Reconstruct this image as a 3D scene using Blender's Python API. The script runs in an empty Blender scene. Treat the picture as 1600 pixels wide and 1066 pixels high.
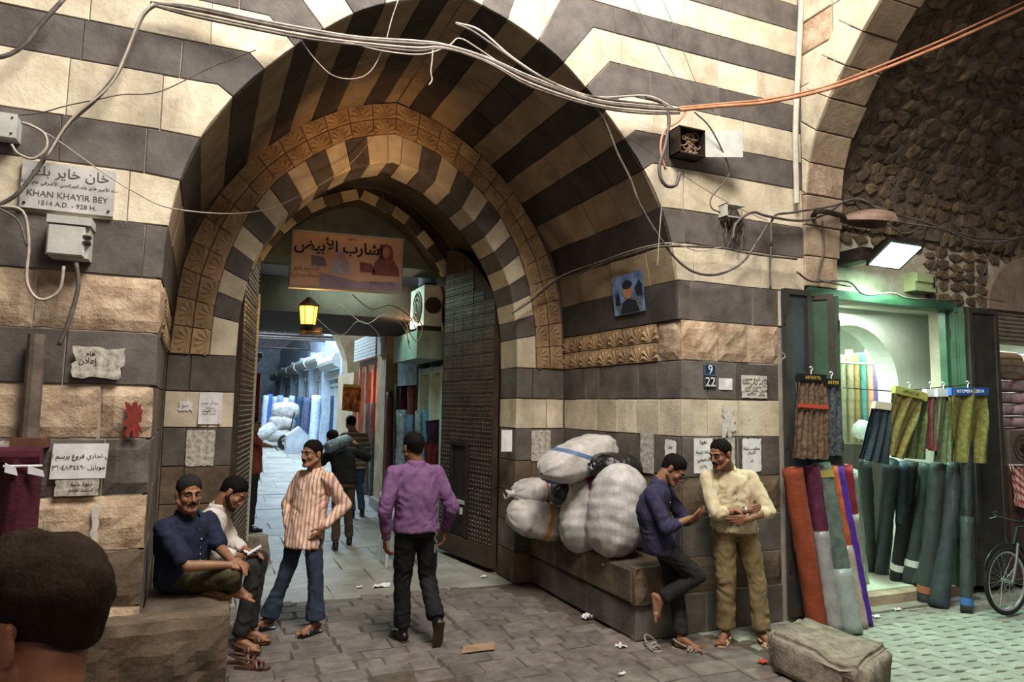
import bpy, bmesh, math, random
import numpy as np
from mathutils import Vector, Matrix, noise
random.seed(7)
SC = bpy.context.scene; COL = SC.collection
# ---------------------------------------------------------------- camera, light, exposure
FPX = 1085.0; CH = 1.95
def cam_axes():
    yaw = math.radians(23.1); pit = math.atan((636.5-533)/FPX); ro = .016
    fw = Vector((math.sin(yaw)*math.cos(pit), math.cos(yaw)*math.cos(pit), math.sin(pit)))
    rt = Vector((math.cos(yaw), -math.sin(yaw), 0)); up = rt.cross(fw)
    return rt*math.cos(ro)+up*math.sin(ro), up*math.cos(ro)-rt*math.sin(ro), fw
CR, CU, CF = cam_axes()
cd = bpy.data.cameras.new('camera'); cam = bpy.data.objects.new('camera', cd); COL.objects.link(cam)
M = Matrix((CR, CU, -CF)).transposed().to_4x4(); M.translation = Vector((0, 0, CH)); cam.matrix_world = M
cd.sensor_width = 36; cd.lens = FPX*36/1600; cd.clip_start = .05; cd.clip_end = 300
SC.camera = cam
SC.view_settings.view_transform = 'Standard'; SC.view_settings.look = 'None'
SC.view_settings.exposure = 0.0; SC.view_settings.gamma = 1.0; SC.view_settings.use_curve_mapping = False
w = bpy.data.worlds.new('world'); SC.world = w; w.use_nodes = True
w.node_tree.nodes['Background'].inputs[0].default_value = (.72, .80, 1.0, 1)
w.node_tree.nodes['Background'].inputs[1].default_value = .085
def area(name, loc, target, sx, sy, power, color, spread=180):
    l = bpy.data.lights.new(name, 'AREA'); l.shape = 'RECTANGLE'; l.size = sx; l.size_y = sy
    l.energy = power; l.color = color; l.spread = math.radians(spread)
    o = bpy.data.objects.new(name, l); COL.objects.link(o); o.location = loc
    o.rotation_euler = (Vector(target)-Vector(loc)).to_track_quat('-Z', 'Y').to_euler(); return o
def point(name, loc, power, color, r=.05):
    l = bpy.data.lights.new(name, 'POINT'); l.energy = power; l.color = color; l.shadow_soft_size = r
    o = bpy.data.objects.new(name, l); COL.objects.link(o); o.location = loc; return o
area('skylight_over_gate', (1.6, 1.6, 8.3), (1.9, 5.6, 3.4), 2.6, 2.6, 980, (1.0, .93, .84))
area('skylight_over_arch', (1.4, 4.1, 8.4), (1.6, 5.2, 4.6), 2.4, .8, 150, (.84, .92, 1.0))
area('gate_warm_fill', (1.5, 5.45, 2.9), (1.35, 7.3, 4.7), .3, .3, 4.5, (1.0, .54, .22), 55)  # added warm fill for the carved ring, no lamp hangs here
area('opposite_shops_glow', (1.5, -2.6, 4.7), (2.0, 6.5, 1.2), 5.0, 1.4, 88, (1.0, .74, .48))
area('alley_skylight', (1.2, 19, 6.0), (1.6, 20, 0), 2.6, 16, 3400, (.60, .80, 1.0))
area('alley_near_fill', (1.75, 9.88, 3.82), (1.75, 10.1, 0), 1.1, .4, 42, (.62, 1.0, .88))  # added mint fill hidden behind the box sign, not an opening above
area('shop_tubes', (7.0, 6.35, 3.05), (7.0, 6.5, 0), 2.2, .5, 85, (.80, 1.0, .90))
area('shop_front_fill', (6.75, 5.62, 3.08), (6.9, 5.85, 0), 1.4, .12, 16, (.86, 1.0, .86))  # added fill to brighten the inner arch wall, no fitting here
area('second_shop_tubes', (9.9, 6.6, 3.0), (9.9, 6.5, 0), 1.6, 1.2, 60, (.86, 1.0, 1.0))

# ---------------------------------------------------------------- pixel rays (authoring aid: they hit real planes)
def ray(x, y): return CR*((x-800)/FPX) - CU*((y-533)/FPX) + CF
O3 = Vector((0, 0, CH))
def fy(x, y, Y=5.15): d = ray(x, y); return O3+d*(Y/d.y)
def fx(x, y, X): d = ray(x, y); return O3+d*(X/d.x)
def fz(x, y, Z=0.): d = ray(x, y); return O3+d*((Z-CH)/d.z)
def proj(p):
    q = Vector(p)-O3; z = max(q.dot(CF), .01); return 800+FPX*q.dot(CR)/z, 533-FPX*q.dot(CU)/z, z

# ---------------------------------------------------------------- materials
MT = {}
def hexc(h):
    h = h.lstrip('#'); c = [int(h[i:i+2], 16)/255 for i in (0, 2, 4)]
    return tuple(((v+.055)/1.055)**2.4 if v > .04045 else v/12.92 for v in c)+(1,)
def mat(name, c1, c2=None, rough=.8, scale=6, detail=5, bump=0, bscale=None, rnd=0, metal=0, emit=None, estr=0,
        stripe=None, alpha=1, trans=0, spec=.4, sheen=0, c3=None, hue=None, squash=None, grime=0):
    m = bpy.data.materials.new(name); m.use_nodes = True; nt = m.node_tree; N = nt.nodes; L = nt.links
    b = N['Principled BSDF']; c1 = hexc(c1); c2 = hexc(c2) if c2 else None
    b.inputs['Roughness'].default_value = rough; b.inputs['Metallic'].default_value = metal
    b.inputs['Specular IOR Level'].default_value = spec
    if sheen: b.inputs['Sheen Weight'].default_value = sheen
    if trans: b.inputs['Transmission Weight'].default_value = trans
    b.inputs['Alpha'].default_value = alpha
    tc = N.new('ShaderNodeTexCoord'); vec = tc.outputs['Object']
    if squash:
        mp = N.new('ShaderNodeMapping'); mp.inputs['Scale'].default_value = squash
        L.new(vec, mp.inputs['Vector']); vec = mp.outputs[0]
    col = None
    oi = N.new('ShaderNodeObjectInfo')
    if c2:
        n = N.new('ShaderNodeTexNoise'); n.noise_dimensions = '4D'; n.inputs['Scale'].default_value = scale; n.inputs['Detail'].default_value = detail
        n.inputs['Roughness'].default_value = .62
        L.new(vec, n.inputs['Vector'])
        mm = N.new('ShaderNodeMath'); mm.operation = 'MULTIPLY'; mm.inputs[1].default_value = 9 if rnd else 0; L.new(oi.outputs['Random'], mm.inputs[0]); L.new(mm.outputs[0], n.inputs['W'])
        r = N.new('ShaderNodeValToRGB'); r.color_ramp.elements[0].position = .34; r.color_ramp.elements[1].position = .66
        r.color_ramp.elements[0].color = c1; r.color_ramp.elements[1].color = c2
        if c3: e = r.color_ramp.elements.new(.74); e.color = hexc(c3)
        L.new(n.outputs['Fac'], r.inputs['Fac']); col = r.outputs['Color']
    else: b.inputs['Base Color'].default_value = c1
    if stripe:   # (direction vector, period, colour, duty[, second])
        d, per, sc, duty = stripe[:4]
        dp = N.new('ShaderNodeVectorMath'); dp.operation = 'DOT_PRODUCT'; dp.inputs[1].default_value = d; L.new(tc.outputs['Object'], dp.inputs[0])
        q = N.new('ShaderNodeMath'); q.operation = 'DIVIDE'; q.inputs[1].default_value = per; L.new(dp.outputs['Value'], q.inputs[0])
        fr = N.new('ShaderNodeMath'); fr.operation = 'FRACT'; L.new(q.outputs[0], fr.inputs[0])
        lt = N.new('ShaderNodeMath'); lt.operation = 'LESS_THAN'; lt.inputs[1].default_value = duty; L.new(fr.outputs[0], lt.inputs[0])
        mx = N.new('ShaderNodeMix'); mx.data_type = 'RGBA'; L.new(lt.outputs[0], mx.inputs['Factor'])
        if col: L.new(col, mx.inputs['A'])
        else: mx.inputs['A'].default_value = c1
        mx.inputs['B'].default_value = hexc(sc); col = mx.outputs['Result']
    if grime:
        gm = N.new('ShaderNodeMapping'); gm.inputs['Scale'].default_value = (1, 1, .45); L.new(tc.outputs['Object'], gm.inputs['Vector'])
        for sc_, lo, hi, k_ in ((2.1, .50, .72, grime), (19, .60, .72, grime*.75), (70, .60, .70, grime*.6)):
            g1 = N.new('ShaderNodeTexNoise'); g1.inputs['Scale'].default_value = sc_; g1.inputs['Detail'].default_value = 8; g1.inputs['Roughness'].default_value = .7; L.new(gm.outputs[0], g1.inputs['Vector'])
            mr_ = N.new('ShaderNodeMapRange'); mr_.inputs['From Min'].default_value = lo; mr_.inputs['From Max'].default_value = hi; mr_.inputs['To Min'].default_value = 0; mr_.inputs['To Max'].default_value = k_; L.new(g1.outputs['Fac'], mr_.inputs['Value'])
            mx = N.new('ShaderNodeMix'); mx.data_type = 'RGBA'; L.new(mr_.outputs[0], mx.inputs['Factor']); L.new(col, mx.inputs['A']); mx.inputs['B'].default_value = (.055, .042, .03, 1); col = mx.outputs['Result']
    if rnd:
        hs = N.new('ShaderNodeHueSaturation'); mr = N.new('ShaderNodeMapRange'); mr.inputs['To Min'].default_value = 1-rnd; mr.inputs['To Max'].default_value = 1+rnd
        L.new(oi.outputs['Random'], mr.inputs['Value']); L.new(mr.outputs[0], hs.inputs['Value'])
        if col: L.new(col, hs.inputs['Color'])
        else: hs.inputs['Color'].default_value = c1
        col = hs.outputs['Color']
    if col: L.new(col, b.inputs['Base Color'])
    if bump:
        n2 = N.new('ShaderNodeTexNoise'); n2.inputs['Scale'].default_value = bscale or scale*4; n2.inputs['Detail'].default_value = 6
        n2.inputs['Roughness'].default_value = .65; L.new(vec, n2.inputs['Vector'])
        bp = N.new('ShaderNodeBump'); bp.inputs['Strength'].default_value = 1; bp.inputs['Distance'].default_value = bump
        L.new(n2.outputs['Fac'], bp.inputs['Height']); L.new(bp.outputs[0], b.inputs['Normal'])
    if emit:
        b.inputs['Emission Color'].default_value = hexc(emit); b.inputs['Emission Strength'].default_value = estr
    MT[name] = m
    return m
def mt(name, *a, **k):
    if name not in MT: MT[name] = mat(name, *a, **k)
    return MT[name]
CREAM = mat('limestone', '#b3a58c', '#d9cdb6', .9, 3.2, 6, .006, 26, rnd=.12, c3='#c6b497', grime=0.45)
ROUGH = mat('weathered limestone', '#8d735c', '#cbb59a', .95, 4.5, 8, .02, 14, rnd=.16, c3='#ad8a6c', grime=0.6)
DARK = mat('basalt', '#48423e', '#6b645e', .8, 4, 7, .005, 30, rnd=.16, c3='#777170', grime=.35)
BROWN = mat('soot browned stone', '#3c332a', '#74624e', .9, 3, 7, .01, 16, rnd=.12, grime=0.6)
MORTAR = mat('mortar', '#8d8478', '#a99f90', .95, 8, 5, .006)
GRIME = mat('dark mortar', '#544b42', '#756a5d', .95, 8, 5, .006)
CARVE = mat('carved limestone', '#83694c', '#b39672', .9, 5, 6, .005, 30, rnd=.1, grime=0.6)
COBBLE = mat('cobble', '#524a45', '#766c64', .72, 7, 7, .008, 24, rnd=.18, grime=0.5)
PAVER = mat('grey paver', '#7b7f74', '#989c8e', .7, 7, 7, .004, 30, rnd=.1, grime=0.3)
SLAB = mat('worn floor slab', '#78746a', '#99958a', .55, 3, 7, .004, 18, rnd=.07, grime=0.35)
RUBBLE = mat('rubble stone', '#4a3d31', '#7b6850', .95, 9, 8, .018, 22, rnd=.38, c3='#988870')
RUBMORT = mat('rubble mortar', '#50453b', '#7b6d5f', .95, 7, 8, .03, 12, grime=0.4)
PLASTER = mat('old plaster', '#a39a86', '#c9c1ad', .9, 4, 7, .006, 16, grime=0.5)
METALD = mat('dark iron', '#2b2522', '#443a33', .55, 12, 6, .003, 40, metal=.55)
CABLE = mat('cable', '#3f3a36', '#6b6058', .6, 10, 3)
CABLEL = mat('pale cable', '#8e857a', '#b5aa9c', .6, 10, 3)
CABLEO = mat('orange cable', '#a4694a', '#c98d6a', .6, 10, 3)
PAPER = mat('paper', '#c9c6c8', '#e4e2e2', .9, 9, 4)
PAPERO = mat('old torn paper', '#7e766a', '#cfc9bd', .9, 26, 6)
INK = mat('ink', '#2a2a2c')
GREENM = mat('green painted metal', '#2b4433', '#3b5a43', .5, 5, 6, .002)
DGREEN = mat('dark painted metal', '#2f2c26', '#403a31', .5, 5, 6, .002)
GREYM = mat('painted grey metal', '#a3a39c', '#bdbdb4', .6, 7, 7, .002)

# ---------------------------------------------------------------- mesh helpers
def inset(poly, d):
    n = len(poly); A = sum(poly[i][0]*poly[(i+1) % n][1]-poly[(i+1) % n][0]*poly[i][1] for i in range(n))
    s = 1 if A > 0 else -1; out = []
    for i in range(n):
        p0, p1, p2 = poly[i-1], poly[i], poly[(i+1) % n]
        e1 = (p1[0]-p0[0], p1[1]-p0[1]); e2 = (p2[0]-p1[0], p2[1]-p1[1])
        l1 = math.hypot(*e1) or 1e-9; l2 = math.hypot(*e2) or 1e-9
        n1 = (-e1[1]/l1*s, e1[0]/l1*s); n2 = (-e2[1]/l2*s, e2[0]/l2*s)
        mx, my = n1[0]+n2[0], n1[1]+n2[1]; q = max(mx*n1[0]+my*n1[1], .5)
        out.append((p1[0]+mx*d/q, p1[1]+my*d/q))
    return out
def wobble(poly, step=.18, amp=.004):
    out = []
    n = len(poly)
    for i in range(n):
        a, b = poly[i], poly[(i+1) % n]; k = max(1, int(math.dist(a, b)/step))
        for j in range(k):
            t = j/k; q = amp if j or 1 else 0
            out.append((a[0]+(b[0]-a[0])*t+random.uniform(-q, q), a[1]+(b[1]-a[1])*t+random.uniform(-q, q)))
    return out
def basis(d):
    d = Vector(d).normalized(); a = Vector((0, 0, 1)) if abs(d.z) < .9 else Vector((1, 0, 0))
    x = d.cross(a).normalized(); return x, x.cross(d).normalized(), d
def cat(pts, k=6):
    P = [Vector(p) for p in pts]
    if len(P) < 3: return P
    P = [P[0]*2-P[1]]+P+[P[-1]*2-P[-2]]; out = []
    for i in range(1, len(P)-2):
        for j in range(k):
            t = j/k; a, b, c, d = P[i-1:i+3]
            out.append(.5*((2*b)+(c-a)*t+(2*a-5*b+4*c-d)*t*t+(3*b-a-3*c+d)*t**3))
    return out+[P[-2]]
class MB:
    def __init__(s): s.v = []; s.f = []; s.m = []
    def add(s, vs, fs, mi=0):
        o = len(s.v); s.v += [tuple(v) for v in vs]; s.f += [tuple(i+o for i in f) for f in fs]; s.m += [mi]*len(fs); return s
    def box(s, x0, x1, y0, y1, z0, z1, mi=0):
        v = [(x, y, z) for x in (x0, x1) for y in (y0, y1) for z in (z0, z1)]
        return s.add(v, [(0, 1, 3, 2), (4, 6, 7, 5), (0, 4, 5, 1), (2, 3, 7, 6), (0, 2, 6, 4), (1, 5, 7, 3)], mi)
    def hull8(s, a, b, mi=0):  # two quads
        return s.add(list(a)+list(b), [(0, 1, 2, 3), (7, 6, 5, 4), (0, 4, 5, 1), (1, 5, 6, 2), (2, 6, 7, 3), (3, 7, 4, 0)], mi)
    def obox(s, c, X, Y, Z, mi=0):
        c, X, Y, Z = map(Vector, (c, X, Y, Z)); v = [c+X*i+Y*j+Z*k for i in (-1, 1) for j in (-1, 1) for k in (-1, 1)]
        return s.add(v, [(0, 1, 3, 2), (4, 6, 7, 5), (0, 4, 5, 1), (2, 3, 7, 6), (0, 2, 6, 4), (1, 5, 7, 3)], mi)
    def tube(s, pts, r, n=6, mi=0, sx=1, close=False):
        P = [Vector(p) for p in pts]; R = r if isinstance(r, (list, tuple)) else [r]*len(P)
        V = []; x = None
        for i, p in enumerate(P):
            d = (P[(i+1) % len(P)] if (close or i < len(P)-1) else P[i])-(P[i-1] if (close or i) else P[i])
            if d.length < 1e-9: d = Vector((0, 0, 1))
            d.normalize()
            if x is None: x = basis(d)[0]
            x = x-d*x.dot(d)
            x = x.normalized() if x.length > 1e-6 else basis(d)[0]
            y = d.cross(x)
            V += [p+x*(R[i]*sx*math.cos(2*math.pi*k/n))+y*(R[i]*math.sin(2*math.pi*k/n)) for k in range(n)]
        F = []; m = len(P)
        for i in range(m if close else m-1):
            j = (i+1) % m
            F += [(i*n+k, i*n+(k+1) % n, j*n+(k+1) % n, j*n+k) for k in range(n)]
        if not close: F += [tuple(range(n))[::-1], tuple((m-1)*n+k for k in range(n))]
        return s.add(V, F, mi)
    def cyl(s, a, b, r, r2=None, n=12, mi=0): return s.tube([a, b], [r, r if r2 is None else r2], n, mi)
    def prism(s, poly, mp, h0, h1, mi=0):
        n = len(poly); v = [mp(u, w_, h0) for u, w_ in poly]+[mp(u, w_, h1) for u, w_ in poly]
        return s.add(v, [tuple(range(n))[::-1], tuple(range(n, 2*n))]+[(i, (i+1) % n, n+(i+1) % n, n+i) for i in range(n)], mi)
    def stone(s, poly, mp, gap=.008, bev=.005, depth=.06, proud=0, step=.2, amp=.003, tilt=.0, mi=0):
        p = wobble(poly, step, amp); a = inset(p, gap/2); b = inset(p, gap/2+bev); n = len(p)
        cx = sum(q[0] for q in p)/n; cy = sum(q[1] for q in p)/n; tx, ty = random.uniform(-tilt, tilt), random.uniform(-tilt, tilt)
        v = [mp(u, w_, -depth) for u, w_ in a]+[mp(u, w_, proud-bev) for u, w_ in a]+[mp(u, w_, proud+(u-cx)*tx+(w_-cy)*ty) for u, w_ in b]
        f = [tuple(range(2*n, 3*n))]
        for i in range(n): j = (i+1) % n; f += [(i, j, n+j, n+i), (n+i, n+j, 2*n+j, 2*n+i)]
        return s.add(v, f, mi)
    def rough(s, u0, u1, v0, v1, mp, gap=.014, amp=.03, depth=.08, res=.06, seed=0, mi=0):
        u0 += gap/2; u1 -= gap/2; v0 += gap/2; v1 -= gap/2
        nu = max(3, int((u1-u0)/res)); nv = max(3, int((v1-v0)/res)); V = []
        for j in range(nv+1):
            for i in range(nu+1):
                u = u0+(u1-u0)*i/nu; v = v0+(v1-v0)*j/nv; e = min(i, nu-i, j, nv-j)
                h = .012+(noise.fractal(Vector((u*4+seed, v*4, seed*.7)), 1, 2, 4)+.25)*amp
                ed = {0: -min(h, .02)-.006, 1: -h*.25}.get(e, 0)
                V.append(mp(u+random.uniform(-.004, .004), v+random.uniform(-.004, .004), h+ed))
        F = [(j*(nu+1)+i, j*(nu+1)+i+1, (j+1)*(nu+1)+i+1, (j+1)*(nu+1)+i) for j in range(nv) for i in range(nu)]
        s.add(V, F, mi)
        per = [i for i in range(nu+1)]+[(j)*(nu+1)+nu for j in range(1, nv+1)]+[nv*(nu+1)+i for i in range(nu-1, -1, -1)]+[j*(nu+1) for j in range(nv-1, 0, -1)]
        base = len(s.v)-len(V); bk = [mp(u0, v0, -depth), mp(u1, v0, -depth), mp(u1, v1, -depth), mp(u0, v1, -depth)]
        o = len(s.v); s.v += [tuple(x) for x in bk]
        c = [0, nu, nu+nv, 2*nu+nv]; m = len(per)
        for q in range(4):
            a = c[q]; b_ = c[(q+1) % 4] if q < 3 else m
            s.f.append(tuple([base+per[k % m] for k in range(a, b_+1)]+[o+(q+1) % 4, o+q])); s.m.append(mi)
        return s
    def grid(s, nu, nv, fn, mi=0, wrap=False):
        V = [fn(i/nu, j/nv) for j in range(nv+1) for i in range(nu+(0 if wrap else 1))]; w_ = nu+(0 if wrap else 1)
        return s.add(V, [(j*w_+i, j*w_+(i+1) % w_, (j+1)*w_+(i+1) % w_, (j+1)*w_+i) for j in range(nv) for i in range(nu)], mi)
    def build(s, name, m, parent=None, smooth=False, kind=None, label=None, recalc=True, origin=None):
        me = bpy.data.meshes.new(name); vs = s.v
        if origin: vs = [(x-origin[0], y-origin[1], z-origin[2]) for x, y, z in vs]
        me.from_pydata(vs, [], s.f)
        for q in (m if isinstance(m, (list, tuple)) else [m]): me.materials.append(q)
        if any(s.m): me.polygons.foreach_set('material_index', s.m)
        if recalc:
            bm = bmesh.new(); bm.from_mesh(me); bmesh.ops.recalc_face_normals(bm, faces=bm.faces); bm.to_mesh(me); bm.free()
        if smooth: me.shade_smooth()
        o = bpy.data.objects.new(name, me); COL.objects.link(o)
        if parent: o.parent = parent
        if origin: o.location = origin
        if kind: o['kind'] = kind
        if label: o['label'] = label
        return o
def tag(o, label, category, group=None):
    o['label'] = label; o['category'] = category
    if group: o['group'] = group
    return o
def empty(name, label, category, loc=(0, 0, 0), rz=0, group=None):
    o = bpy.data.objects.new(name, None); COL.objects.link(o); o.location = loc; o.rotation_euler = (0, 0, rz)
    o.empty_display_size = .1
    return tag(o, label, category, group)
def rel(o):  # mapping: world-space builder coordinates under an empty at loc (no rotation)
    return lambda p: Vector(p)-o.location
def split(name, items, parent, m, limit=300, key=None, smooth=False):
    """items: list of (MB, material) ; the ones that show largest become parts, the rest one stuff part"""
    def size(it):
        v = it[0].v; c = v[len(v)//2]; x, y, z = proj(c)
        e = max(Vector(v[0])-Vector(q) for q in v[::3]) if 0 else (Vector(v[0])-Vector(v[len(v)//2])).length
        return (e/z)*(1 if -150 < x < 1750 and -150 < y < 1216 else .05)
    items = sorted(items, key=size, reverse=True)
    for it in items[:limit]: it[0].build(name, it[1] or m, parent, smooth=smooth)
    if items[limit:]:
        r = MB(); mats = []
        for mb, q in items[limit:]:
            q = q or m
            if q not in mats: mats.append(q)
            r.add(mb.v, mb.f, mats.index(q))
        r.build(name, mats, parent, smooth=smooth, kind='stuff')
def struct(name, mb, m, parent=None):
    o = mb.build(name, m, parent)
    if not parent: o['kind'] = 'structure'
    return o
def sroot(name):
    o = bpy.data.objects.new(name, None); COL.objects.link(o); o['kind'] = 'structure'; o.empty_display_size = .1; return o
# ================================================================ the gate: walls, arches, vault
YF, YR, YB, YE = 5.15, 7.25, 7.75, 9.2
CX = 1.74
ZK = [2.77, 3.13, 3.48, 3.79, 4.18, 4.46, 4.77, 5.05, 5.33, 5.58, 5.86, 6.14]
AK = [2.77, 3.13, 3.46, 3.78, 4.11, 4.36, 4.58, 4.76, 4.94, 5.08, 5.20, 5.27]
class Prof:   # half profile of an arch: list of (dx, z) going up to the crown
    def __init__(s, pts, k=8):
        c = cat([(a, 0, b) for a, b in pts], k); s.p = [(q.x, q.z) for q in c]
        s.L = [0]
        for a, b in zip(s.p, s.p[1:]): s.L.append(s.L[-1]+math.dist(a, b))
    def at(s, l):
        l = min(max(l, 0), s.L[-1])
        for i in range(len(s.L)-1):
            if s.L[i+1] >= l: break
        t = (l-s.L[i])/(s.L[i+1]-s.L[i]); a, b = s.p[i], s.p[i+1]
        x, z = a[0]+(b[0]-a[0])*t, a[1]+(b[1]-a[1])*t; d = math.dist(a, b)
        return x, z, (b[1]-a[1])/d, -(b[0]-a[0])/d      # point and outward normal
    def lz(s, z):
        for i in range(len(s.p)-1):
            if s.p[i+1][1] >= z: return s.L[i]+(z-s.p[i][1])/(s.p[i+1][1]-s.p[i][1])*(s.L[i+1]-s.L[i])
        return s.L[-1]
OUT = Prof([(2.1, 2.4), (2.1, 2.77), (2.09, 3.05), (2.04, 3.4), (1.92, 3.77), (1.73, 4.1), (1.56, 4.32), (1.27, 4.63), (.89, 4.95), (.66, 5.08), (.43, 5.18), (.14, 5.27), (0, 5.31)])
RNG = Prof([(2.08, 2.4), (2.05, 2.77), (2.03, 3.1), (1.97, 3.4), (1.8, 3.85), (1.56, 4.23), (1.42, 4.42), (1.1, 4.73), (.62, 5.04), (.3, 5.17), (0, 5.24)])
VOU = Prof([(1.73, 2.4), (1.72, 2.7), (1.70, 2.95), (1.63, 3.3), (1.48, 3.74), (1.16, 4.24), (.64, 4.67), (.3, 4.82), (0, 4.9)])
VIN = Prof([(1.49, 2.4), (1.49, 2.6), (1.47, 2.85), (1.43, 3.12), (1.33, 3.45), (1.02, 3.94), (.6, 4.34), (.3, 4.50), (0, 4.59)])
BKA = Prof([(1.33, 2.4), (1.33, 2.9), (1.29, 3.33), (1.18, 3.77), (.83, 4.25), (.44, 4.54), (0, 4.70)])
def front(Y, s=1): return lambda u, v, h: (u, Y-h, v)
MF = front(YF)
def joints(a, b, lo=.32, hi=.7):
    out = [a]; x = a
    while b-x > hi*1.25: x += random.uniform(lo, hi); out.append(x)
    out.append(b); return out
wallF = sroot('wall_front')
mb = MB()   # mortar bed behind the facing stones
for s, e in ((-1, -3.3), (1, 5.36)):
    P = [(CX+s*(q[0]+.035), q[1]+.03) for q in OUT.p[::3]]+[(CX, OUT.p[-1][1]+.03)]
    top = 7.4
    px0 = P[0][0]
    mb.prism([(px0, 0), (e, 0), (e, top), (CX, top)]+P[::-1], MF, -.3, -.01)
struct('mortar_bed', mb, MORTAR, wallF)
items = []
def course_rect(x0, x1, z0, z1, m, mp=MF, lo=.3, hi=.7, rough=0, proud=.0, lst=None, **k):
    J = joints(x0, x1, lo, hi)
    for a, b in zip(J, J[1:]):
        q = MB()
        if rough: q.rough(a, b, z0, z1, mp, amp=rough, seed=random.random()*50)
        else: q.stone([(a, z0), (b, z0), (b, z1), (a, z1)], mp, proud=proud+random.uniform(-.004, .004), **k)
        (items if lst is None else lst).append((q, m))
# left pier
XL, XR = -.36, 3.86
for z0, z1, m, r in ((0, .30, ROUGH, .03), (.30, .65, ROUGH, .045), (.65, 1.0, BROWN, .035), (1.0, 1.35, ROUGH, .035), (1.35, 1.71, DARK, .022), (1.71, 2.05, ROUGH, .022), (2.05, 2.4, DARK, 0), (2.4, 2.77, ROUGH, .022)):
    course_rect(-3.2, XL, z0, z1, m, rough=r, lo=.35, hi=.75)
# right pier (up to the shop's shutters)
for z0, z1, m, r in ((0, .34, DARK, 0), (.34, .65, BROWN, .01), (.65, 1.0, DARK, 0), (1.0, 1.35, BROWN, .012), (1.35, 1.71, DARK, 0), (1.71, 2.05, CREAM, 0), (2.05, 2.4, DARK, 0)):
    course_rect(XR, 5.0, z0, z1, m, rough=r, lo=.22, hi=.42)
for a, b, r in ((3.86, 4.27, .035), (4.27, 4.62, .03), (4.62, 5.0, .02)):
    items.append((MB().rough(a, b, 2.4, 2.77, MF, amp=r, seed=a*9), ROUGH))
# ablaq courses that bend into the arch
for s, xe in ((-1, -3.2), (1, 5.36)):
    def AB(k):
        x, z, nx, nz = OUT.at(OUT.lz(AK[k])); A = (CX+s*x, z)
        if ZK[k]-z < .03: return A, None
        t = (ZK[k]-z)/nz; return A, (A[0]+s*nx*t, ZK[k])
    for k in range(11):
        (A0, B0), (A1, B1) = AB(k), AB(k+1)
        bx = max(abs(q[0]-CX) for q in (A0, B0, A1, B1) if q)
        xe_ = xe if not (k < 1 and s > 0) else 5.36
        J = joints(bx+random.uniform(.12, .3), abs(xe_-CX), .42, .8) if bx+.3 < abs(xe_-CX) else [abs(xe_-CX)]
        arc = [(CX+s*OUT.at(l)[0], OUT.at(l)[1]) for l in np.linspace(OUT.lz(AK[k]), OUT.lz(AK[k+1]), 4)[1:-1]][::-1]
        poly = [A0]+([B0] if B0 else [])+[(CX+s*J[0], ZK[k]), (CX+s*J[0], ZK[k+1])]+([B1] if B1 else [])+[A1]+arc
        m = DARK if k % 2 == 0 else CREAM
        items.append((MB().stone(poly, MF, proud=0, bev=.004, gap=.007, step=.3), m))
        for a, b in zip(J, J[1:]):
            x0, x1 = sorted((CX+s*a, CX+s*b))
            items.append((MB().stone([(x0, ZK[k]), (x1, ZK[k]), (x1, ZK[k+1]), (x0, ZK[k+1])], MF, proud=random.uniform(-.003, .004), bev=.004, gap=.007), m))
    for z0, z1, m in ((6.14, 6.44, CREAM), (6.44, 6.76, DARK), (6.76, 7.06, CREAM), (7.06, 7.4, DARK)):
        course_rect(min(xe, CX), max(xe, CX), z0, z1, m, lo=.5, hi=.8)
    if s > 0: course_rect(5.0, 5.36, 3.13-.36, 3.13, CREAM)
x, z, nx, nz = OUT.at(OUT.lz(5.27)); t = (6.14-z)/nz
items.append((MB().stone([(CX-x, z), (CX, 5.31), (CX+x, z), (CX+x+nx*t, 6.14), (CX-x-nx*t, 6.14)], MF), CREAM))
split('stone', items, wallF, None)
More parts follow.
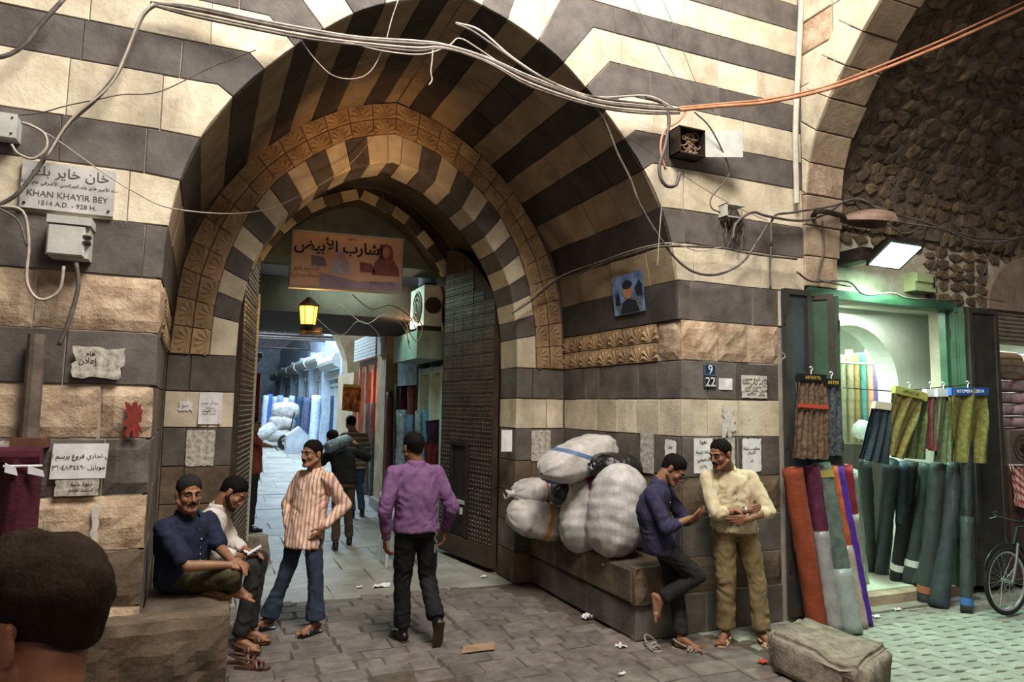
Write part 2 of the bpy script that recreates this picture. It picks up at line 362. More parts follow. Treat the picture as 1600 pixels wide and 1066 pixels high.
# ---- embrasure (the deep recess): side walls and striped soffit
def xr(y, s): return (XR-(y-YF)*.045) if s > 0 else (XL-(y-YF)*.033)
for s, nm in ((-1, 'wall_left'), (1, 'wall_right')):
    side = sroot(nm); items = []
    mp = lambda u, v, h, s=s: (xr(u, s)-s*h, u, v)
    b = MB().prism([(YF+.02, 0), (YR, 0), (YR, 2.77), (YF+.02, 2.77)], mp, -.4, -.02); struct('mortar_bed', b, GRIME, side)
    rows = ((0, .32, DARK), (.32, .62, BROWN), (.62, 1.0, DARK), (1.0, 1.35, BROWN), (1.35, 1.71, DARK), (1.71, 2.05, CREAM if s > 0 else BROWN), (2.05, 2.4, DARK))
    for z0, z1, m in rows: course_rect(YF+.02, YR, z0, z1, m, mp, lo=.25, hi=.5, lst=items, proud=.0)
    split('stone', items, side, None)
    # carved frieze, two rows of shells
    items = []
    n = 9 if s > 0 else 9
    for r in range(2):
        for i in range(n):
            y0 = YF+.35+(YR-YF-.35)*i/n; y1 = YF+.35+(YR-YF-.35)*(i+1)/n; z0 = 2.4+.185*r; z1 = z0+.185
            items.append((y0, y1, z0, z1))
    def shell(mb, c, ex, ey, R, mp, k=6, h=.016):
        """fan of k petals rising from c along ey"""
        for i in range(k):
            a = math.radians(-78+156*i/(k-1)); w_ = math.radians(11.5)
            d = lambda an, r: (c[0]+(ex[0]*math.sin(an)+ey[0]*math.cos(an))*r, c[1]+(ex[1]*math.sin(an)+ey[1]*math.cos(an))*r)
            P = [d(a, R*.14), d(a-w_, R*.72), d(a-w_*.8, R*.92), d(a, R), d(a+w_*.8, R*.92), d(a+w_, R*.72)]
            v = [mp(u, q, .001) for u, q in P]+[mp(*d(a, R*.34), h*.5), mp(*d(a, R*.78), h)]
            mb.add(v, [(0, 1, 6), (1, 7, 6), (1, 2, 7), (2, 3, 7), (3, 4, 7), (4, 5, 7), (5, 6, 7), (5, 0, 6)])
    out = []
    for (y0, y1, z0, z1) in items:
        q = MB().stone([(y0, z0), (y1, z0), (y1, z1), (y0, z1)], mp, gap=.008, bev=.005, proud=.012)
        shell(q, ((y0+y1)/2, z0+.02), (1, 0), (0, 1), .145, lambda u, v, h, mp=mp: mp(u, v, h+.012)); out.append((q, CARVE))
    q = MB().rough(YF+.02, YF+.35, 2.4, 2.77, mp, amp=.02); out.append((q, ROUGH))
    split('carved_block', out, side, None)
CREAMS = mat('smoked and shaded limestone', '#857257', '#a8957a', .9, 3.2, 6, .006, 26, rnd=.12, grime=.5)  # smoke browning, deepened by soffit shade put into the colour
DARKS = mat('smoked and shaded basalt', '#322d2a', '#4b4440', .85, 4, 7, .005, rnd=.12, grime=.3)  # basalt copy for the soffit, its shade also put into the colour
def soff(s):
    def f(u, v, h):
        t = (v-YF)/(YR-YF); x, z, nx, nz = OUT.at(u); c = CX-.06*t; k = 1-.014*t
        return (c+s*(x-nx*h)*k, v, z-nz*h-(.05*t if z > 4 else 0))
    return f
vault = sroot('ceiling_embrasure'); vault.name = 'ceiling'
bed = MB(); items = []
lmax = OUT.L[-1]
for s in (-1, 1):
    mp = soff(s)
    bed.grid(24, 1, lambda i, j: mp(OUT.lz(2.77)+(lmax-OUT.lz(2.77))*i, YF+.02+(YR-YF-.02)*j, -.02))
    for k in range(12):
        l0 = OUT.lz(AK[k]); l1 = OUT.lz(AK[k+1]) if k < 11 else lmax
        off = random.uniform(.35, .9); J = [YF+.02, YF+.02+off, YF+.02+off+random.uniform(.5, .8), YR]
        for a, b in zip(J, J[1:]):
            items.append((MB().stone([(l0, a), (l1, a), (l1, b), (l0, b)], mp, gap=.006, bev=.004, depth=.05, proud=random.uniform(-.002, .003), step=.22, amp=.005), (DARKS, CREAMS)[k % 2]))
struct('mortar_bed', bed, GRIME, vault)
split('stone', items, vault, None)
# ---- ring plane at YR: jamb courses, carved ring, voussoirs
gate = sroot('wall_gate'); CG = 1.67; items = []
mg = front(YR)
bed = MB()
for s in (-1, 1):
    xo = CG+s*2.06
    P = [(CG+s*(q[0]+.025), q[1]+.02) for q in VIN.p[::3]]+[(CG, VIN.p[-1][1]+.02)]
    Q = [(CG+s*q[0], q[1]) for q in RNG.p[::4]]+[(CG, RNG.p[-1][1])]
    bed.prism([(P[0][0], 0), (xo+s*.3, 0), (xo+s*.3, 2.4)]+[(a+s*.3*(b < 5), b+.12) for a, b in Q]+P[::-1], mg, -(YB-YR)+.02, -.022)
    jx0, jx1 = CG+s*1.49, xo+s*.03
    for z0, z1, m in ((0, .34, BROWN), (.34, .66, DARK), (.66, 1.0, BROWN), (1.0, 1.35, BROWN), (1.35, 1.71, DARK), (1.71, 2.05, CREAM), (2.05, 2.4, DARK)):
        xs = sorted((jx0, jx1)); xm = xs[0]+random.choice((.2, .38)); 
        for a, b in ((xs[0], xm), (xm, xs[1])):
            items.append((MB().stone([(a, z0), (b, z0), (b, z1), (a, z1)], mg, proud=0), m))
        # reveal of the jamb
        mr = lambda u, v, h, s=s: (CG+s*(1.49-h), u, v)
        items.append((MB().stone([(YR, z0), (YB, z0), (YB, z1), (YR, z1)], mr, gap=.01), m))
struct('mortar_bed', bed, GRIME, gate)
split('stone', items, gate, None)
items = []; N = 12
def between(p, q, f): a = p.at(p.L[-1]*f); b = q.at(q.L[-1]*f); return a, b
def lerp2(a, b, r): return (a[0]+(b[0]-a[0])*r, a[1]+(b[1]-a[1])*r)
f1 = VOU.lz(2.78)/VOU.L[-1]; fs = [0]+[f1+(.975-f1)*i/N for i in range(N+1)]
for s in (-1, 1):
    for k in range(N+1):
        fa, fb = fs[k], fs[k+1]; m = (CREAM, DARK)[k % 2]
        pts = [between(VIN, VOU, f) for f in np.linspace(fa, fb, 3)]
        poly = [(CG+s*a[0], a[1]) for a, b in pts]+[(CG+s*b[0], b[1]) for a, b in pts[::-1]]
        items.append((MB().stone(poly, mg, gap=.006, bev=.005, proud=.004, step=.5, amp=.0015), m))
        l0, l1 = VIN.L[-1]*fa, VIN.L[-1]*fb
        def mi(u, v, h, s=s): x, z, nx, nz = VIN.at(u); return (CG+s*(x-nx*h), v, z-nz*h)
        items.append((MB().stone([(l0, YR+.005), (l1, YR+.005), (l1, YB), (l0, YB)], mi, gap=.006, bev=.004, step=.5, depth=.03), (CREAM, DARK)[(k+1) % 2] if 0 else m))
pa, pb = between(VIN, VOU, .975)
items.append((MB().stone([(CG-pa[0], pa[1]), (CG, 4.59), (CG+pa[0], pa[1]), (CG+pb[0], pb[1]), (CG, 4.90), (CG-pb[0], pb[1])], mg, gap=.006, step=.5), CREAM))
split('voussoir', items, gate, None)
items = []
for s in (-1, 1):
    n = 14
    for i in range(n):
        fa, fb = i/n, (i+1)/n
        for r in range(2):
            g = []
            for f in (fa, fb):
                a, b = between(VOU, RNG, f); g += [lerp2(a, b, r/2), lerp2(a, b, (r+1)/2)]
            poly = [(CG+s*x, z) for x, z in (g[0], g[1], g[3], g[2])]
            q = MB().stone(poly, mg, gap=.007, bev=.006, proud=.02+.006*r, step=.5, amp=.001)
            cx = sum(p[0] for p in poly)/4; cz = sum(p[1] for p in poly)/4
            a, b = poly[0], poly[3]; 
            up = Vector((poly[1][0]-poly[0][0], poly[1][1]-poly[0][1])).normalized(); al = Vector((-up.y, up.x))
            R = min(math.dist(poly[0], poly[1]), math.dist(poly[0], poly[3]))*.62
            e = (up+al*(.9 if (i+r) % 2 else -.9)*(-1 if i % 2 else 1)).normalized() if 0 else (al*s*-1 if 0 else up)
            ax = Vector((e.y, -e.x))
            shell(q, (cx-e.x*R*.62, cz-e.y*R*.62), ax, e, R*1.25, lambda u, v, h, r=r: (u, YR-.02-.006*r-h, v), k=6, h=.014)
            items.append((q, CARVE))
split('carved_block', items, gate, None)
# ---- passage behind the gate: darker vault, back arch
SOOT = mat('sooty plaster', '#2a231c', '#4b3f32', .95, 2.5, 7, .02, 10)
pas = sroot('ceiling_passage'); q = MB()
def pv(i, j):
    t = i*2-1; s = -1 if t < 0 else 1; x, z, nx, nz = VIN.at(VIN.L[-1]*(1-abs(t))); return (CG+s*(x+.22), YB+(YE-YB)*j, z+.30)
q.grid(40, 4, pv)
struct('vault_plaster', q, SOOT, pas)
q = MB()
for s in (-1, 1):
    x = CG+s*1.71; q.box(min(x, x+s*.3), max(x, x+s*.3), YB, YE+.35, 0, 2.72)
    q.box(*sorted((CG+s*1.50, CG+s*2.2)), YB-.01, YB+.03, 0, 2.5)
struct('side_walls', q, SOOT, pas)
items = []; bed = MB(); mbk = front(YE)
for s in (-1, 1):
    P = [(CG+s*q_[0], q_[1]) for q_ in BKA.p[::3]]+[(CG, BKA.p[-1][1])]
    bed.prism([(P[0][0], 0), (CG+s*2.0, 0), (CG+s*2.0, 5.3), (CG, 5.3)]+P[::-1], mbk, -.35, -.012)
    n = 13
    for i in range(n):
        l0, l1 = BKA.L[-1]*i/n, BKA.L[-1]*(i+1)/n; a, b = BKA.at(l0), BKA.at(l1); w_ = .15
        poly = [(CG+s*a[0], a[1]), (CG+s*b[0], b[1]), (CG+s*(b[0]+b[2]*w_), b[1]+b[3]*w_), (CG+s*(a[0]+a[2]*w_), a[1]+a[3]*w_)]
        items.append((MB().stone(poly, mbk, gap=.006, step=.5), (CREAM, DARK)[i % 2]))
    for i, z in enumerate((0, .4, .8, 1.2, 1.6, 2.0)):
        xs = sorted((CG+s*1.33, CG+s*1.7)); items.append((MB().stone([(xs[0], z), (xs[1], z), (xs[1], z+.4), (xs[0], z+.4)], mbk), (BROWN, DARK)[i % 2]))
back = sroot('wall_passage_end')
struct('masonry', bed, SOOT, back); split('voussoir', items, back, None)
# ---- benches of the embrasure
for s in (-1, 1):
    x0, x1 = (XL, .15) if s < 0 else (3.36, XR)
    bench = sroot('trim_%d' % (1 if s < 0 else 2))
    bd = MB().box(x0+.02, x1-.02, YF+.03, YR, 0, .575); struct('core', bd, GRIME, bench)
    items = []
    mtop = lambda u, v, h: (u, v, .59+h)
    mi = lambda u, v, h, s=s: ((x1 if s < 0 else x0)-s*h*1, u, v)   # inner face towards the path
    for a, b in ((YF, YF+.8), (YF+.8, YF+1.45), (YF+1.45, YR)):
        items.append((MB().rough(x0, x1, a, b, mtop, amp=.012 if s > 0 else .03, seed=a), BROWN))
        for z0, z1, m in ((0, .30, DARK), (.30, .60, BROWN)):
            items.append((MB().stone([(a, z0), (b, z0), (b, z1), (a, z1)], mi, gap=.01, bev=.02, proud=.005+(.02 if z0 else 0), tilt=.02), m if s > 0 else BROWN))
    if s > 0:
        items.append((MB().stone([(x0, 0), (x1, 0), (x1, .3), (x0, .3)], MF, bev=.012, proud=.02), DARK))
        items.append((MB().rough(x0-.02, x1, .3, .61, lambda u, v, h: (u, YF-.03-h, v), amp=.05, seed=3), BROWN))
    else:
        items.append((MB().rough(-.75, x1+.02, .0, .60, lambda u, v, h: (u, YF-.20-h, v), amp=.05, seed=5, depth=.3), BROWN))
        items.append((MB().rough(-.75, x1+.02, YF-.2, YF+.05, mtop, amp=.03, seed=6, depth=.1), BROWN))
        items.append((MB().rough(YF-.2, YF+.02, 0, .6, lambda u, v, h: (x1+h, u, v), amp=.03, seed=7, depth=.1), BROWN))
        items.append((MB().rough(-1.5, -.75, 0, .34, lambda u, v, h: (u, YF-.15-h, v), amp=.05, seed=8, depth=.2), ROUGH))
    split('bench_stone', items, bench, None)
# ---- floor
floor = sroot('floor')
fb = MB().box(-4, 12, .4, 13, -.3, -.012); fb.hull8([(-4, 13, -.3), (12, 13, -.3), (12, 13, -.012), (-4, 13, -.012)], [(-4, 24, -.3), (12, 24, -.3), (12, 24, .758), (-4, 24, .758)]); fb.box(-4, 12, 24, 60, -.3, .758)
struct('floor_bed', fb, mat('joint dirt', '#3f372f', '#5a4e42', .95, 9, 6, .006), floor)
items = []
ZF = lambda y: .07*min(max(y-13, 0), 11)
def sett(mp, x0, x1, y0, y1, dx, dy, m, brk=.5, gap=.014, bev=.01, keep=lambda x, y: True, tilt=.03, jit=.012):
    y = y0; r = 0
    while y < y1:
        hy = dy*random.uniform(.85, 1.15); x = x0-random.random()*dx
        while x < x1:
            wx = dx*random.uniform(.7, 1.3)
            if keep(x+wx/2, y+hy/2):
                P = [(x, y), (x+wx, y), (x+wx, y+hy), (x, y+hy)]
                P = [(a+random.uniform(-jit, jit), b+random.uniform(-jit, jit)) for a, b in P]
                items.append((MB().stone(P, mp, gap=gap, bev=bev, depth=.03, proud=random.uniform(-.006, .004), step=.16, amp=.007, tilt=tilt), m))
            x += wx
        y += hy; r += 1
hole = lambda x, y: math.hypot((x-1.35)/.32, (y-4.85)/.3) > 1
sett(lambda u, v, h: (u, v, h), -1.4, 4.6, 3.5, 7.3, .32, .2, COBBLE, keep=lambda x, y: x < 4.05+.25*math.sin(y*3)+(4.6-y)*.5 and hole(x, y) and not (x < .1 and y > 5.1) and not(x > 3.4 and y > 5.2) and (fz(0, 0, 0) is not None))
split('cobblestone', items, floor, None)
items = []
# interlocking pavers in front of the shops
px, py = .21, .115
for j in range(int((5.2-2.8)/py)+1):
    for i in range(30):
        x0 = 3.7+i*px+(j % 2)*px/2; y0 = 2.9+j*py
        if x0+px/2 < 4.05+.25*math.sin(y0*3)+(4.6-y0)*.5 or x0 > 9.6 or y0 > 5.12: continue
        z_ = .022
        P = [(x0, y0), (x0+px*.25, y0+z_), (x0+px*.75, y0-z_*.2), (x0+px, y0), (x0+px, y0+py), (x0+px*.75, y0+py-z_*.2), (x0+px*.25, y0+py+z_), (x0, y0+py)]
        items.append((MB().stone(P, lambda u, v, h: (u, v, h), gap=.007, bev=.005, depth=.03, proud=random.uniform(-.004, .002), step=.5, amp=.001, tilt=.02), PAVER))
split('paver', items, floor, None)
items = []
sett(lambda u, v, h: (u, v, h+ZF(v)), -.6, 4.4, 7.3, 42, .95, .62, SLAB, gap=.006, bev=.004, tilt=.004, jit=.004)
split('floor_slab', items, floor, None)
# ================================================================ right bay: rib, rubble vault, shop wall
PR = Prof([(-5.15, 3.2), (-5.12, 3.9), (-5.07, 4.36), (-4.98, 4.68), (-4.84, 4.92), (-4.69, 5.12), (-4.5, 5.35), (-4.25, 5.62), (-3.8, 6.0), (-3.0, 6.45), (-1.8, 6.8), (-.4, 6.9)])
# here "x" is -Y, outward normal points up and towards the facade
rib = sroot('wall_rib'); XS, XE = 5.36, 5.84
mx = lambda u, v, h: (XS-h, -u, v)
items = []; n = 22
for i in range(n):
    l0, l1 = PR.L[-1]*i/n, PR.L[-1]*(i+1)/n; a, b = PR.at(l0), PR.at(l1); w_ = .36
    # outward of the curve = towards larger Y and Z
    P = [(a[0], a[1]), (b[0], b[1]), (b[0]-b[2]*w_, b[1]-b[3]*w_), (a[0]-a[2]*w_, a[1]-a[3]*w_)]
    P = [(max(u, -5.145), v) for u, v in P]
    if abs(P[0][0]-P[3][0]) < .03 and abs(P[1][0]-P[2][0]) < .06: P[2] = (-5.145, P[1][1]); P[3] = (-5.145, P[0][1])
    if min(P[0][0], P[1][0])+5.145 > .03: items.append((MB().stone(P, mx, gap=.01, bev=.006, proud=.01), CREAM))
    ms = lambda u, v, h: ((lambda q: (v, -(q[0]+q[2]*h), q[1]+q[3]*h))(PR.at(u)))
    e = XE+random.uniform(-.03, .06)
    items.append((MB().stone([(l0, XS), (l1, XS), (l1, e), (l0, e)], ms, gap=.01, bev=.008, depth=.08, proud=random.uniform(-.006, .006)), ROUGH if i % 3 == 0 else mt('tan ashlar', '#857260', '#a8947c', .9, 4, 7, .012, 18, rnd=.12)))
for j in range(9):
    z0 = 4.6+j*.33; z1 = z0+.33
    for i in range(5):
        yb = 5.145-i*.42; ya = yb-.42
        def cy(z): 
            l = PR.lz(z); q = PR.at(l); return -q[0]+q[2]*.36
        lo = [cy(z0), cy(z1)]
        if min(lo) > yb: continue
        # staggered, slightly inclined beds
        P = [(-max(ya, min(cy(z0), yb)) , z0), (-yb, z0), (-yb, z1), (-max(ya, min(cy(z1), yb)), z1)]
        P = [(max(u, -5.145), v) for u, v in P]
        if abs(P[0][0]-P[1][0])+abs(P[2][0]-P[3][0]) > .12: items.append((MB().stone(P, mx, gap=.012, bev=.006, proud=random.uniform(0, .012), depth=.03), ROUGH if (i+j) % 3 == 0 else CREAM))
split('stone', items, rib, None)
b = MB()
pts = [(-q[0], q[1]) for q in PR.p[::3]]
b.prism([(u, v) for u, v in pts]+[(-.4*-1, 8.2), (5.5, 8.2), (5.5, 3.2)], lambda u, v, h: (XS+.03-h, u+.03, v+.02), -.4, 0)
struct('rib_core', b, MORTAR, rib)
# rubble vault over the shops
vl = sroot('ceiling_shops'); VO = .14
def mv(u, v, h): q = PR.at(u); return (v, -(q[0]+q[2]*(h-VO)), q[1]+q[3]*(h-VO)*-1+0)
def mv(u, v, h):
    x, z, nx, nz = PR.at(u); nx, nz = -nx, -nz   # outwards (to +Y side, up) in (-Y,z) terms
    return (v, -(x+nx*(VO-h)), z+nz*(VO-h))
q = MB().grid(46, 40, lambda i, j: (lambda u, v: mv(u, v, noise.fractal(Vector((u*3, v*3, 2)), 1, 2, 3)*.025))(PR.lz(3.9)+(PR.L[-1]-PR.lz(3.9))*i, 5.6+5.9*j))
struct('vault_mortar', q, RUBMORT, vl)
def blob(c, rx, ry, ang, H, mp, mb=None):
    mb = mb or MB(); k = 7; ca, sa = math.cos(ang), math.sin(ang); V = []
    rad = [random.uniform(.62, 1.18) for _ in range(k)]
    for s_, h in ((1, -.03), (.93, H*.6), (.68, H)):
        for i in range(k):
            t = 2*math.pi*i/k; x = rx*rad[i]*math.cos(t)*s_; y = ry*rad[i]*math.sin(t)*s_
            V.append(mp(c[0]+x*ca-y*sa, c[1]+x*sa+y*ca, h*random.uniform(.8, 1.2)))
    F = [tuple(range(2*k, 3*k))]+[(r*k+i, r*k+(i+1) % k, (r+1)*k+(i+1) % k, (r+1)*k+i) for r in range(2) for i in range(k)]
    return mb.add(V, F)
items = []
u = PR.lz(3.95)
while u < PR.L[-1]-.1:
    v = 5.9+random.random()*.1
    du = random.uniform(.08, .17)
    while v < 11.3:
        dv = random.uniform(.09, .3)
        if random.random() < .93: items.append((blob((u+random.uniform(-.02, .02), v+dv/2), du*.6, dv*.52, random.uniform(-.7, .3), random.uniform(.01, .035), mv), None))
        v += dv
    u += du
split('rubble_stone', items, vl, RUBBLE)
# wall over and between the shutters
wr = sroot('wall_shops'); b = MB(); Y2 = 5.3
b.box(5.3, 5.56, Y2-.1, 6.2, 0, 3.95); b.box(5.56, 11.5, Y2, 5.56, 3.13, 4.3); b.box(7.72, 8.22, Y2, 5.56, 0, 3.2); b.box(8.22, 11.5, Y2, 5.56, 2.83, 3.3)
struct('plaster_wall', b, PLASTER, wr)
items = []; ms = front(Y2)
u = 5.42
while u < 11.3:
    v = 3.2
    du = random.uniform(.16, .26)
    while v < 4.3:
        dv = random.uniform(.10, .16)
        if v > 3.66 or (u < 5.75) or (u > 7.25) and not (8.3 < u < 10.4 and v < 3.95):
            items.append((blob((u+du/2, v+dv/2), du*.56, dv*.52, random.uniform(-.2, .2), random.uniform(.015, .04), ms), None))
        v += dv
    u += du
split('rubble_stone', items, wr, RUBBLE)
q = MB(); q.prism([(8.35, 3.2)]+[(9.35-math.cos(a)*1.0, 3.2+math.sin(a)*.72) for a in np.linspace(0, math.pi, 16)][1:-1]+[(10.35, 3.2)], ms, 0, .05)
struct('blind_arch', q, mt('tan ashlar', '#857260', '#a8947c'), wr)
# shutters of the shop
def leaf(name, p0, p1, z0, z1, m1, m2, label, panels=1):
    o = empty(name, label, 'door leaf', (p0[0], p0[1], z0), group=None); a = Vector((p0[0], p0[1], 0)); d = Vector((p1[0]-p0[0], p1[1]-p0[1], 0)); L = d.length; d.normalize(); nrm = Vector((d.y, -d.x, 0))
    def mp(u, v, h): q = a+d*u+nrm*h-Vector((p0[0], p0[1], z0)); return (q.x, q.y, v)
    MB().prism([(0, z0), (L, z0), (L, z1), (0, z1)], mp, -.02, .02).build('panel_board', m1, o)
    f = MB(); t = .055
    for u0, u1, v0, v1 in ((0, t, z0, z1), (L-t, L, z0, z1), (t, L-t, z0, z0+t*1.5), (t, L-t, z1-t, z1)): f.prism([(u0, v0), (u1, v0), (u1, v1), (u0, v1)], mp, .02, .035)
    for k in range(1, panels): zz = z0+(z1-z0)*k/panels; f.prism([(t, zz), (L-t, zz), (L-t, zz+t), (t, zz+t)], mp, .02, .035)
    f.build('frame', m2, o)
    for z in (z0+.4, (z0+z1)/2, z1-.35): MB().cyl(mp(.0, z, .03), mp(.0, z+.11, .03), .012, n=8).build('hinge', METALD, o)
    for c in o.children: pass
    return o
def fixleaf(o, z0):
    for c in o.children:
        c.location = (0, 0, -z0)
LV = [leaf('shutter_leaf', (5.02, 5.10), (5.36, 5.10), .06, 3.14, mt('slate painted board', '#2d3034', '#3d4045', .5, 5, 6, .002), DGREEN, 'dark shutter leaf folded flat on the striped wall left of the shop'),
      leaf('shutter_leaf', (5.42, 5.22), (5.60, 5.02), .06, 3.12, GREENM, DGREEN, 'green shutter leaf nearest the dark folded leaf, behind the brown sample cloth'),
      leaf('shutter_leaf', (5.62, 5.02), (5.78, 5.24), .06, 3.10, GREENM, GREENM, 'green shutter leaf hinged on the left jamb of the shop opening'),
      leaf('shutter_leaf', (7.52, 5.18), (7.62, 5.08), .12, 3.14, GREENM, GREENM, 'narrow green shutter leaf on the right jamb of the shop opening'),
      leaf('shutter_leaf', (7.67, 5.08), (8.17, 5.08), .12, 3.14, mt('brown black painted board', '#2b2723', '#3a352f', .5, 5, 6, .002), DGREEN, 'wide dark shutter leaf right of the shop, beside the pink fabric stacks')]
for o, z in zip(LV, (.06, .06, .06, .12, .12)): fixleaf(o, z)
fr = MB().box(5.40, 7.60, 5.12, 5.30, 3.10, 3.19); fr.box(5.74, 5.80, 5.18, 5.28, .1, 3.10); fr.box(7.44, 7.50, 5.16, 5.24, .1, 3.10)
tag(fr.build('shop_door_frame', GREENM), 'green metal frame around the lit fabric shop opening', 'door frame')
# shop room
room = sroot('wall_shop_room'); b = MB(); WHITE = mat('whitewash', '#ccd2c4', '#dde2d6', .9, 5, 5, .003)
b.box(5.56, 11.5, 5.3, 9.0, .0, .13)   # raised floor
struct('raised_floor', b, mt('pale floor tile', '#b0b5a2', '#c9cdba', .5, 4, 5), room)
b = MB(); b.box(5.5, 5.6, 5.56, 9.0, 0, 3.2); b.box(5.5, 11.5, 8.9, 9.0, 0, 3.2); b.box(8.8, 8.9, 5.56, 9.0, 0, 3.2); b.box(11.4, 11.5, 5.3, 9, 0, 3.2); b.box(5.5, 11.5, 5.4, 9.0, 3.15, 3.3)
struct('room_shell', b, WHITE, room)
ac = 6.62+.12; zc = 2.28; ra = .74
P = [(5.6, .13), (ac-ra, .13)]+[(ac-ra*math.cos(t), zc+ra*.92*math.sin(t)) for t in np.linspace(0, math.pi, 25)]+[(ac+ra, .13), (8.8, .13), (8.8, 3.15), (5.6, 3.15)]
b = MB().prism(P, front(5.80), -.28, 0); struct('inner_arch_wall', b, WHITE, room)
struct('threshold', MB().box(5.8, 7.5, 5.16, 5.42, 0, .115), mt('tan ashlar', '#857260', '#a8947c'), room)
struct('kerb', MB().box(5.75, 7.6, 5.02, 5.16, -.05, .02), SLAB, room)
# second shop: rolled up shutter
sh = MB()
for k in range(9): sh.cyl((8.22, 5.30, 2.86+k*.05), (11.4, 5.30, 2.86+k*.05), .027, n=8)
tag(sh.build('roller_shutter', mt('worn shutter steel', '#6a6156', '#8b8175', .6, 6, 4)), 'rolled up slatted steel shutter over the right hand shop', 'shutter')

# ================================================================ gate leaves
IRON = mat('old iron plate', '#332a25', '#50433b', .6, 7, 7, .006, 26, rnd=.2, metal=.35)
STUD = mat('worn stud', '#5f5148', '#8d7c70', .5, 9, 4, metal=.4)
def gate_leaf(name, p0, p1, nside, label, wicket=None, top=(3.3, 4.1)):
    o = empty(name, label, 'gate leaf', (p0[0], p0[1], 0)); a = Vector((0, 0, 0)); d = Vector((p1[0]-p0[0], p1[1]-p0[1], 0)); L = d.length; d.normalize(); nr = Vector((d.y, -d.x, 0))*nside
    mp = lambda u, v, h: tuple(d*u+nr*h+Vector((0, 0, v)))
    zt = lambda u: top[0]+(top[1]-top[0])*math.sin(min(u/L, 1)*math.pi/2)
    P = [(0, .05), (L, .05)]+[(L*t, zt(L*t)) for t in np.linspace(1, 0, 9)]
    MB().prism(P, mp, -.05, .02).build('leaf_board', mt('aged gate wood', '#2e241c', '#46372b', .8, 3, 6, .006), o)
    its = []; st = MB(); nc = 5; row = .165; z = .3
    while z < top[1]:
        z1 = z+row-.004
        for c in range(nc):
            u0, u1 = L*c/nc, L*(c+1)/nc
            if zt(u0) < z1: continue
            if wicket and u1 > wicket[0]+.02 and u0 < wicket[1]-.02 and z < wicket[3] and z1 > wicket[2]: continue
            its.append((MB().stone([(u0, z), (u1, z), (u1, z1), (u0, z1)], mp, gap=.006, bev=.003, depth=.0, proud=.026+random.uniform(0, .005), step=.4, amp=.003), None))
            for i in range(4):
                for zz in (z+.03, z+row*.5, z+row-.03):
                    for jj in range(1):
                        p = (u0+(i+.5)*(u1-u0)/4+(.015 if zz > z+.1 else 0), zz); r = .0095
                        v = [mp(p[0]+r*math.cos(t), p[1]+r*math.sin(t), .03) for t in (0, 1.57, 3.14, 4.71)]+[mp(p[0], p[1], .046)]
                        st.add(v, [(0, 1, 4), (1, 2, 4), (2, 3, 4), (3, 0, 4)])
        z += row
    for it in its: it[0].build('iron_plate', IRON, o)
    st.build('stud', STUD, o, kind='stuff')
    bt = MB().prism([(0, .06), (L, .06), (L, .3), (0, .3)], mp, .02, .05); bt.build('bottom_board', mt('aged gate wood', ''), o)
    if wicket:
        u0, u1, z0, z1 = wicket
        wd = MB().prism([(u0, z0), (u1, z0), (u1, z1), (u0, z1)], mp, .0, .03).build('wicket_door', mt('wicket wood', '#17120f', '#241d18', .8, 5, 5), o)
        f = MB()
        for q in ((u0-.05, u0, z0, z1+.05), (u1, u1+.04, z0, z1+.05), (u0, u1, z1, z1+.05)): f.prism([(q[0], q[2]), (q[1], q[2]), (q[1], q[3]), (q[0], q[3])], mp, .02, .06)
        wf = f.build('wicket_frame', METALD, o)
        k = MB().prism([(u0-.02, .72), (u0+.26, .72), (u0+.26, .76), (u0-.02, .76)], mp, .03, .07); k.cyl(mp(u0+.03, .68, .08), mp(u0+.03, .6, .08), .022, n=8); k.build('bolt', GREYM, wd)
    return o
gate_leaf('gate_leaf', (3.12, 7.80), (2.90, 9.12), -1, 'right studded iron gate leaf with small wicket door, folded open in passage', wicket=(.62, .98, .32, 1.45))
gate_leaf('gate_leaf', (.22, 7.79), (.42, 9.12), 1, 'left studded iron gate leaf seen almost edge on beside the seated men')
pst = MB().box(.41, .47, 9.08, 9.2, 0, 3.3); tag(pst.build('gate_post', GREYM), 'pale upright post at the inner edge of the left gate leaf', 'post')

# ================================================================ alley behind the gate
BLUEW = mat('pale painted shopfront', '#93a3b0', '#b9c6d0', .7, 3, 5, rnd=.1)
BEIGE = mat('beige pier stone', '#8d7a5d', '#b39d7b', .9, 3, 6, .006, 18, rnd=.08)
DKWOOD = mat('dark lintel wood', '#2b2119', '#43352a', .8, 4, 6, .005)
def bx(name, m, x0, x1, y0, y1, z0, z1, par=None, lab=None, cat_=None, grp=None):
    o = MB().box(x0, x1, y0, y1, z0, z1).build(name, m, par)
    if lab: tag(o, lab, cat_, grp)
    return o
al = sroot('wall_alley')
struct('left_wall', MB().box(-.6, .28, 9.55, 46, 0, 5.2), mt('alley wall', '#5f625f', '#858a88', .9, 2, 5, .01), al)
struct('right_wall', MB().box(3.75, 4.2, 9.55, 46, 0, 5.0), mt('alley wall', ''), al)
struct('end_wall', MB().box(-.5, 4.2, 46, 46.4, 0, 5.4), BLUEW, al)
struct('lintel_slab', MB().box(.28, 3.6, 10.2, 13.2, 3.25, 3.75), DKWOOD, al)
struct('upper_wall', MB().box(.28, 3.6, 13.2, 13.6, 3.75, 5.6), mt('alley wall', ''), al)
struct('upper_wall_near', MB().box(-.2, 3.7, 9.56, 10.2, 3.9, 5.6), mt('alley upper wall', '#47504c', '#69736e', .9, 2, 5, .01), al)
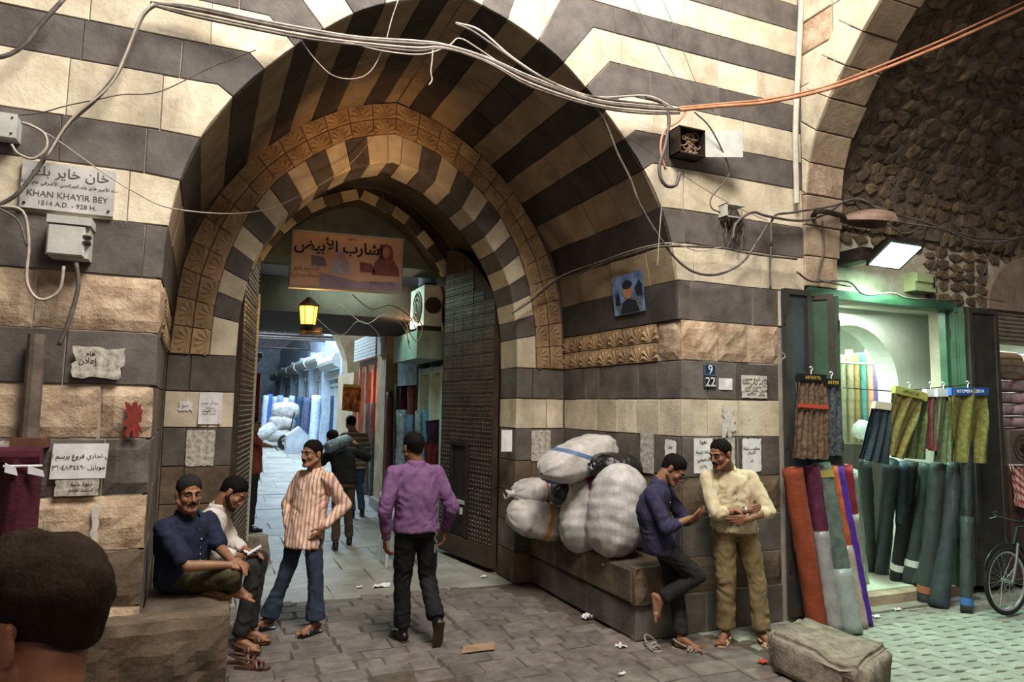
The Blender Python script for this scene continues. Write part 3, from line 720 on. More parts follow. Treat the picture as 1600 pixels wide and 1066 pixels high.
# shopfronts on the right side of the alley
X0 = 3.05
f1 = empty('shopfront', 'narrow white panelled shop door under the green metal box inside the gate', 'shopfront', (X0, 9.6, 0)); o = Vector((X0, 9.6, 0))
def loc(mb, o=None): return mb
def part(name, m, par, mb, **k):
    L = par.location; mb.v = [(x-L.x, y-L.y, z-L.z) for x, y, z in mb.v]; return mb.build(name, m, par, **k)
WDOOR = mat('white green door', '#a9b8ab', '#c6d2c6', .6, 4, 4)
part('door_panel', WDOOR, f1, MB().box(X0+.12, X0+.18, 9.75, 11.0, .15, 2.5))
fm = MB()
for y in (9.72, 10.3, 10.92): fm.box(X0, X0+.12, y, y+.09, .12, 2.55)
for z in (.12, 1.1, 2.45): fm.box(X0+.02, X0+.12, 9.75, 11.0, z, z+.09)
part('door_frame', mt('white green door', ''), f1, fm)
part('step', SLAB, f1, MB().box(X0-.1, 3.74, 9.6, 11.08, 0, .14))
part('wall_panel', mt('alley wall', ''), f1, MB().box(X0+.2, 3.74, 9.58, 11.1, 0, 5))
sb = MB().box(X0-.45, X0-.02, 9.52, 10.9, 2.62, 3.02); tag(sb.build('shutter_box', mat('pale green metal', '#6f867b', '#8ba196', .5, 4, 5)), 'pale green metal shutter box over the white door inside the gate', 'shutter box')
# air conditioner standing on the box
acu = empty('air_conditioner', 'white air conditioner with round black fan on top of green metal box', 'air conditioner', (2.62, 9.45, 3.05))
part('casing', mat('off white casing', '#a7a7a0', '#c2c2bb', .6, 6, 4), acu, MB().box(2.66, 2.93, 9.42, 10.15, 3.08, 3.66))
g = MB()
part('fan_shroud', METALD, acu, MB().cyl((2.65, 9.75, 3.37), (2.67, 9.75, 3.37), .24, n=24))
for r in (.08, .15, .22): g.tube([(2.642, 9.75+r*math.cos(t), 3.37+r*math.sin(t)) for t in np.linspace(0, 2*math.pi, 20)[:-1]], .005, 4, close=True)
part('fan_grille', GREYM, acu, g)
part('fan_shroud', METALD, acu, MB().cyl((2.79, 9.405, 3.37), (2.79, 9.425, 3.37), .12, n=20))
part('bracket', METALD, acu, MB().box(2.6, 2.95, 9.5, 9.56, 3.02, 3.08)); part('bracket', METALD, acu, MB().box(2.6, 2.95, 10.0, 10.06, 3.02, 3.08))
# pier and shops beyond
def shopfront(y0, y1, label, body, door, z=0, glass=None, hood=True, col=None, hx=None):
    z += ZF((y0+y1)/2)-.02; f = empty('shopfront', label, 'shopfront', (X0, y0, z)); L = y1-y0
    part('wall_panel', body, f, MB().box(X0+.32, 3.74, y0, y1, z, z+4.2))
    part('pier', body, f, MB().box(X0, 3.74, y0, y0+.38, z, z+3.0))
    part('door_panel', door, f, MB().box(X0+.25, X0+.33, y0+.4, y1-.06, z+.1, z+2.45))
    m_ = MB()
    for k in range(4): yy = y0+.4+(L-.5)*k/3; m_.box(X0+.19, X0+.26, yy-.03, yy+.03, z+.1, z+2.45)
    m_.box(X0+.19, X0+.26, y0+.4, y1-.06, z+2.0, z+2.08)
    part('door_frame', GREYM, f, m_)
    if hood:
        h = MB(); R = .2; c = (X0-.02, z+2.66)
        h.tube([(c[0], y0+.3, c[1]), (c[0], y1-.1, c[1])], R, 14); part('shutter_hood', GREYM, f, h)
        s_ = MB()
        for k in range(5): s_.box(X0+.1, X0+.14, y0+.4, y1-.1, z+2.2+k*.055, z+2.245+k*.055)
        part('shutter_slats', GREYM, f, s_)
    return f
f2 = empty('shopfront', 'open fronted roll shop under a blue poster, left of the white door', 'shopfront', (X0, 11.1, 0))
part('wall_panel', mt('alley wall', ''), f2, MB().box(3.68, 3.74, 11.1, 12.58, .0, 4.5).box(X0-.1, 3.68, 11.1, 12.58, 0, .14)); part('lintel', BEIGE, f2, MB().box(X0+.1, 3.68, 11.1, 12.58, 2.75, 4.0))
part('poster', mat('blue fashion poster', '#4c6f80', '#a8b8b0', .6, 5, 4, c3='#8c3b2e'), f2, MB().box(X0+.02, X0+.08, 11.2, 12.5, 2.3, 2.75))
pr = empty('stone_pier', 'beige square pier between the roll shop and the red lit display', 'pier', (X0, 12.85, 0))
part('shaft', BEIGE, pr, MB().box(X0-.12, 3.7, 12.85, 13.6, .14, 3.75)); part('base', SLAB, pr, MB().box(X0-.2, 3.7, 12.6, 13.58, 0, .2)); part('cable_box', GREYM, pr, MB().box(X0-.2, X0-.12, 13.0, 13.3, 2.9, 3.3))
f3 = empty('shopfront', 'glass shop front with glowing red and orange cloth display', 'shopfront', (X0, 13.6, 0))
part('wall_panel', BEIGE, f3, MB().box(3.6, 3.74, 13.6, 16.15, 0, 3.75)); 
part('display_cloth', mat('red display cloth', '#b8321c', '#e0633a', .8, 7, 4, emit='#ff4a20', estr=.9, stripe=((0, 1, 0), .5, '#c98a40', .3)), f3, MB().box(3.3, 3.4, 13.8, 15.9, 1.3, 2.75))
part('display_base', mt('alley wall', ''), f3, MB().box(3.1, 3.5, 13.8, 15.9, .1, 1.25)); m_ = MB()
for y in (13.65, 14.4, 15.2, 15.95): m_.box(X0-.02, X0+.04, y, y+.07, .1, 2.85)
m_.box(X0-.02, X0+.04, 13.65, 16, 2.8, 2.9); part('window_frame', mt('tan ashlar', ''), f3, m_)
h = MB()
for k in range(7): h.box(X0-.15, X0+.1, 13.7, 16.0, 2.92+k*.07, 2.98+k*.07)
part('shutter_slats', GREYM, f3, h)
ar = empty('stone_pier', 'broad stone pier with arch springer before the blue lit shops', 'pier', (X0, 16.2, 0))
part('shaft', BEIGE, ar, MB().box(X0-.1, 3.74, 16.2, 18.4, .1, 2.7))
part('springer', BEIGE, ar, MB().prism([(3.74, 2.7), (X0-.1, 2.7)]+[(X0-.1-.9*t*t, 2.7+1.6*t) for t in np.linspace(.2, 1, 6)]+[(3.74, 4.6)], lambda u, v, h: (u, 17.0+h, v), 0, .6))
labs = ['pale blue shopfront just past the stone pier, its hood nearest', 'second pale blue shopfront past the stone pier', 'third pale blue shopfront past the stone pier', 'fourth pale shopfront, small and far down the alley', 'fifth shopfront far down the alley', 'farthest shopfront at the alley end']
y = 18.5
for i, lb in enumerate(labs):
    L = 3.3 if i < 4 else 5; shopfront(y, y+L, lb, BLUEW, mt('blue white door', '#7f97ae', '#a9bccb', .6, 4, 4)); y += L
# left side of the alley: red cloth and a few hoods
for i, y in enumerate((13, 17, 21.5, 26)):
    o = MB().box(.285, .75+.25*i, y, y+2.6, 2.75+ZF(y), 2.83+ZF(y)).build('awning', mt('awning cloth', '#49565a', '#6d7a7c', .9, 4, 4)); tag(o, ['grey awning on the left wall of the alley, nearest the gate', 'second grey awning on the left wall of the alley', 'third grey awning on the left wall of the alley', 'farthest grey awning on the left wall of the alley'][i], 'awning')
tag(MB().box(.72, .77, 13.6, 14.3, 1.0, 2.5).build('hanging_cloth', mat('red cloth', '#7a1f1c', '#a13028', .9, 5, 4, .01)), 'red cloth hanging on the left side of the alley behind the gate leaf', 'cloth')
# overhead braces
st = empty('roof_brace', 'steel lattice braces spanning high across the alley', 'brace', (1.7, 20, 3.2)); 
for k, y in enumerate((18, 21, 24, 28)):
    b = MB(); z = 3.3+ZF(y)
    b.tube([(.3, y, z), (3.4, y, z)], .035, 6); b.tube([(.3, y, z+.55), (3.4, y, z+.55)], .035, 6)
    for i in range(5): b.tube([(.3+.62*i, y, z), (.61+.62*i, y, z+.55), (.92+.62*i, y, z)], .02, 5)
    part('truss', METALD, st, b)
# ================================================================ writing
import unicodedata
FORMS = {}
for cp in range(0xFE80, 0xFEFD):
    d = unicodedata.decomposition(chr(cp)).split()
    if len(d) >= 2: FORMS.setdefault(''.join(chr(int(x, 16)) for x in d[1:]), {})[d[0][1:-1]] = chr(cp)
def arab(s):
    s = s.replace('لا', '\x01').replace('لأ', '\x02'); lig = {'\x01': 'لا', '\x02': 'لأ'}
    out = []
    ok = lambda c: lig.get(c, c) in FORMS
    dual = lambda c: ok(c) and 'initial' in FORMS[lig.get(c, c)]
    for i, c in enumerate(s):
        if not ok(c): out.append(c); continue
        f = FORMS[lig.get(c, c)]; pv = i > 0 and dual(s[i-1]); nx = i+1 < len(s) and ok(s[i+1]) and dual(c) and 'final' in FORMS[lig.get(s[i+1], s[i+1])]
        k = 'medial' if pv and nx else 'final' if pv else 'initial' if nx else 'isolated'
        out.append(f.get(k) or f.get('isolated') or c)
    return ''.join(out[::-1])
def text(s, p, right, up, size, m, par=None, name='lettering', align='CENTER', w=None, bold=0):
    cu = bpy.data.curves.new(name, 'FONT'); cu.body = s; cu.size = size; cu.align_x = align; cu.align_y = 'CENTER'; cu.resolution_u = 2
    cu.extrude = .0008; cu.offset = bold; cu.materials.append(m)
    r = Vector(right).normalized(); u = Vector(up); u = (u-r*u.dot(r)).normalized(); n = r.cross(u)
    mw = Matrix((r, u, n)).transposed().to_4x4(); p = Vector(p)-(par.location if par else Vector())
    if w: mw = mw @ Matrix.Diagonal((w, 1, 1, 1))
    mw.translation = p; o = bpy.data.objects.new(name, cu); COL.objects.link(o); o.parent = par; o.matrix_basis = mw; return o
class Sheet:
    """a flat sheet on a wall: corner points of the sheet in world space, with an outward normal"""
    def __init__(s, tl, tr, bl, off): s.tl, s.r, s.d = Vector(tl), Vector(tr)-Vector(tl), Vector(bl)-Vector(tl); s.n = Vector(off)
    def at(s, u, v, h=0): return s.tl+s.r*u+s.d*v+s.n*h
def sheet_mesh(sh, t=.003, torn=0, curl=0, nu=6, nv=6, seed=1):
    rnd = random.Random(seed); mb = MB(); P = []
    if torn:
        for a, b in (((0, 0), (1, 0)), ((1, 0), (1, 1)), ((1, 1), (0, 1)), ((0, 1), (0, 0))):
            for k in range(9):
                q = k/9; u, v = a[0]+(b[0]-a[0])*q, a[1]+(b[1]-a[1])*q; e = rnd.random()**2*torn
                P.append((u+(.5-u)*e*1.2, v+(.5-v)*e*1.2))
        mb.prism(P, lambda u, v, h: sh.at(u, v, h), 0, t)
    else:
        f = lambda o: (lambda u, v: sh.at(u, v, o+curl*(abs(u-.5)*2)**4*v**2+.0015*math.sin(u*7+v*5)))
        mb.grid(nu, nv, f(t)); mb.grid(nu, nv, f(0))
    return mb
def on_front(x0, y0, x1, y1, Y=5.15, skew=0, h=.008):
    a, b, c = fy(x0, y0, Y), fy(x1, y1 if 0 else y0, Y), fy(x0, y1, Y); b = Vector((b.x, Y, a.z)); c = Vector((a.x+skew, Y, c.z))
    if x1 < 240: h += .03
    for q in (a, b, c): q.y -= h
    return Sheet(a, b, c, (0, -1, 0))
def notice(label, sh, m=PAPER, torn=0, lines=None, curl=0, seed=1, cat_='notice', name='paper_notice', group=None):
    o = empty(name, label, cat_, sh.at(.5, .5), group=group)
    part('sheet', m, o, sheet_mesh(sh, torn=torn, curl=curl, seed=seed))
    for (s, u, v, size) in (lines or []):
        text(arab(s) if any('\u0600' <= c <= '\u06ff' for c in s) else s, sh.at(u, v, .0045), sh.r, -sh.d, size, INK, o)
    return o
# stone plaque with the building's name
s = on_front(38, 258, 180, 336, h=.02); s.tl = fy(38, 252)+Vector((0, -.02, 0)); s.d = Vector((0, 0, fy(38, 326).z-s.tl.z)); s.r = Vector((fy(180, 300).x-s.tl.x, 0, 0))
pl = empty('name_plaque', 'white marble name plaque with Arabic and English lettering on the left wall', 'sign', s.at(.5, .5))
part('slab', mat('grey marble', '#a3a09c', '#c2bfbb', .5, 5, 7, .002), pl, MB().prism([(0, 0), (1, 0), (1, 1), (0, 1)], lambda u, v, h: s.at(u, v, h), -.02, .018))
ENG = mat('engraved lettering', '#4d4744')
pl2 = lambda t, u, v, z, w=None: text(arab(t) if '\u0600' <= t[0] <= '\u06ff' else t, s.at(u, v, .0195), s.r, -s.d, z, ENG, pl, w=w)
pl2('خان خاير بك', .52, .20, .088); pl2('بناه الأمير خاير بك الجركسي الأشرفي عام ١٥١٤ م', .5, .44, .03); pl2('KHAN KHAYIR BEY', .5, .68, .055, .95); pl2('1514 A.D. - 928 H.', .5, .87, .042)
for u in (.05, .95):
    q = s.at(u, .9, .018); part('screw', METALD, pl, MB().cyl(q, q+Vector((0, -.008, 0)), .008, n=8))
# notices on the walls
notice('torn whitish poster remnant on the dark stone of the left pier', on_front(115, 541, 198, 592), PAPERO, torn=.16, seed=4, lines=[('إعلان', .3, .45, .05), ('هام', .35, .22, .04)])
notice('clean white sheet with two printed lines beside the drainpipe', on_front(86, 693, 172, 748, skew=-.01), PAPER, lines=[('محل تجاري فروغ برسم البيع', .5, .36, .038), ('موبايل ٠٩٤٤٣٨٤٠٦٣', .5, .68, .038)])
notice('old layered leaflet showing below the white for sale sheet', on_front(88, 749, 157, 775, h=.005), PAPERO, torn=.05, seed=2, lines=[('دعوة عامة', .6, .3, .03), ('السبت القادم', .6, .65, .025)])
notice('scrap of faded poster at the picture edge above the wine red cloth', on_front(-30, 688, 18, 722), PAPERO, torn=.08, seed=9)
notice('small torn white scrap on the left jamb beside the printed notice', on_front(278, 625, 302, 643, YR), PAPER, torn=.3, seed=5, lines=[('للبيع', .5, .5, .03)])
notice('white notice with curling edge on the left gate jamb', on_front(312, 613, 348, 663, YR), PAPER, curl=.03, lines=[('رسم آل حسن', .5, .33, .035), ('مبارك', .5, .48, .03), ('شركة القماش', .5, .58, .035), ('محمد كريم', .5, .66, .035)])
notice('dark weathered poster remnant low on the left gate jamb', on_front(292, 672, 337, 729, YR), PAPERO, torn=.05, seed=7)
notice('weathered poster remnant on the right gate jamb above the sacks', on_front(830, 672, 860, 721, YR), PAPERO, torn=.04, seed=8)
notice('tall pale paper strip on the wooden edge of the right gate jamb', on_front(783, 672, 800, 706, YR), PAPER, torn=.03, seed=3)
notice('blank white square paper right of the number plates', on_front(1122, 591, 1143, 609), PAPER)
notice('handwritten Arabic notice with nibbled edge near the shop shutters', on_front(1157, 586, 1197, 622), PAPERO if 0 else mt('ivory paper', '#b9b3a6', '#cec9bd', .9, 9, 4), torn=.04, seed=12, lines=[('محل للبيع حسون', .55, .15, .045), ('مائة متر ابواب خلفية', .55, .33, .04), ('٧٢ حانوت اكس', .55, .5, .04), ('العنوان مقابل الخان', .55, .66, .04), ('هاتف ٢١٢٣٤٥', .55, .84, .04)])
notice('white funeral notice behind the cream shirted man, left of his head', on_front(1083, 685, 1112, 740), PAPER, lines=[('نعوة', .5, .1, .05), ('العائلة الكريمة', .5, .4, .03), ('النعيمي', .5, .6, .045), ('والأهل', .5, .8, .03)])
notice('blotched torn poster right behind the head of the cream shirted man', on_front(1118, 684, 1147, 738, h=.006), PAPERO, torn=.05, seed=21)
notice('white torn bill with handwriting right of the cream shirted man', on_front(1158, 685, 1188, 738), PAPER, torn=.06, seed=22, lines=[('مطلوب شقة', .5, .3, .04), ('للايجار', .5, .42, .04), ('هـ', .5, .65, .05)])
def on_side(px0, py0, px1, py1, s_=1, h=.01):
    def w_(x, y):
        d = ray(x, y); k = .045 if s_ > 0 else .033; X0_ = XR if s_ > 0 else XL   # x = X0 - k*(y-YF)
        t = (X0_+k*YF)/(d.x+k*d.y); return O3+d*t
    a, b, c = w_(px0, py0), w_(px1, py0), w_(px0, py1); b.z = a.z; c = Vector((a.x, a.y, c.z)); n = Vector((-s_, 0, 0))
    for q in (a, b, c): q += n*h
    return Sheet(a, b, c, n)
notice('faded grey poster strip on the side wall left of the phone reader', on_side(1002, 672, 1023, 738), PAPERO, torn=.03, seed=14)
notice('pale ragged poster beside the pier corner behind the phone reader', on_side(1040, 686, 1058, 742), PAPER, torn=.08, seed=15, lines=[('بيان', .5, .2, .04), ('الى الاهالي', .5, .45, .03)])
# election style poster: generic portrait
s = on_side(967, 436, 1015, 495, h=.012); s.tl.x -= .075; s.d.x += .05; s.tl.y -= .0
po = empty('wall_poster', 'blue poster with a suited man portrait taped high on the right soffit wall', 'poster', s.at(.5, .5))
part('sheet', mat('blue sky print', '#27407a', '#7fa0cf', .5, 6, 5), po, sheet_mesh(s, torn=.0, curl=.01))
def blobs(sh, pts, h=.004): return MB().prism(pts, lambda u, v, k: sh.at(u, v, k), h, h+.001)
def ell(cx, cy, rx, ry, n=14, a0=0, a1=2*math.pi): return [(cx+rx*math.cos(t), cy+ry*math.sin(t)) for t in np.linspace(a0, a1, n, endpoint=False)]
SKP, SUIT, CROWD = mat('printed skin', '#b98262'), mat('printed suit', '#1d2230'), mat('printed crowd', '#20242e', '#8b8f9c', .6, 60, 5)
part('print_crowd', CROWD, po, blobs(s, [(0, .62), (.3, .7), (.6, .6), (1, .66), (1, 1), (0, 1)], .005))
part('print_suit', SUIT, po, blobs(s, [(.2, .98), (.3, .7), (.5, .62), (.72, .7), (.82, .98)], .0065))
part('print_face', SKP, po, blobs(s, ell(.5, .42, .15, .21), .008)); part('print_hair', SUIT, po, blobs(s, ell(.5, .27, .165, .11), .0095))
part('print_figure', SUIT, po, blobs(s, [(.06, .75), (.08, .5), (.15, .42), (.22, .5), (.22, .75)], .0065)); part('print_figure', SUIT, po, blobs(s, [(.78, .6), (.72, .4), (.88, .2), (.97, .35), (.95, .6)], .0065))
# paint marks and drips on the stones
for (a, b_, c, d, Y, m, sd, nm) in ((196, 628, 226, 684, 5.15, mt('red paint', '#6e1f1a', '#8a3229', .7, 20, 3), 31, 'red_paint_mark'), (1126, 634, 1148, 684, 5.15, mt('white paint', '#b0aaa0', '#cfc9c0', .8, 20, 3), 32, 'white_paint_mark'), (146, 782, 160, 866, 5.15, mt('white paint', ''), 33, 'white_paint_mark')):
    s = on_front(a, b_, c, d, Y, h=.012 if a > 300 else .02); sheet_mesh(s, t=.002, torn=.42, seed=sd).build(nm, m, wallF)
# house number plates
for t, y0, y1, lb in (('9', 569, 587, 'blue enamel number plate reading 9, above the plate 22'), ('22', 589, 605, 'small dark blue enamel number plate reading 22')):
    s = on_front(1098, y0, 1117, y1, h=.012); o = empty('number_plate', lb, 'number plate', s.at(.5, .5))
    part('plate', mat('blue enamel '+t, '#1d3a55' if t == '9' else '#1f2a38', rough=.3), o, MB().prism([(0, 0), (1, 0), (1, 1), (0, 1)], lambda u, v, h: s.at(u, v, h), 0, .008))
    part('rim', GREYM, o, MB().tube([s.at(u, v, .009) for u, v in ((.05, .06), (.95, .06), (.95, .94), (.05, .94))], .002, 4, close=True))
    text(t, s.at(.5, .5, .011), s.r, -s.d, .115, PAPER, o)

# ================================================================ banner in the gate
Yb = 8.3; s = Sheet(fy(457, 359, Yb), fy(631, 372, Yb), fy(452, 443, Yb), (0, -1, 0)); s.r = Vector((1.32, 0, .03)); s.d = Vector((-.01, 0, -.67))
bn = empty('shop_banner', 'hanging box sign with Arabic brush lettering and two scarf portraits in the gateway', 'sign', s.at(.5, .5))
part('box', mat('banner casing', '#a9927a', rough=.6), bn, MB().prism([(0, 0), (1, 0), (1, 1), (0, 1)], lambda u, v, h: s.at(u, v, h), -.14, 0))
part('face', mat('banner print', '#c28e66', '#d9ab86', .5, 2.2, 3, c3='#b98a92'), bn, blobs(s, [(.015, .03), (.985, .03), (.985, .97), (.015, .97)], .002))
part('lower_band', mat('banner mauve band', '#7d6a80', '#a58b94', .5, 3, 3), bn, blobs(s, [(.25, .72), (.6, .84), (.985, .80), (.985, .97), (.26, .97)], .0035))
part('rim', GREYM, bn, MB().tube([s.at(u, v, .004) for u, v in ((0, 0), (1, 0), (1, 1), (0, 1))], .010, 4, close=True))
BR = mat('brush lettering', '#1b1416'); MAR = mat('printed maroon', '#6d2a26', '#8d4438', .5, 9, 4); LIL = mat('printed lilac scarf', '#9a8796', '#b9a3a6', .5, 9, 4)
text(arab('إشارب الأبيض'), s.at(.415, .25, .006), s.r, -s.d, .185, BR, bn, w=.98, bold=.004)
text('NEMO', s.at(.52, .09, .006), s.r, -s.d, .04, BR, bn); text(arab('لف حرير تبيع'), s.at(.14, .66, .006), s.r, -s.d, .055, BR, bn)
text(arab('جملة ومفرق'), s.at(.12, .78, .006), s.r, -s.d, .07, mat('red print', '#a33527'), bn); text('٢١٢٣٨٨٨ - ٠٩٤٤', s.at(.82, .85, .006), s.r, -s.d, .05, BR, bn)
for c, m, fl in (((.44, .42), LIL, 1), ((.84, .30), MAR, -1)):
    k = 1.0 if fl > 0 else 1.35
    part('print_scarf', m, bn, blobs(s, [(c[0]+x*k, c[1]+y*k) for x, y in ((-.055, -.06), (-.03, -.12), (0, -.14), (.035, -.11), (.05, -.03), (.05, .07), (.09, .18), (.10, .30), (-.09, .30), (-.08, .14), (-.05, .06))], .005))
    part('print_face', SKP, bn, blobs(s, ell(c[0], c[1]-.02*k, .026*k, .075*k), .0065))
for c in ((.23, .52), (.66, .58)):
    m_ = MB().prism([(c[0]-.06, c[1]-.1), (c[0]+.05, c[1]-.08), (c[0]+.09, c[1]+.08), (c[0]-.05, c[1]+.08)], lambda u, v, h: s.at(u, v, h), .005, .006)
    for i in range(8): m_.prism([(c[0]-.05+i*.017, c[1]+.08), (c[0]-.045+i*.017, c[1]+.08), (c[0]-.045+i*.017, c[1]+.13)], lambda u, v, h: s.at(u, v, h), .005, .006)
    part('print_shawl', MAR if c[0] > .5 else mt('printed grey', '#5a4a58', '#75636e', .5, 9, 4), bn, m_)
for u in (.27, .8): q = s.at(u, 0, -.05); part('hanging_wire', CABLE, bn, MB().tube([q, q+Vector((0, 0, .55))], .004, 4))
# lantern and arrow sign
lt = empty('lantern', 'glowing yellow glass lantern hanging under the box sign', 'lantern', fy(482, 490, 8.9)); L = lt.location.copy(); c = L
part('glass', mat('lamp glass lit', '#ffc24a', emit='#ffb030', estr=9), lt, MB().tube([c+Vector((0, 0, -.14)), c+Vector((0, 0, .08))], [.09, .115], 6))
part('cap', METALD, lt, MB().tube([c+Vector((0, 0, .08)), c+Vector((0, 0, .11)), c+Vector((0, 0, .2))], [.16, .13, .03], 6)); part('base', METALD, lt, MB().tube([c+Vector((0, 0, -.17)), c+Vector((0, 0, -.14))], [.06, .1], 6))
fb_ = MB()
for k in range(6): t = k*math.pi/3; fb_.tube([c+Vector((.093*math.cos(t), .093*math.sin(t), -.14)), c+Vector((.118*math.cos(t), .118*math.sin(t), .08))], .006, 4)
part('cage', METALD, lt, fb_); part('suspension_wire', CABLE, lt, MB().tube([c+Vector((0, 0, .2)), c+Vector((.1, -.3, .62))], .005, 4))
point('lantern_light', L+Vector((0, -.28, .0)), 16, (1, .62, .22), .1)
s = Sheet(fy(467, 512, 9.0), fy(503, 512, 9.0), fy(467, 524, 9.0), (0, -1, 0))
o = empty('arrow_sign', 'small black sign with a left arrow under the lantern', 'sign', s.at(.5, .5)); part('board', DGREEN, o, MB().prism([(0, 0), (1, 0), (1, 1), (0, 1)], lambda u, v, h: s.at(u, v, h), -.01, .01))
part('arrow', mt('brass print', '#b88b4a'), o, blobs(s, [(.1, .5), (.25, .2), (.25, .42), (.9, .42), (.9, .58), (.25, .58), (.25, .8)], .012))
# bare bulb tube at the shops behind the gate
o = empty('work_lamp', 'bright bare lamp tangled in wires by the air conditioner', 'lamp', fx(646, 512, 2.75)); c = o.location.copy()
part('bulb', mat('bulb lit', '#ffd9a0', emit='#ffc070', estr=14), o, MB().tube([c+Vector((0, 0, -.10)), c+Vector((0, 0, -.05)), c+Vector((.01, 0, .08)), c+Vector((.01, 0, .12))], [.02, .045, .045, .02], 8)); part('socket', METALD, o, MB().cyl(c+Vector((.01, 0, .12)), c+Vector((.01, 0, .2)), .03, n=8))
point('work_lamp_light', c+Vector((-.15, -.2, 0)), 12, (1, .7, .4), .06)

# ================================================================ boxes and lamps on the walls
def box_on(x0, y0, x1, y1, d, Y=5.15): a, b = fy(x0, y0, Y), fy(x1, y1, Y); return a.x, b.x, b.z, a.z, d
x0, x1, z0, z1, d = box_on(87, 346, 143, 411, .14); o = empty('meter_box', 'grey metal meter box on the dark course below the name plaque', 'electrical box', ((x0+x1)/2, 5.08, z0))
part('casing', GREYM, o, MB().box(x0, x1, YF-d, YF, z0, z1)); part('lid', GREYM, o, MB().stone([(x0-.01, z0+.005), (x1-.02, z0+.005), (x1-.02, z1-.05), (x0-.01, z1-.05)], lambda u, v, h: (u, YF-d-h, v), gap=0, bev=.01, depth=0, proud=.03, step=9, amp=0))
part('rain_cap', GREYM, o, MB().box(x0-.015, x1+.01, YF-d-.035, YF, z1-.045, z1+.005))
for z in (z0+.09, z1-.12): part('latch', METALD, o, MB().box(x1-.03, x1+.008, YF-d-.036, YF-d+.03, z, z+.014))
x0, x1, z0, z1, d = box_on(-25, 184, 32, 226, .12); o = empty('junction_box', 'pale junction box at the upper left picture edge', 'electrical box', (x0, 5.08, z0))
part('casing', GREYM, o, MB().box(x0, x1, YF-d, YF, z0, z1)); part('lid', GREYM, o, MB().box(x0-.005, x1+.006, YF-d-.018, YF-d, z0-.006, z1+.006))
for u, v in ((x1-.02, z1-.02), (x1-.02, z0+.02)): part('screw', METALD, o, MB().cyl((u, YF-d-.018, v), (u, YF-d-.024, v), .006, n=6))
x0, x1, z0, z1, d = box_on(1045, 205, 1085, 254, .16); o = empty('fuse_box', 'open fuse box full of coiled wires with its door swung right', 'electrical box', (x0, 5.06, z0))
part('casing', METALD, o, MB().box(x0, x1, YF-.02, YF, z0, z1).box(x0, x0+.012, YF-d, YF, z0, z1).box(x1-.012, x1, YF-d, YF, z0, z1).box(x0, x1, YF-d, YF, z0, z0+.012).box(x0, x1, YF-d, YF, z1-.012, z1))
part('door', GREYM, o, MB().hull8([(x1, YF-d, z0), (x1+.33, YF-d-.12, z0+.01), (x1+.33, YF-d-.12, z1+.01), (x1, YF-d, z1)], [(x1+.004, YF-d+.01, z0), (x1+.334, YF-d-.11, z0+.01), (x1+.334, YF-d-.11, z1+.01), (x1+.004, YF-d+.01, z1)]))
m_ = MB(); rnd = random.Random(3)
for k in range(16):
    c = Vector((rnd.uniform(x0+.05, x1-.05), YF-.07, rnd.uniform(z0+.05, z1-.05))); r = rnd.uniform(.03, .06); a0 = rnd.random()*6
    m_.tube([c+Vector((r*math.cos(a0+t), -.02*t/3, r*math.sin(a0+t)*.7)) for t in np.linspace(0, 4.5, 9)], .006, 5)
part('coiled_wires', mat('copper and grey wire', '#6a4a35', '#b39a80', .5, 30, 2), o, m_)
x0, x1, z0, z1, d = box_on(1122, 322, 1151, 347, .12); o = empty('broken_socket_box', 'small broken wall box spilling a fringe of frayed wires', 'electrical box', (x0, 5.1, z0))
part('casing', GREYM, o, MB().box(x0, x0+.012, YF-d, YF, z0, z1).box(x0, x1, YF-d, YF, z1-.01, z1).box(x0, x1, YF-d, YF, z0, z0+.01))
m_ = MB()
for k in range(34):
    c = Vector((rnd.uniform(x0+.02, x1+.03), YF-rnd.uniform(.03, .1), rnd.uniform(z0, z1))); pts = [c]
    for j in range(5): pts.append(pts[-1]+Vector((rnd.uniform(-.035, .035), rnd.uniform(-.01, .01), rnd.uniform(-.11, .0))))
    m_.tube(cat(pts, 2), .003, 3)
part('frayed_wires', CABLE, o, m_)
# old street lamp hood and flood light over the shop
c = fy(1318, 345, 4.95); e = fy(1390, 350, 4.75); o = empty('street_lamp', 'old brown street lamp hood on a bent arm above the flood light', 'lamp', fy(1262, 375, 5.2)); ax = (e-c)
hd = MB()
def hood(u, v):
    t = u; a = math.pi*v; r = .055+.11*math.sin(min(t*1.5, 1)*math.pi/2)*(1 if t < .9 else math.sqrt(max(0, 1-((t-.9)/.1)**2))*1)
    return c+ax*t+Vector((-.3*r*math.cos(a)*.3, -r*math.cos(a)*.9, r*math.sin(a)*.9-.02*t))
hd.grid(14, 10, hood); part('hood', mat('rusty lamp enamel', '#5c473a', '#8a7060', .6, 6, 5), o, hd)
part('arm', METALD, o, MB().tube(cat([fy(1262, 378, 5.25), fy(1268, 345, 5.15), fy(1280, 330, 5.0), fy(1318, 338, 4.95)], 4), .028, 8)); part('bracket', METALD, o, MB().tube([fy(1245, 368, 5.25), fy(1282, 376, 5.25)], .015, 6))
f = empty('flood_light', 'lit greenish white flood light over the fabric shop doorway', 'lamp', fy(1392, 398, 4.9)); c = f.location.copy()
R_ = Vector((.96, 0, .0)); 
def fl(u, v, h): return c+Vector((.25*u, -.15*v-.05, -.0*u+.10*v))+Vector((0, .09, .12)).normalized()*0+Vector((0, -.35*0, h))
part('housing', METALD, f, MB().hull8([fl(-1, -1, -.02), fl(1, -1, -.02), fl(1, 1, -.02), fl(-1, 1, -.02)], [fl(-.7, -.7, .14), fl(.7, -.7, .14), fl(.7, .6, .10), fl(-.7, .6, .10)]))
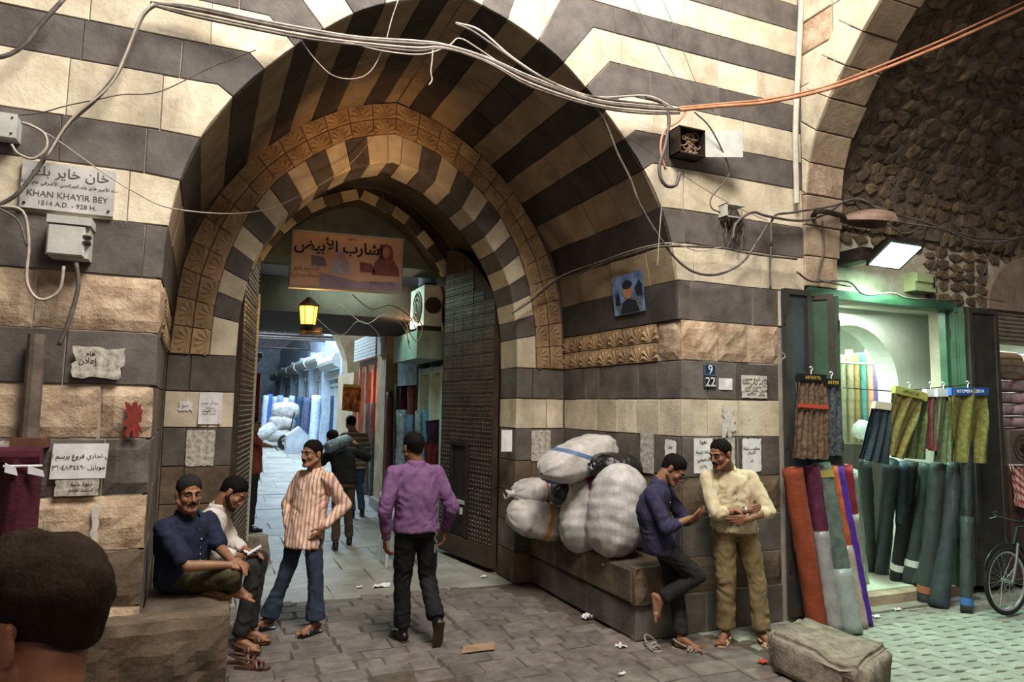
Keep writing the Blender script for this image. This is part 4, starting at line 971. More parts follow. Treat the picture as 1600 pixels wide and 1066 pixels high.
part('lens', mat('flood lens lit', '#d8ffee', emit='#c8ffe4', estr=14), f, MB().hull8([fl(-.85, -.85, -.026), fl(.85, -.85, -.026), fl(.85, .85, -.026), fl(-.85, .85, -.026)], [fl(-.85, -.85, -.02), fl(.85, -.85, -.02), fl(.85, .85, -.02), fl(-.85, .85, -.02)]))
part('ballast_box', METALD, f, MB().box(c.x-.34, c.x-.2, c.y+.05, 5.28, c.z-.08, c.z+.06)); part('yoke', METALD, f, MB().tube([c+Vector((-.2, .1, 0)), c+Vector((-.2, .36, -.05))], .02, 6))
area('flood_light_beam', c+Vector((0, -.08, -.06)), c+Vector((.1, -.15, -3)), .4, .25, 92, (.56, 1.0, .76), 135)
area('flood_light_spill', c+Vector((0, -.02, -.1)), (6.5, 5.3, 2.9),   .3, .12, 8, (.64, 1.0, .80))
x0, x1, z0, z1, d = box_on(1411, 428, 1444, 460, .14, 5.3); o = empty('breaker_box', 'pale green breaker box on the wall right of the flood light', 'electrical box', (x0, 5.2, z0))
part('casing', mt('pale green plastic', '#8f9a6c', '#a5ad80', .6, 5, 4), o, MB().box(x0, x1, 5.3-d, 5.32, z0, z1)); part('lid', mt('pale green plastic', ''), o, MB().box(x0+.01, x1-.06, 5.3-d-.02, 5.3-d, z0+.1, z1-.01)); part('breaker_row', METALD, o, MB().box(x1-.05, x1-.02, 5.3-d-.01, 5.3-d, z0+.05, z1-.03))
# drainpipe on the left pier and conduit on the right
o = empty('drainpipe', 'brown rusty drainpipe running down the left pier', 'pipe', (-1.02, 5.08, 0)); m_ = MB().tube([(-1.02, 5.07, 0), (-1.02, 5.07, 2.35)], .05, 12); part('pipe', mat('rusty pipe', '#4a3d34', '#6e6257', .7, 6, 6, .004), o, m_)
part('clamp', mat('rust', '#4d2e1f', '#6b4430', .8, 9, 4), o, MB().box(-1.1, -.92, 5.0, 5.14, 1.66, 1.72))
tag(MB().tube(cat([fy(1253, -10, 5.08), fy(1246, 130, 5.08), fy(1243, 210, 5.08), fy(1245, 318, 5.08)], 4), .028, 8).build('conduit', mat('white conduit', '#a8a192', '#c4bdae', .6, 6, 4)), 'whitish vertical conduit pipe between striped wall and rib', 'pipe')

# ================================================================ cables
def cable(label, pts, r=.008, m=CABLE, k=5, n=6, group=None, name='cable'):
    P = cat([fy(x, y, Y) if Y else None for x, y, Y in pts], k)
    o = MB().tube(P, r, n).build(name, m, smooth=True); return tag(o, label, 'cable', group)
A_ = 5.02
cable('thick black cable crossing the upper left corner down to the plaque', [(100, -2, A_), (62, 40, A_), (40, 68, A_), (15, 85, A_), (-15, 92, A_)], .014)
cable('grey cable bundle curving down left of the arch to the plaque', [(245, 6, A_), (225, 22, A_), (208, 60, A_), (185, 112, A_), (150, 155, A_), (105, 195, A_), (75, 240, A_), (30, 300, A_), (-10, 325, A_)], .013)
cable('thinner cable running beside the grey bundle left of the arch', [(240, 5, 5.0), (218, 30, 5.0), (196, 85, 5.0), (170, 135, 5.0), (110, 188, 5.0), (70, 250, 5.0)], .008, CABLEL)
cable('cable loop hanging under the upper left junction box', [(18, 226, A_), (28, 240, A_), (52, 248, A_), (72, 232, A_), (70, 210, A_), (48, 196, A_), (34, 192, A_)], .009, CABLEL)
cable('thin wire running up right from the grey bundle over the cream course', [(10, 181, A_), (60, 177, A_), (105, 165, A_), (150, 156, A_), (190, 148, A_), (250, 143, A_), (330, 105, A_), (400, 78, 4.9)], .004)
cable('pale wire sagging from the junction box to the arch edge and across', [(34, 192, A_), (80, 213, A_), (150, 262, A_), (210, 300, A_), (275, 327, A_), (380, 333, 6.2), (450, 315, 6.9), (540, 262, 7.1), (590, 205, 7.15)], .0045, CABLEL)
cable('cable falling from the plaque corner along the drainpipe', [(-5, 322, A_), (35, 330, A_), (45, 380, A_), (42, 440, A_), (62, 468, A_), (92, 455, A_), (100, 416, A_)], .010, CABLEL)
cable('black cable dropping from the meter box to the drainpipe', [(119, 411, 5.0), (122, 450, 5.0), (105, 510, 5.0), (92, 540, 5.0)], .014)
cable('slack thin cable left of the meter box', [(-3, 325, 5.0), (28, 345, 5.0), (42, 385, 5.0)], .007)
B_ = 4.95
for i, (dy, r, m, lb) in enumerate(((0, .014, CABLE, 'thickest cable of the bundle crossing the arch top'), (6, .010, CABLEL, 'pale cable just under the thickest across the arch'), (-5, .009, CABLEL, 'pale top cable of the bundle across the arch'), (11, .009, CABLE, 'lowest dark cable of the bundle across the arch'))):
    cable(lb, [(235, 5+dy*.2, A_), (300, 14+dy, A_), (400, 35+dy, B_), (480, 50+dy, B_), (560, 62+dy*.8, B_), (650, 69+dy, B_), (695, 72+dy*.4, B_), (760, 92+dy*.5, B_), (830, 125+dy, B_), (925, 158+dy*.7, B_), (1000, 168+dy*.8, B_), (1062, 172+dy*.5, B_)], r, m)
cable('looser pale cable sagging below the bundle over the soffit', [(400, 30, B_), (450, 48, B_), (540, 66, B_), (600, 80, B_), (660, 85, B_), (700, 72, B_), (718, 60, B_), (750, 78, B_), (800, 112, B_)], .006, CABLEL)
cable('twin black cables springing from the soffit crown to the right', [(712, 38, 5.2), (740, 50, 5.1), (790, 85, 5.0), (840, 118, B_), (900, 145, B_), (970, 158, B_), (1040, 165, B_)], .012, CABLE)
cable('dark cable arching over the first twin cable from the crown', [(712, 36, 5.2), (750, 48, 5.1), (800, 90, 5.0), (860, 128, B_), (930, 152, B_), (1010, 150, B_), (1050, 168, B_)], .011, CABLEL)
cable('thin cord drawn as a deep loop under the bundle', [(622, 0, 5.0), (612, 30, 5.0), (600, 72, 5.0), (580, 110, 5.0), (555, 123, 5.0), (520, 118, 5.0), (490, 90, 5.0), (465, 55, 5.0), (452, 40, 5.0)], .004, CABLEL)
cable('frayed string dangling from the bundle under the crown', [(676, 78, 4.95), (675, 95, 4.95), (673, 112, 4.95), (675, 125, 4.95), (670, 133, 4.95)], .006, CABLEL, name='string')
cable('long twin cable swinging from the fuse box up to the top right corner', [(1062, 172, B_), (1130, 166, 4.9), (1200, 160, 4.8), (1280, 143, 4.6), (1350, 120, 4.4), (1450, 80, 4.2), (1530, 45, 4.0), (1610, 8, 3.85)], .016, CABLEO)
cable('slimmer cable tied along the long twin cable to the top right', [(1062, 168, B_), (1130, 162, 4.9), (1200, 155, 4.8), (1280, 138, 4.6), (1350, 113, 4.4), (1450, 72, 4.2), (1530, 36, 4.0), (1610, -2, 3.85)], .010, CABLEO)
cable('black cable looping down left of the fuse box', [(1010, 152, B_), (1035, 162, B_), (1045, 185, B_), (1040, 225, B_), (1030, 262, B_), (1038, 288, B_), (1055, 290, B_), (1062, 270, B_)], .016)
cable('brown loop behind the fuse box', [(1072, 172, B_), (1060, 190, B_), (1038, 205, B_), (1032, 235, B_), (1040, 265, B_)], .010, CABLEO)
cable('long cable hanging from the bundle down across the right soffit edge', [(925, 160, B_), (945, 190, 5.0), (965, 240, 5.02), (985, 280, 5.03), (1000, 320, 5.03), (1030, 370, 5.03), (1060, 408, 5.03), (1090, 427, 5.03), (1125, 428, 5.03), (1160, 410, 5.03), (1185, 375, 5.03), (1200, 350, 5.03)], .012)
cable('thin brown wire drawn diagonally from the arch edge to the broken box', [(985, 215, B_), (1040, 255, 5.05), (1100, 295, 5.05), (1160, 328, 5.05), (1200, 345, 5.05)], .003)
cable('cable bundle running from the gate jamb across the soffit to the facade', [(800, 490, 7.1), (830, 470, 7.1), (868, 440, 7.0), (900, 430, 6.6), (950, 408, 6.1), (990, 396, 5.6), (1025, 386, 5.05), (1070, 385, 5.03), (1130, 388, 5.03), (1160, 394, 5.03), (1200, 400, 5.03), (1245, 405, 5.03)], .011)
cable('thin wire above the cable bundle over the soffit frieze', [(802, 488, 7.05), (868, 436, 6.95), (940, 408, 6.2), (1000, 388, 5.3), (1050, 380, 5.0), (1090, 392, 5.0), (1130, 386, 5.0)], .005, CABLEL)
cable('cable dropping from the fuse box door past the broken box', [(1085, 175, 4.9), (1110, 200, 4.9), (1135, 250, 4.95), (1138, 275, 5.0), (1112, 308, 5.0), (1112, 325, 5.0), (1125, 332, 5.0)], .007)
cable('cable ring from the broken box to the shutter corner', [(1145, 375, 5.0), (1150, 350, 5.0), (1175, 332, 5.0), (1200, 338, 5.0), (1250, 345, 5.05), (1290, 335, 5.05), (1330, 313, 5.0), (1400, 335, 4.9), (1460, 352, 4.9), (1530, 372, 4.9), (1610, 372, 4.9)], .013)
cable('second cable draped along the rubble above the street lamp', [(1205, 385, 5.03), (1208, 340, 5.03), (1240, 332, 5.03), (1300, 322, 5.0), (1345, 312, 4.95), (1400, 345, 4.9), (1470, 358, 4.85), (1540, 380, 4.85), (1610, 368, 4.85)], .012)
cable('vertical cable along the wall edge above the dark shutter leaf', [(1205, 385, 5.03), (1203, 420, 5.03), (1204, 452, 5.03)], .010)
cable('slack cable sagging right of the street lamp', [(1385, 348, 4.9), (1410, 365, 4.9), (1440, 358, 4.9), (1465, 353, 4.9)], .010)
cable('cable dropping past the breaker box', [(1472, 355, 5.0), (1470, 385, 5.1), (1462, 412, 5.15), (1450, 430, 5.15)], .009)
cable('cable descending beside the street lamp arm to the shop lintel', [(1285, 345, 5.1), (1287, 390, 5.1), (1278, 430, 5.1), (1290, 440, 5.0), (1330, 448, 5.0)], .009)
cable('cable laid along the shop lintel below the flood light', [(1245, 425, 5.05), (1270, 440, 5.05), (1325, 440, 5.05), (1350, 460, 5.05), (1395, 458, 5.05), (1420, 466, 5.05), (1500, 470, 5.05)], .010)
cable('thin vertical wire in front of the right hand plaster arch', [(1556, 376, 5.05), (1540, 420, 5.15), (1525, 460, 5.15), (1570, 472, 5.15)], .006)
cable('fine wire slanting down from the top over the right courses', [(990, -2, 5.08), (1015, 50, 5.08), (1055, 120, 5.08), (1085, 160, 5.0)], .003)
cable('second fine wire slanting over the right courses to the fuse box', [(1035, -2, 5.08), (1060, 60, 5.08), (1090, 135, 5.08), (1115, 175, 5.0)], .003)
cable('white string hanging from the black loop over the soffit corner', [(1037, 278, 4.95), (1034, 320, 4.95), (1030, 370, 4.95), (1027, 420, 4.95)], .004, CABLEL, name='string')
cable('hook of wire caught on the dark shutter leaf', [(1217, 538, 5.05), (1219, 548, 5.05), (1227, 556, 5.05), (1222, 562, 5.05)], .004, CABLEL)
# ================================================================ fabric rolls
FILM = mat('clear film', '#8c9c98', rough=.1, alpha=.09, spec=1.0)
FILM2 = mat('milky film', '#b9c8c2', '#d9e4de', .2, 9, 3, .004, 22, alpha=.38, spec=.8)
def roll(label, base, top, r, m, film=None, band=None, group=None, core=True, mid=None, filmto=1.0, name='fabric_roll', wr=.012, seed=0, bandcol='#d8d8d4', segs=22):
    o = empty(name, label, 'fabric roll', base, group=group); b, t = Vector(base), Vector(top)
    P = cat([b, Vector(mid) if mid else (b+t)/2+Vector((0, .0, 0)), t], segs//2)
    X, Y_, Z = basis(t-b)
    def tubefn(k0, k1, rr, w_, sd):
        mb = MB(); n = 18; V = []; Q = P[int(k0*(len(P)-1)):int(k1*(len(P)-1))+1]
        for i, p in enumerate(Q):
            for k in range(n):
                a = 2*math.pi*k/n
                h = noise.fractal(Vector((math.cos(a)*1.4+sd, math.sin(a)*1.4, i*.75+sd)), 1, 2, 3)*w_
                V.append(p+X*((rr+h)*math.cos(a))+Y_*((rr+h)*math.sin(a)))
        m_ = len(Q); F = [(i*n+k, i*n+(k+1) % n, (i+1)*n+(k+1) % n, (i+1)*n+k) for i in range(m_-1) for k in range(n)]
        F += [tuple(range(n))[::-1], tuple((m_-1)*n+k for k in range(n))]
        return mb.add(V, F)
    part('cloth', m, o, tubefn(0, 1, r, wr, seed), smooth=False).data.shade_smooth()
    if core:
        sp = MB(); q = (t-b).normalized(); pts = [t+q*(.006)+X*(rr*math.cos(a))+Y_*(rr*math.sin(a)) for a in np.linspace(0, 14, 36) for rr in (r*.25+(r*.62)*(a/14),)]
        sp.tube(pts, .004, 4); part('spiral_edge', m, o, sp); part('core_tube', mt('cardboard tube', '#8f7a5a'), o, MB().cyl(t-q*.05, t+q*.012, r*.22, n=10))
    if film: part('film_wrap', film, o, tubefn(0, filmto, r+.006, wr, seed)).data.shade_smooth()
    if band is not None:
        p = b+(t-b)*band; q = (t-b).normalized(); w_ = .035; part('label_band', mt('band '+bandcol, bandcol), o, MB().tube([p-q*w_, p+q*w_], r*1.09, 18))
    return o
def cl(name, c1, c2, **k): return mat(name, c1, c2, k.pop('rough', .85), k.pop('scale', 14), 4, .004, 30, **k)
Ys = 4.93
def st_roll(label, px0, py0, px1, py1, wpx, m, zb=0, Yt=None, **k):
    b = fz(px0, py0, zb); t = fy(px1, py1, Yt if Yt else min(b.y+.32, 4.98)); z = proj(b)[2]; z2 = proj(t)[2]
    r = wpx/2*(z+z2)/2/FPX; b.y += r*.3
    return roll(label, b, t, r*.94, m, **k)
st_roll('orange ribbed fabric roll with yellow rim, leftmost by the dark shutter', 1282, 984, 1238, 732, 33, cl('orange cloth', '#73301a', '#8f4424', squash=(1, 1, 9)), mid=None, seed=1, wr=.016)
st_roll('dark purple roll with pinched plastic wrap beside the orange roll', 1308, 986, 1268, 728, 26, cl('plum cloth', '#3d1028', '#5c1c3c'), film=FILM2, filmto=.62, seed=2)
st_roll('grey green roll with olive top and plastic foot', 1336, 990, 1283, 724, 30, cl('grey green cloth', '#3f4c46', '#56645c'), film=FILM2, filmto=.38, seed=3, band=.93, bandcol='#8c7b3a')
st_roll('thin rust orange roll peeping between the grey and violet rolls', 1350, 982, 1300, 729, 16, cl('rust cloth', '#8a3f20', '#a55530'), film=FILM2, filmto=.5, seed=4)
st_roll('bright violet fabric roll in the left cluster', 1358, 978, 1309, 730, 18, cl('violet cloth', '#35146e', '#4d2396'), seed=5)
st_roll('wine red roll under milky plastic in the left cluster', 1349, 960, 1322, 728, 20, cl('wine cloth', '#6e1a26', '#8c2a38'), film=FILM2, filmto=.7, seed=6)
st_roll('pale mint roll wholly wrapped in plastic behind the red roll', 1352, 928, 1330, 738, 18, cl('mint cloth', '#7f9a8a', '#a3baa9'), film=FILM2, seed=7, Yt=5.02)
RR = [(1362, 893, 1352, 722, 20, '#15191b', '#252b2d', FILM, None, 'black glossy wrapped roll standing first inside the shop threshold'),
 (1380, 897, 1392, 722, 24, '#22303a', '#33444f', FILM, None, 'slate blue roll with printed round stamp, leaning right'),
 (1404, 908, 1424, 722, 22, '#101416', '#1c2224', None, .12, 'black roll with white paper band near its foot'),
 (1425, 912, 1446, 724, 25, '#232c2b', '#3a4644', FILM, .17, 'charcoal wrapped roll with grey tag above the threshold edge'),
 (1448, 944, 1466, 724, 24, '#26302f', '#3b4745', FILM, .10, 'grey black wrapped roll with brown tape at its foot'),
 (1470, 950, 1492, 724, 29, '#22343b', '#355058', FILM, None, 'thick blue grey wrapped roll with an orange sticker'),
 (1340+74, 905, 1408, 724, 20, '#2b3a48', '#41566a', None, None, 'denim blue roll behind the black banded roll'),
 (1436, 915, 1470, 722, 18, '#1a2022', '#2b3335', FILM, None, 'narrow black roll behind the charcoal wrapped roll')]
for i, (a, b_, c, d, w_, k1, k2, fm_, bd_, lb) in enumerate(RR):
    st_roll(lb, a, b_, c, d, w_, cl('roll cloth %d' % i, *['#'+''.join('%02x' % int(int(q[n_:n_+2], 16)*.72) for n_ in (1, 3, 5)) for q in (k1, k2)], rough=.6), zb=.13 if b_ < 920 else 0, film=fm_, band=bd_, seed=10+i, Yt=(5.22 if b_ < 920 else 5.0), core=False, bandcol=('#d8d8d4', '#9a5a38')[i == 4])
st_roll('slim black roll with blue foot band standing in front of the dark shutter', 1513, 958, 1511, 690, 18, cl('near black cloth', '#14181a', '#24292b', rough=.5), film=FILM, filmto=.55, band=.06, bandcol='#2b5e9c', seed=30, Yt=4.86)
# rolls standing inside the shop
INS = [(1302, '#7d7860', '#968f75', 'olive'), (1314, '#6e7256', '#8e8f70', 'moss green'), (1326, '#7a7458', '#9b9474', 'khaki'), (1336, '#7d6c40', '#a08c58', 'old gold'), (1347, '#3f7a70', '#5c968b', 'teal'), (1356, '#c08a70', '#d9a88c', 'peach'), (1365, '#6a5c9c', '#8a7dba', 'lavender'), (1375, '#b07a98', '#cc9ab4', 'rose pink'), (1384, '#34665f', '#4c827b', 'sea green'), (1394, '#4c4c8c', '#6c6cac', 'indigo blue'), (1404, '#b98672', '#d5a58e', 'salmon')]
for i, (x, a, b_, nm) in enumerate(INS):
    p = fy(x, 600, 6.5); t = fy(x+random.uniform(-2, 2), 552+random.uniform(-6, 5), 6.55)
    roll('%s fabric roll standing upright inside the lit arch of the shop' % nm, (p.x, 6.5, .13), t, .05, cl('shop cloth %d' % i, a, b_), seed=40+i, group='upright rolls inside the lit shop', core=False, wr=.009)
o = empty('display_rail', 'chrome display rail on posts in front of the upright rolls', 'rail', fy(1400, 566, 6.3)); a, b_ = fy(1300, 566, 6.3), fy(1408, 561, 6.3); b_.y = 6.3
CHR = mat('chrome', '#b8bcbe', rough=.25, metal=.9)
part('rail_tube', CHR, o, MB().cyl(a, (b_.x, 6.3, a.z), .016, n=10)); part('post', CHR, o, MB().cyl((b_.x-.1, 6.3, .13), (b_.x-.1, 6.3, a.z+.05), .014, n=10)); part('arm', CHR, o, MB().cyl((b_.x-.1, 6.1, a.z-.02), (b_.x-.1, 6.45, a.z-.02), .012, n=8))
bag = MB().grid(14, 9, lambda i, j: (lambda t, p: fy(1350, 672, 6.2)+Vector((.16*math.cos(t)*math.sin(p), .14*math.sin(t)*math.sin(p), -.12*math.cos(p)))*(1+.2*noise.noise(Vector((t, p*2, 4)))))(i*2*math.pi, j*math.pi), wrap=True)
bb = MB().box(fy(1350, 700, 6.2).x-.35, fy(1350, 700, 6.2).x+.5, 6.05, 6.5, .13, fy(1350, 693, 6.2).z); tag(bb.build('display_table', DGREEN), 'low dark display table inside the shop behind the hanging samples', 'table')
tag(bag.build('plastic_bag', FILM2, smooth=True), 'crumpled whitish plastic bag heaped inside the shop behind the samples', 'bag')

# ================================================================ hanging sample cloths
def sample(label, c, m, header, Y=4.9, waves=5, hook=True, sub=None, group=None, hdr=12, depth=.018, nub=.0, txt=None, tcol='#c9a23a'):
    """c: four pixel corners tl, tr, br, bl on the plane Y"""
    tl, tr, br, bl = [fy(x, y, Y) for x, y in c]; o = empty('sample_cloth', label, 'fabric sample', (tl+tr)/2, group=group)
    zr = proj(tl)[2]/FPX; hh = hdr*zr
    def f(off):
        def g(u, v):
            p = tl.lerp(tr, u).lerp(bl.lerp(br, u), v); p = p+Vector((0, -off-depth*math.sin(u*waves*2*math.pi+3*v)*(.4+.6*v)-.006*math.sin(u*23+v*9), nub*math.sin(u*20)*v)); return p
        return g
    mb = MB(); mb.grid(28, 14, f(.0)); mb.grid(28, 14, f(.03)); part('cloth', m, o, mb).data.shade_smooth()
    up = (tl-bl).normalized(); hm = MB().hull8([tl-Vector((0, .045, 0)), tr-Vector((0, .045, 0)), tr-up*hh-Vector((0, .045, 0)), tl-up*hh-Vector((0, .045, 0))], [tl+Vector((0, .0, 0)), tr, tr-up*hh, tl-up*hh])
    part('header_card', header, o, hm)
    if txt: text(txt, (tl+tr)/2-up*hh*.5+Vector((0, -.047, 0)), tr-tl, up, hh*.62, mt('print '+tcol, tcol), o)
    if hook:
        q = (tl+tr)/2+Vector((0, -.02, 0)); part('hook', PAPER, o, MB().tube([q, q+Vector((0, 0, .035))]+[q+Vector((.018*math.sin(t), 0, .053-.018*math.cos(t))) for t in np.linspace(0, 4.4, 9)], .005, 5))
    if sub: sub(o, tl, tr, bl, br, up)
    return o
BLK = mat('black card', '#15171a', rough=.5)
def belly(o, tl, tr, bl, br, up):
    a, b_ = tl.lerp(bl, .36), tr.lerp(br, .36); q = Vector((0, -.055, 0)); part('paper_belt', mt('print #b5452a', '#b5452a'), o, MB().hull8([a+q, b_+q, b_+q-up*.04, a+q-up*.03], [a+q*.8, b_+q*.8, b_+q*.8-up*.04, a+q*.8-up*.03]))
sample('brown crinkled lace sample hanging on the left shutter', [(1243, 584), (1286, 586), (1290, 718), (1238, 716)], mat('brown lace', '#3d2c20', '#7d6650', .8, 24, 5, .012, 22, c3='#584233'), BLK, sub=belly, txt='ARTEXTIL', waves=6, nub=.004)
sample('black and grey patterned sample behind the brown lace one', [(1285, 592), (1307, 593), (1312, 712), (1288, 712)], mat('black pattern cloth', '#0d1013', '#5b5f66', .6, 28, 4, .006, 22), BLK, Y=4.98, txt='ARTEX', waves=2)
sample('dark navy pleated sample swinging left among the right hand samples', [(1363, 627), (1388, 630), (1384, 726), (1341, 716)], mat('navy pleat', '#131f27', '#25343d', .7, 12, 4, .003, stripe=((0, 0, 1), .02, '#2f424c', .35)), mt('cream card', '#d2cbb6'), Y=4.82, hook=False, waves=3)
sample('olive gold chenille sample with yellow card, tilted over the navy one', [(1394, 603), (1441, 614), (1407, 718), (1378, 708)], mat('olive chenille', '#5a5328', '#8b8349', .8, 26, 5, .004), mt('yellow card', '#a3a352'), Y=4.84, waves=2, txt='APPARTUR', tcol='#23301a')
sample('green chenille sample fanned behind the olive gold one', [(1425, 612), (1444, 616), (1441, 718), (1409, 716)], mat('green chenille', '#3c4a2b', '#647246', .8, 26, 5, .004), mt('yellow card', ''), Y=4.9, waves=2, hook=False)
sample('dark red velvet sample between the green samples', [(1441, 608), (1461, 608), (1459, 706), (1443, 700)], mat('red velvet', '#4b1418', '#7a2428', .7, 18, 4, .004, sheen=.4), PAPER, Y=4.92, waves=2)
sample('grey green felt sample left of the wide olive sample', [(1458, 608), (1484, 608), (1484, 722), (1458, 722)], mat('grey green felt', '#4d5a3e', '#738060', .85, 24, 5, .004), PAPER, Y=4.90, waves=1)
sample('wide olive green sample under the blue header card', [(1480, 606), (1538, 606), (1536, 724), (1484, 722)], mat('wide olive cloth', '#5f602c', '#8f8d4c', .85, 22, 5, .005), mat('blue card', '#2f58ad'), Y=4.86, waves=2, depth=.03, txt='ALFOMBRA  LISBOA', tcol='#dfe6f2')
tag(MB().tube([fy(1318, 606, 4.95), fy(1400, 612, 4.95), fy(1545, 598, 4.95)], .006, 5).build('hanging_rod', METALD), 'thin dark rod from which the right hand samples hang', 'rod')
# ================================================================ packs of cloth in the second shop
PK = [mat('pink pack', '#b08a92', '#d9c3c8', .35, 16, 4, .01, 26), mat('mauve pack', '#6e3a56', '#a98aa0', .3, 16, 4, .01, 26)]
n = 0
rows_ = ['top', 'second', 'third', 'fourth', 'fifth', 'sixth', 'seventh', 'eighth', 'ninth', 'tenth', 'eleventh', 'twelfth', 'thirteenth', 'fourteenth', 'fifteenth']
def softbox(c, hx, hy, hz, seed, e=.55, nu=20, nv=10, w_=.012):
    def f(i, j):
        t, p = i*2*math.pi, (j-.5)*math.pi; sg = lambda v: math.copysign(abs(v)**e, v)
        d = Vector((hx*sg(math.cos(t))*abs(math.cos(p))**e, hy*sg(math.sin(t))*abs(math.cos(p))**e, hz*sg(math.sin(p))))
        return Vector(c)+d*(1+noise.fractal(d*6+Vector((seed, 0, 0)), 1, 2, 3)*w_/max(hz, .05))
    return MB().grid(nu, nv, f, wrap=True)
z0 = 2.33
for r in range(13):
    for c_ in range(3):
        x = 9.28+c_*.42; zz = z0-r*.155
        o = softbox((x, 5.95, zz), .2, .28, .073, r*7+c_, nu=18, nv=8).build('cloth_pack', PK[r > 6], smooth=True, origin=(x, 5.95, zz-.07))
        tag(o, '%s plastic wrapped pack, %s from the top, %s stack of the second shop' % ('mauve' if r > 6 else 'pink', rows_[r], ('left', 'middle', 'right')[c_]), 'cloth pack', 'stacked packs in the second shop')
for x, lb in ((9.4, 'big striped bale wrapped in film on top of the left pink stack'), (10.2, 'big striped bale wrapped in film over the right pink stack')):
    tag(softbox((x, 5.95, 2.60), .38, .3, .185, 3, nu=24, nv=12).build('cloth_bale', mat('striped bale '+lb[-4:], '#b89a7c', '#d8c3a8', .3, 8, 3, .01, 24, stripe=((0, .2, 1), .09, '#b07f66', .3)), smooth=True, origin=(x, 5.95, 2.42)), lb, 'bale')
o = empty('fan_heater', 'grey boxed fan standing before the mauve packs at the right edge', 'fan', fy(1590, 700, 5.15)); c = fy(1592, 700, 5.15)
part('casing', mt('warm grey plastic', '#5f574f', '#756c62', .5, 5, 3), o, MB().box(c.x-.16, c.x+.25, 5.15, 5.35, c.z-.2, c.z+.2))
g = MB()
for r in (.05, .1, .15): g.tube([(c.x+.05+r*math.cos(t), 5.14, c.z+r*math.sin(t)) for t in np.linspace(0, 2*math.pi, 22)[:-1]], .005, 4, close=True)
part('fan_grille', METALD, o, g); part('fan_hub', METALD, o, MB().cyl((c.x+.05, 5.15, c.z), (c.x+.05, 5.125, c.z), .03, n=12))
tag(MB().box(c.x-.25, c.x+.4, 5.1, 5.5, .13, c.z-.2).build('counter', mt('brown counter', '#3c2a22', '#573e32', .7, 5, 4)), 'dark counter carrying the grey fan at the right edge', 'counter')
sample('red and white striped cloth hanging over the counter at the right edge', [(1576, 726), (1612, 726), (1612, 800), (1586, 790)], mat('red striped cloth', '#b08a84', '#c9a8a0', .8, 9, 3, stripe=((1, 0, .6), .05, '#8a3a38', .4)), mt('band #d8d8d4', '#d8d8d4'), Y=5.04, hook=False, hdr=1)

# ================================================================ sacks on the right bench
PP = lambda n, **k: mat('woven sack '+n, '#9b9590', '#c6c1bc', .55, 7, 5, .003, 60, **k)
def sack(label, c, hx, hy, hz, m, ry=0, rz=0, ears=((1, .7),), seed=0, e=.75, squash=.0, stripe=None, gather=.12, name='sack', kind_='sack'):
    c = Vector(c); R = Matrix.Rotation(rz, 3, 'Z') @ Matrix.Rotation(ry, 3, 'Y'); o = empty(name, label, kind_, c)
    def prof(p):   # cross-section scale along the long axis u in -1..1
        return max(0, 1-abs(p)**3.2)**.5
    def f(i, j):
        u = -1+2*j; t = i*2*math.pi; k = prof(u)*(1) + gather*.5*(abs(u) > .97)
        sg = lambda v: math.copysign(abs(v)**e, v)
        w_ = 1+.05*math.sin(t*9+seed)*(abs(u)**4)*2 + noise.fractal(Vector((u*2.2+seed, math.cos(t)*1.3, math.sin(t)*1.3)), 1, 2, 4)*.08+.018*math.sin(u*26+math.sin(t*2)*2)
        return c+R @ Vector((hx*u, hy*k*sg(math.cos(t))*w_, hz*k*sg(math.sin(t))*w_))
    part('bag', m, o, MB().grid(56, 30, f, wrap=True)).data.shade_smooth()
    if stripe:
        u0, col = stripe
        def g(i, j): 
            t = i*2*math.pi; p = f(i, (u0+.11*j+1)/2); q = (p-c-R @ Vector((hx*u0, 0, 0))); return c+R @ Vector((hx*u0, 0, 0))+q*1.012
        part('printed_stripe', mt('sack stripe '+col, col, rough=.6), o, MB().grid(40, 3, g, wrap=True)).data.shade_smooth()
    for s_, ln in ears:
        a = c+R @ Vector((hx*.97*s_, 0, 0)); d = R @ Vector((s_, 0, 0)); X, Y_, Z = basis(d); er = MB(); L = .11*ln
        er.grid(14, 5, lambda i, j: a+d*(L*j)+X*((.028+.035*j)*math.cos(i*6.283)*(1+.3*math.sin(i*31)*j))+Y_*((.022+.022*j)*math.sin(i*6.283)*(1+.3*math.cos(i*25)*j)), wrap=True)
        part('tied_ear', m, o, er).data.shade_smooth(); part('tie_string', PAPER, o, MB().tube([a+d*.012+X*(.034*math.cos(t))+Y_*(.03*math.sin(t)) for t in np.linspace(0, 6.283, 10)[:-1]], .006, 5, close=True))
    return o
p = fy(968, 812, 5.62); sack('big upright grey white sack at the front end of the bench', (3.47, 5.62, 1.02), .43, .27, .24, PP('a', stripe=((1, 0, 0), .05, '#a4a3a8', .12)), ry=math.radians(-79), rz=0, ears=((-1, .8),), seed=1, gather=.3)
p = fy(920, 808, 6.15); sack('leaning upright sack with a wide magenta stripe behind the front sack', (p.x+.04, 6.15, p.z+.05), .44, .31, .25, PP('b', stripe=((.90, -.42, .22), 1.5, '#7c3f58', .055)), ry=math.radians(-73), rz=math.radians(15), ears=((1, .5),), seed=2)
q = fy(918, 800, 5.88)
def strp(o, c, r_, a0, a1, m, w_=.045, n=14): pass
p = fy(904, 717, 6.2); sack('pale sack with a blue band lying on top of the pile', (p.x, 6.2, p.z), .46, .25, .185, PP('c', stripe=((.3, 0, 1), .35, '#50698a', .13)), ry=math.radians(-17), rz=math.radians(8), ears=(), seed=3)
p = fy(835, 767, 6.9); sack('small white sack with a pink stripe on the yellow striped sack', (p.x, 6.9, p.z), .25, .2, .13, PP('d'), ry=math.radians(-4), ears=((-1, .9),), seed=4, stripe=(.25, '#9c4a58'))
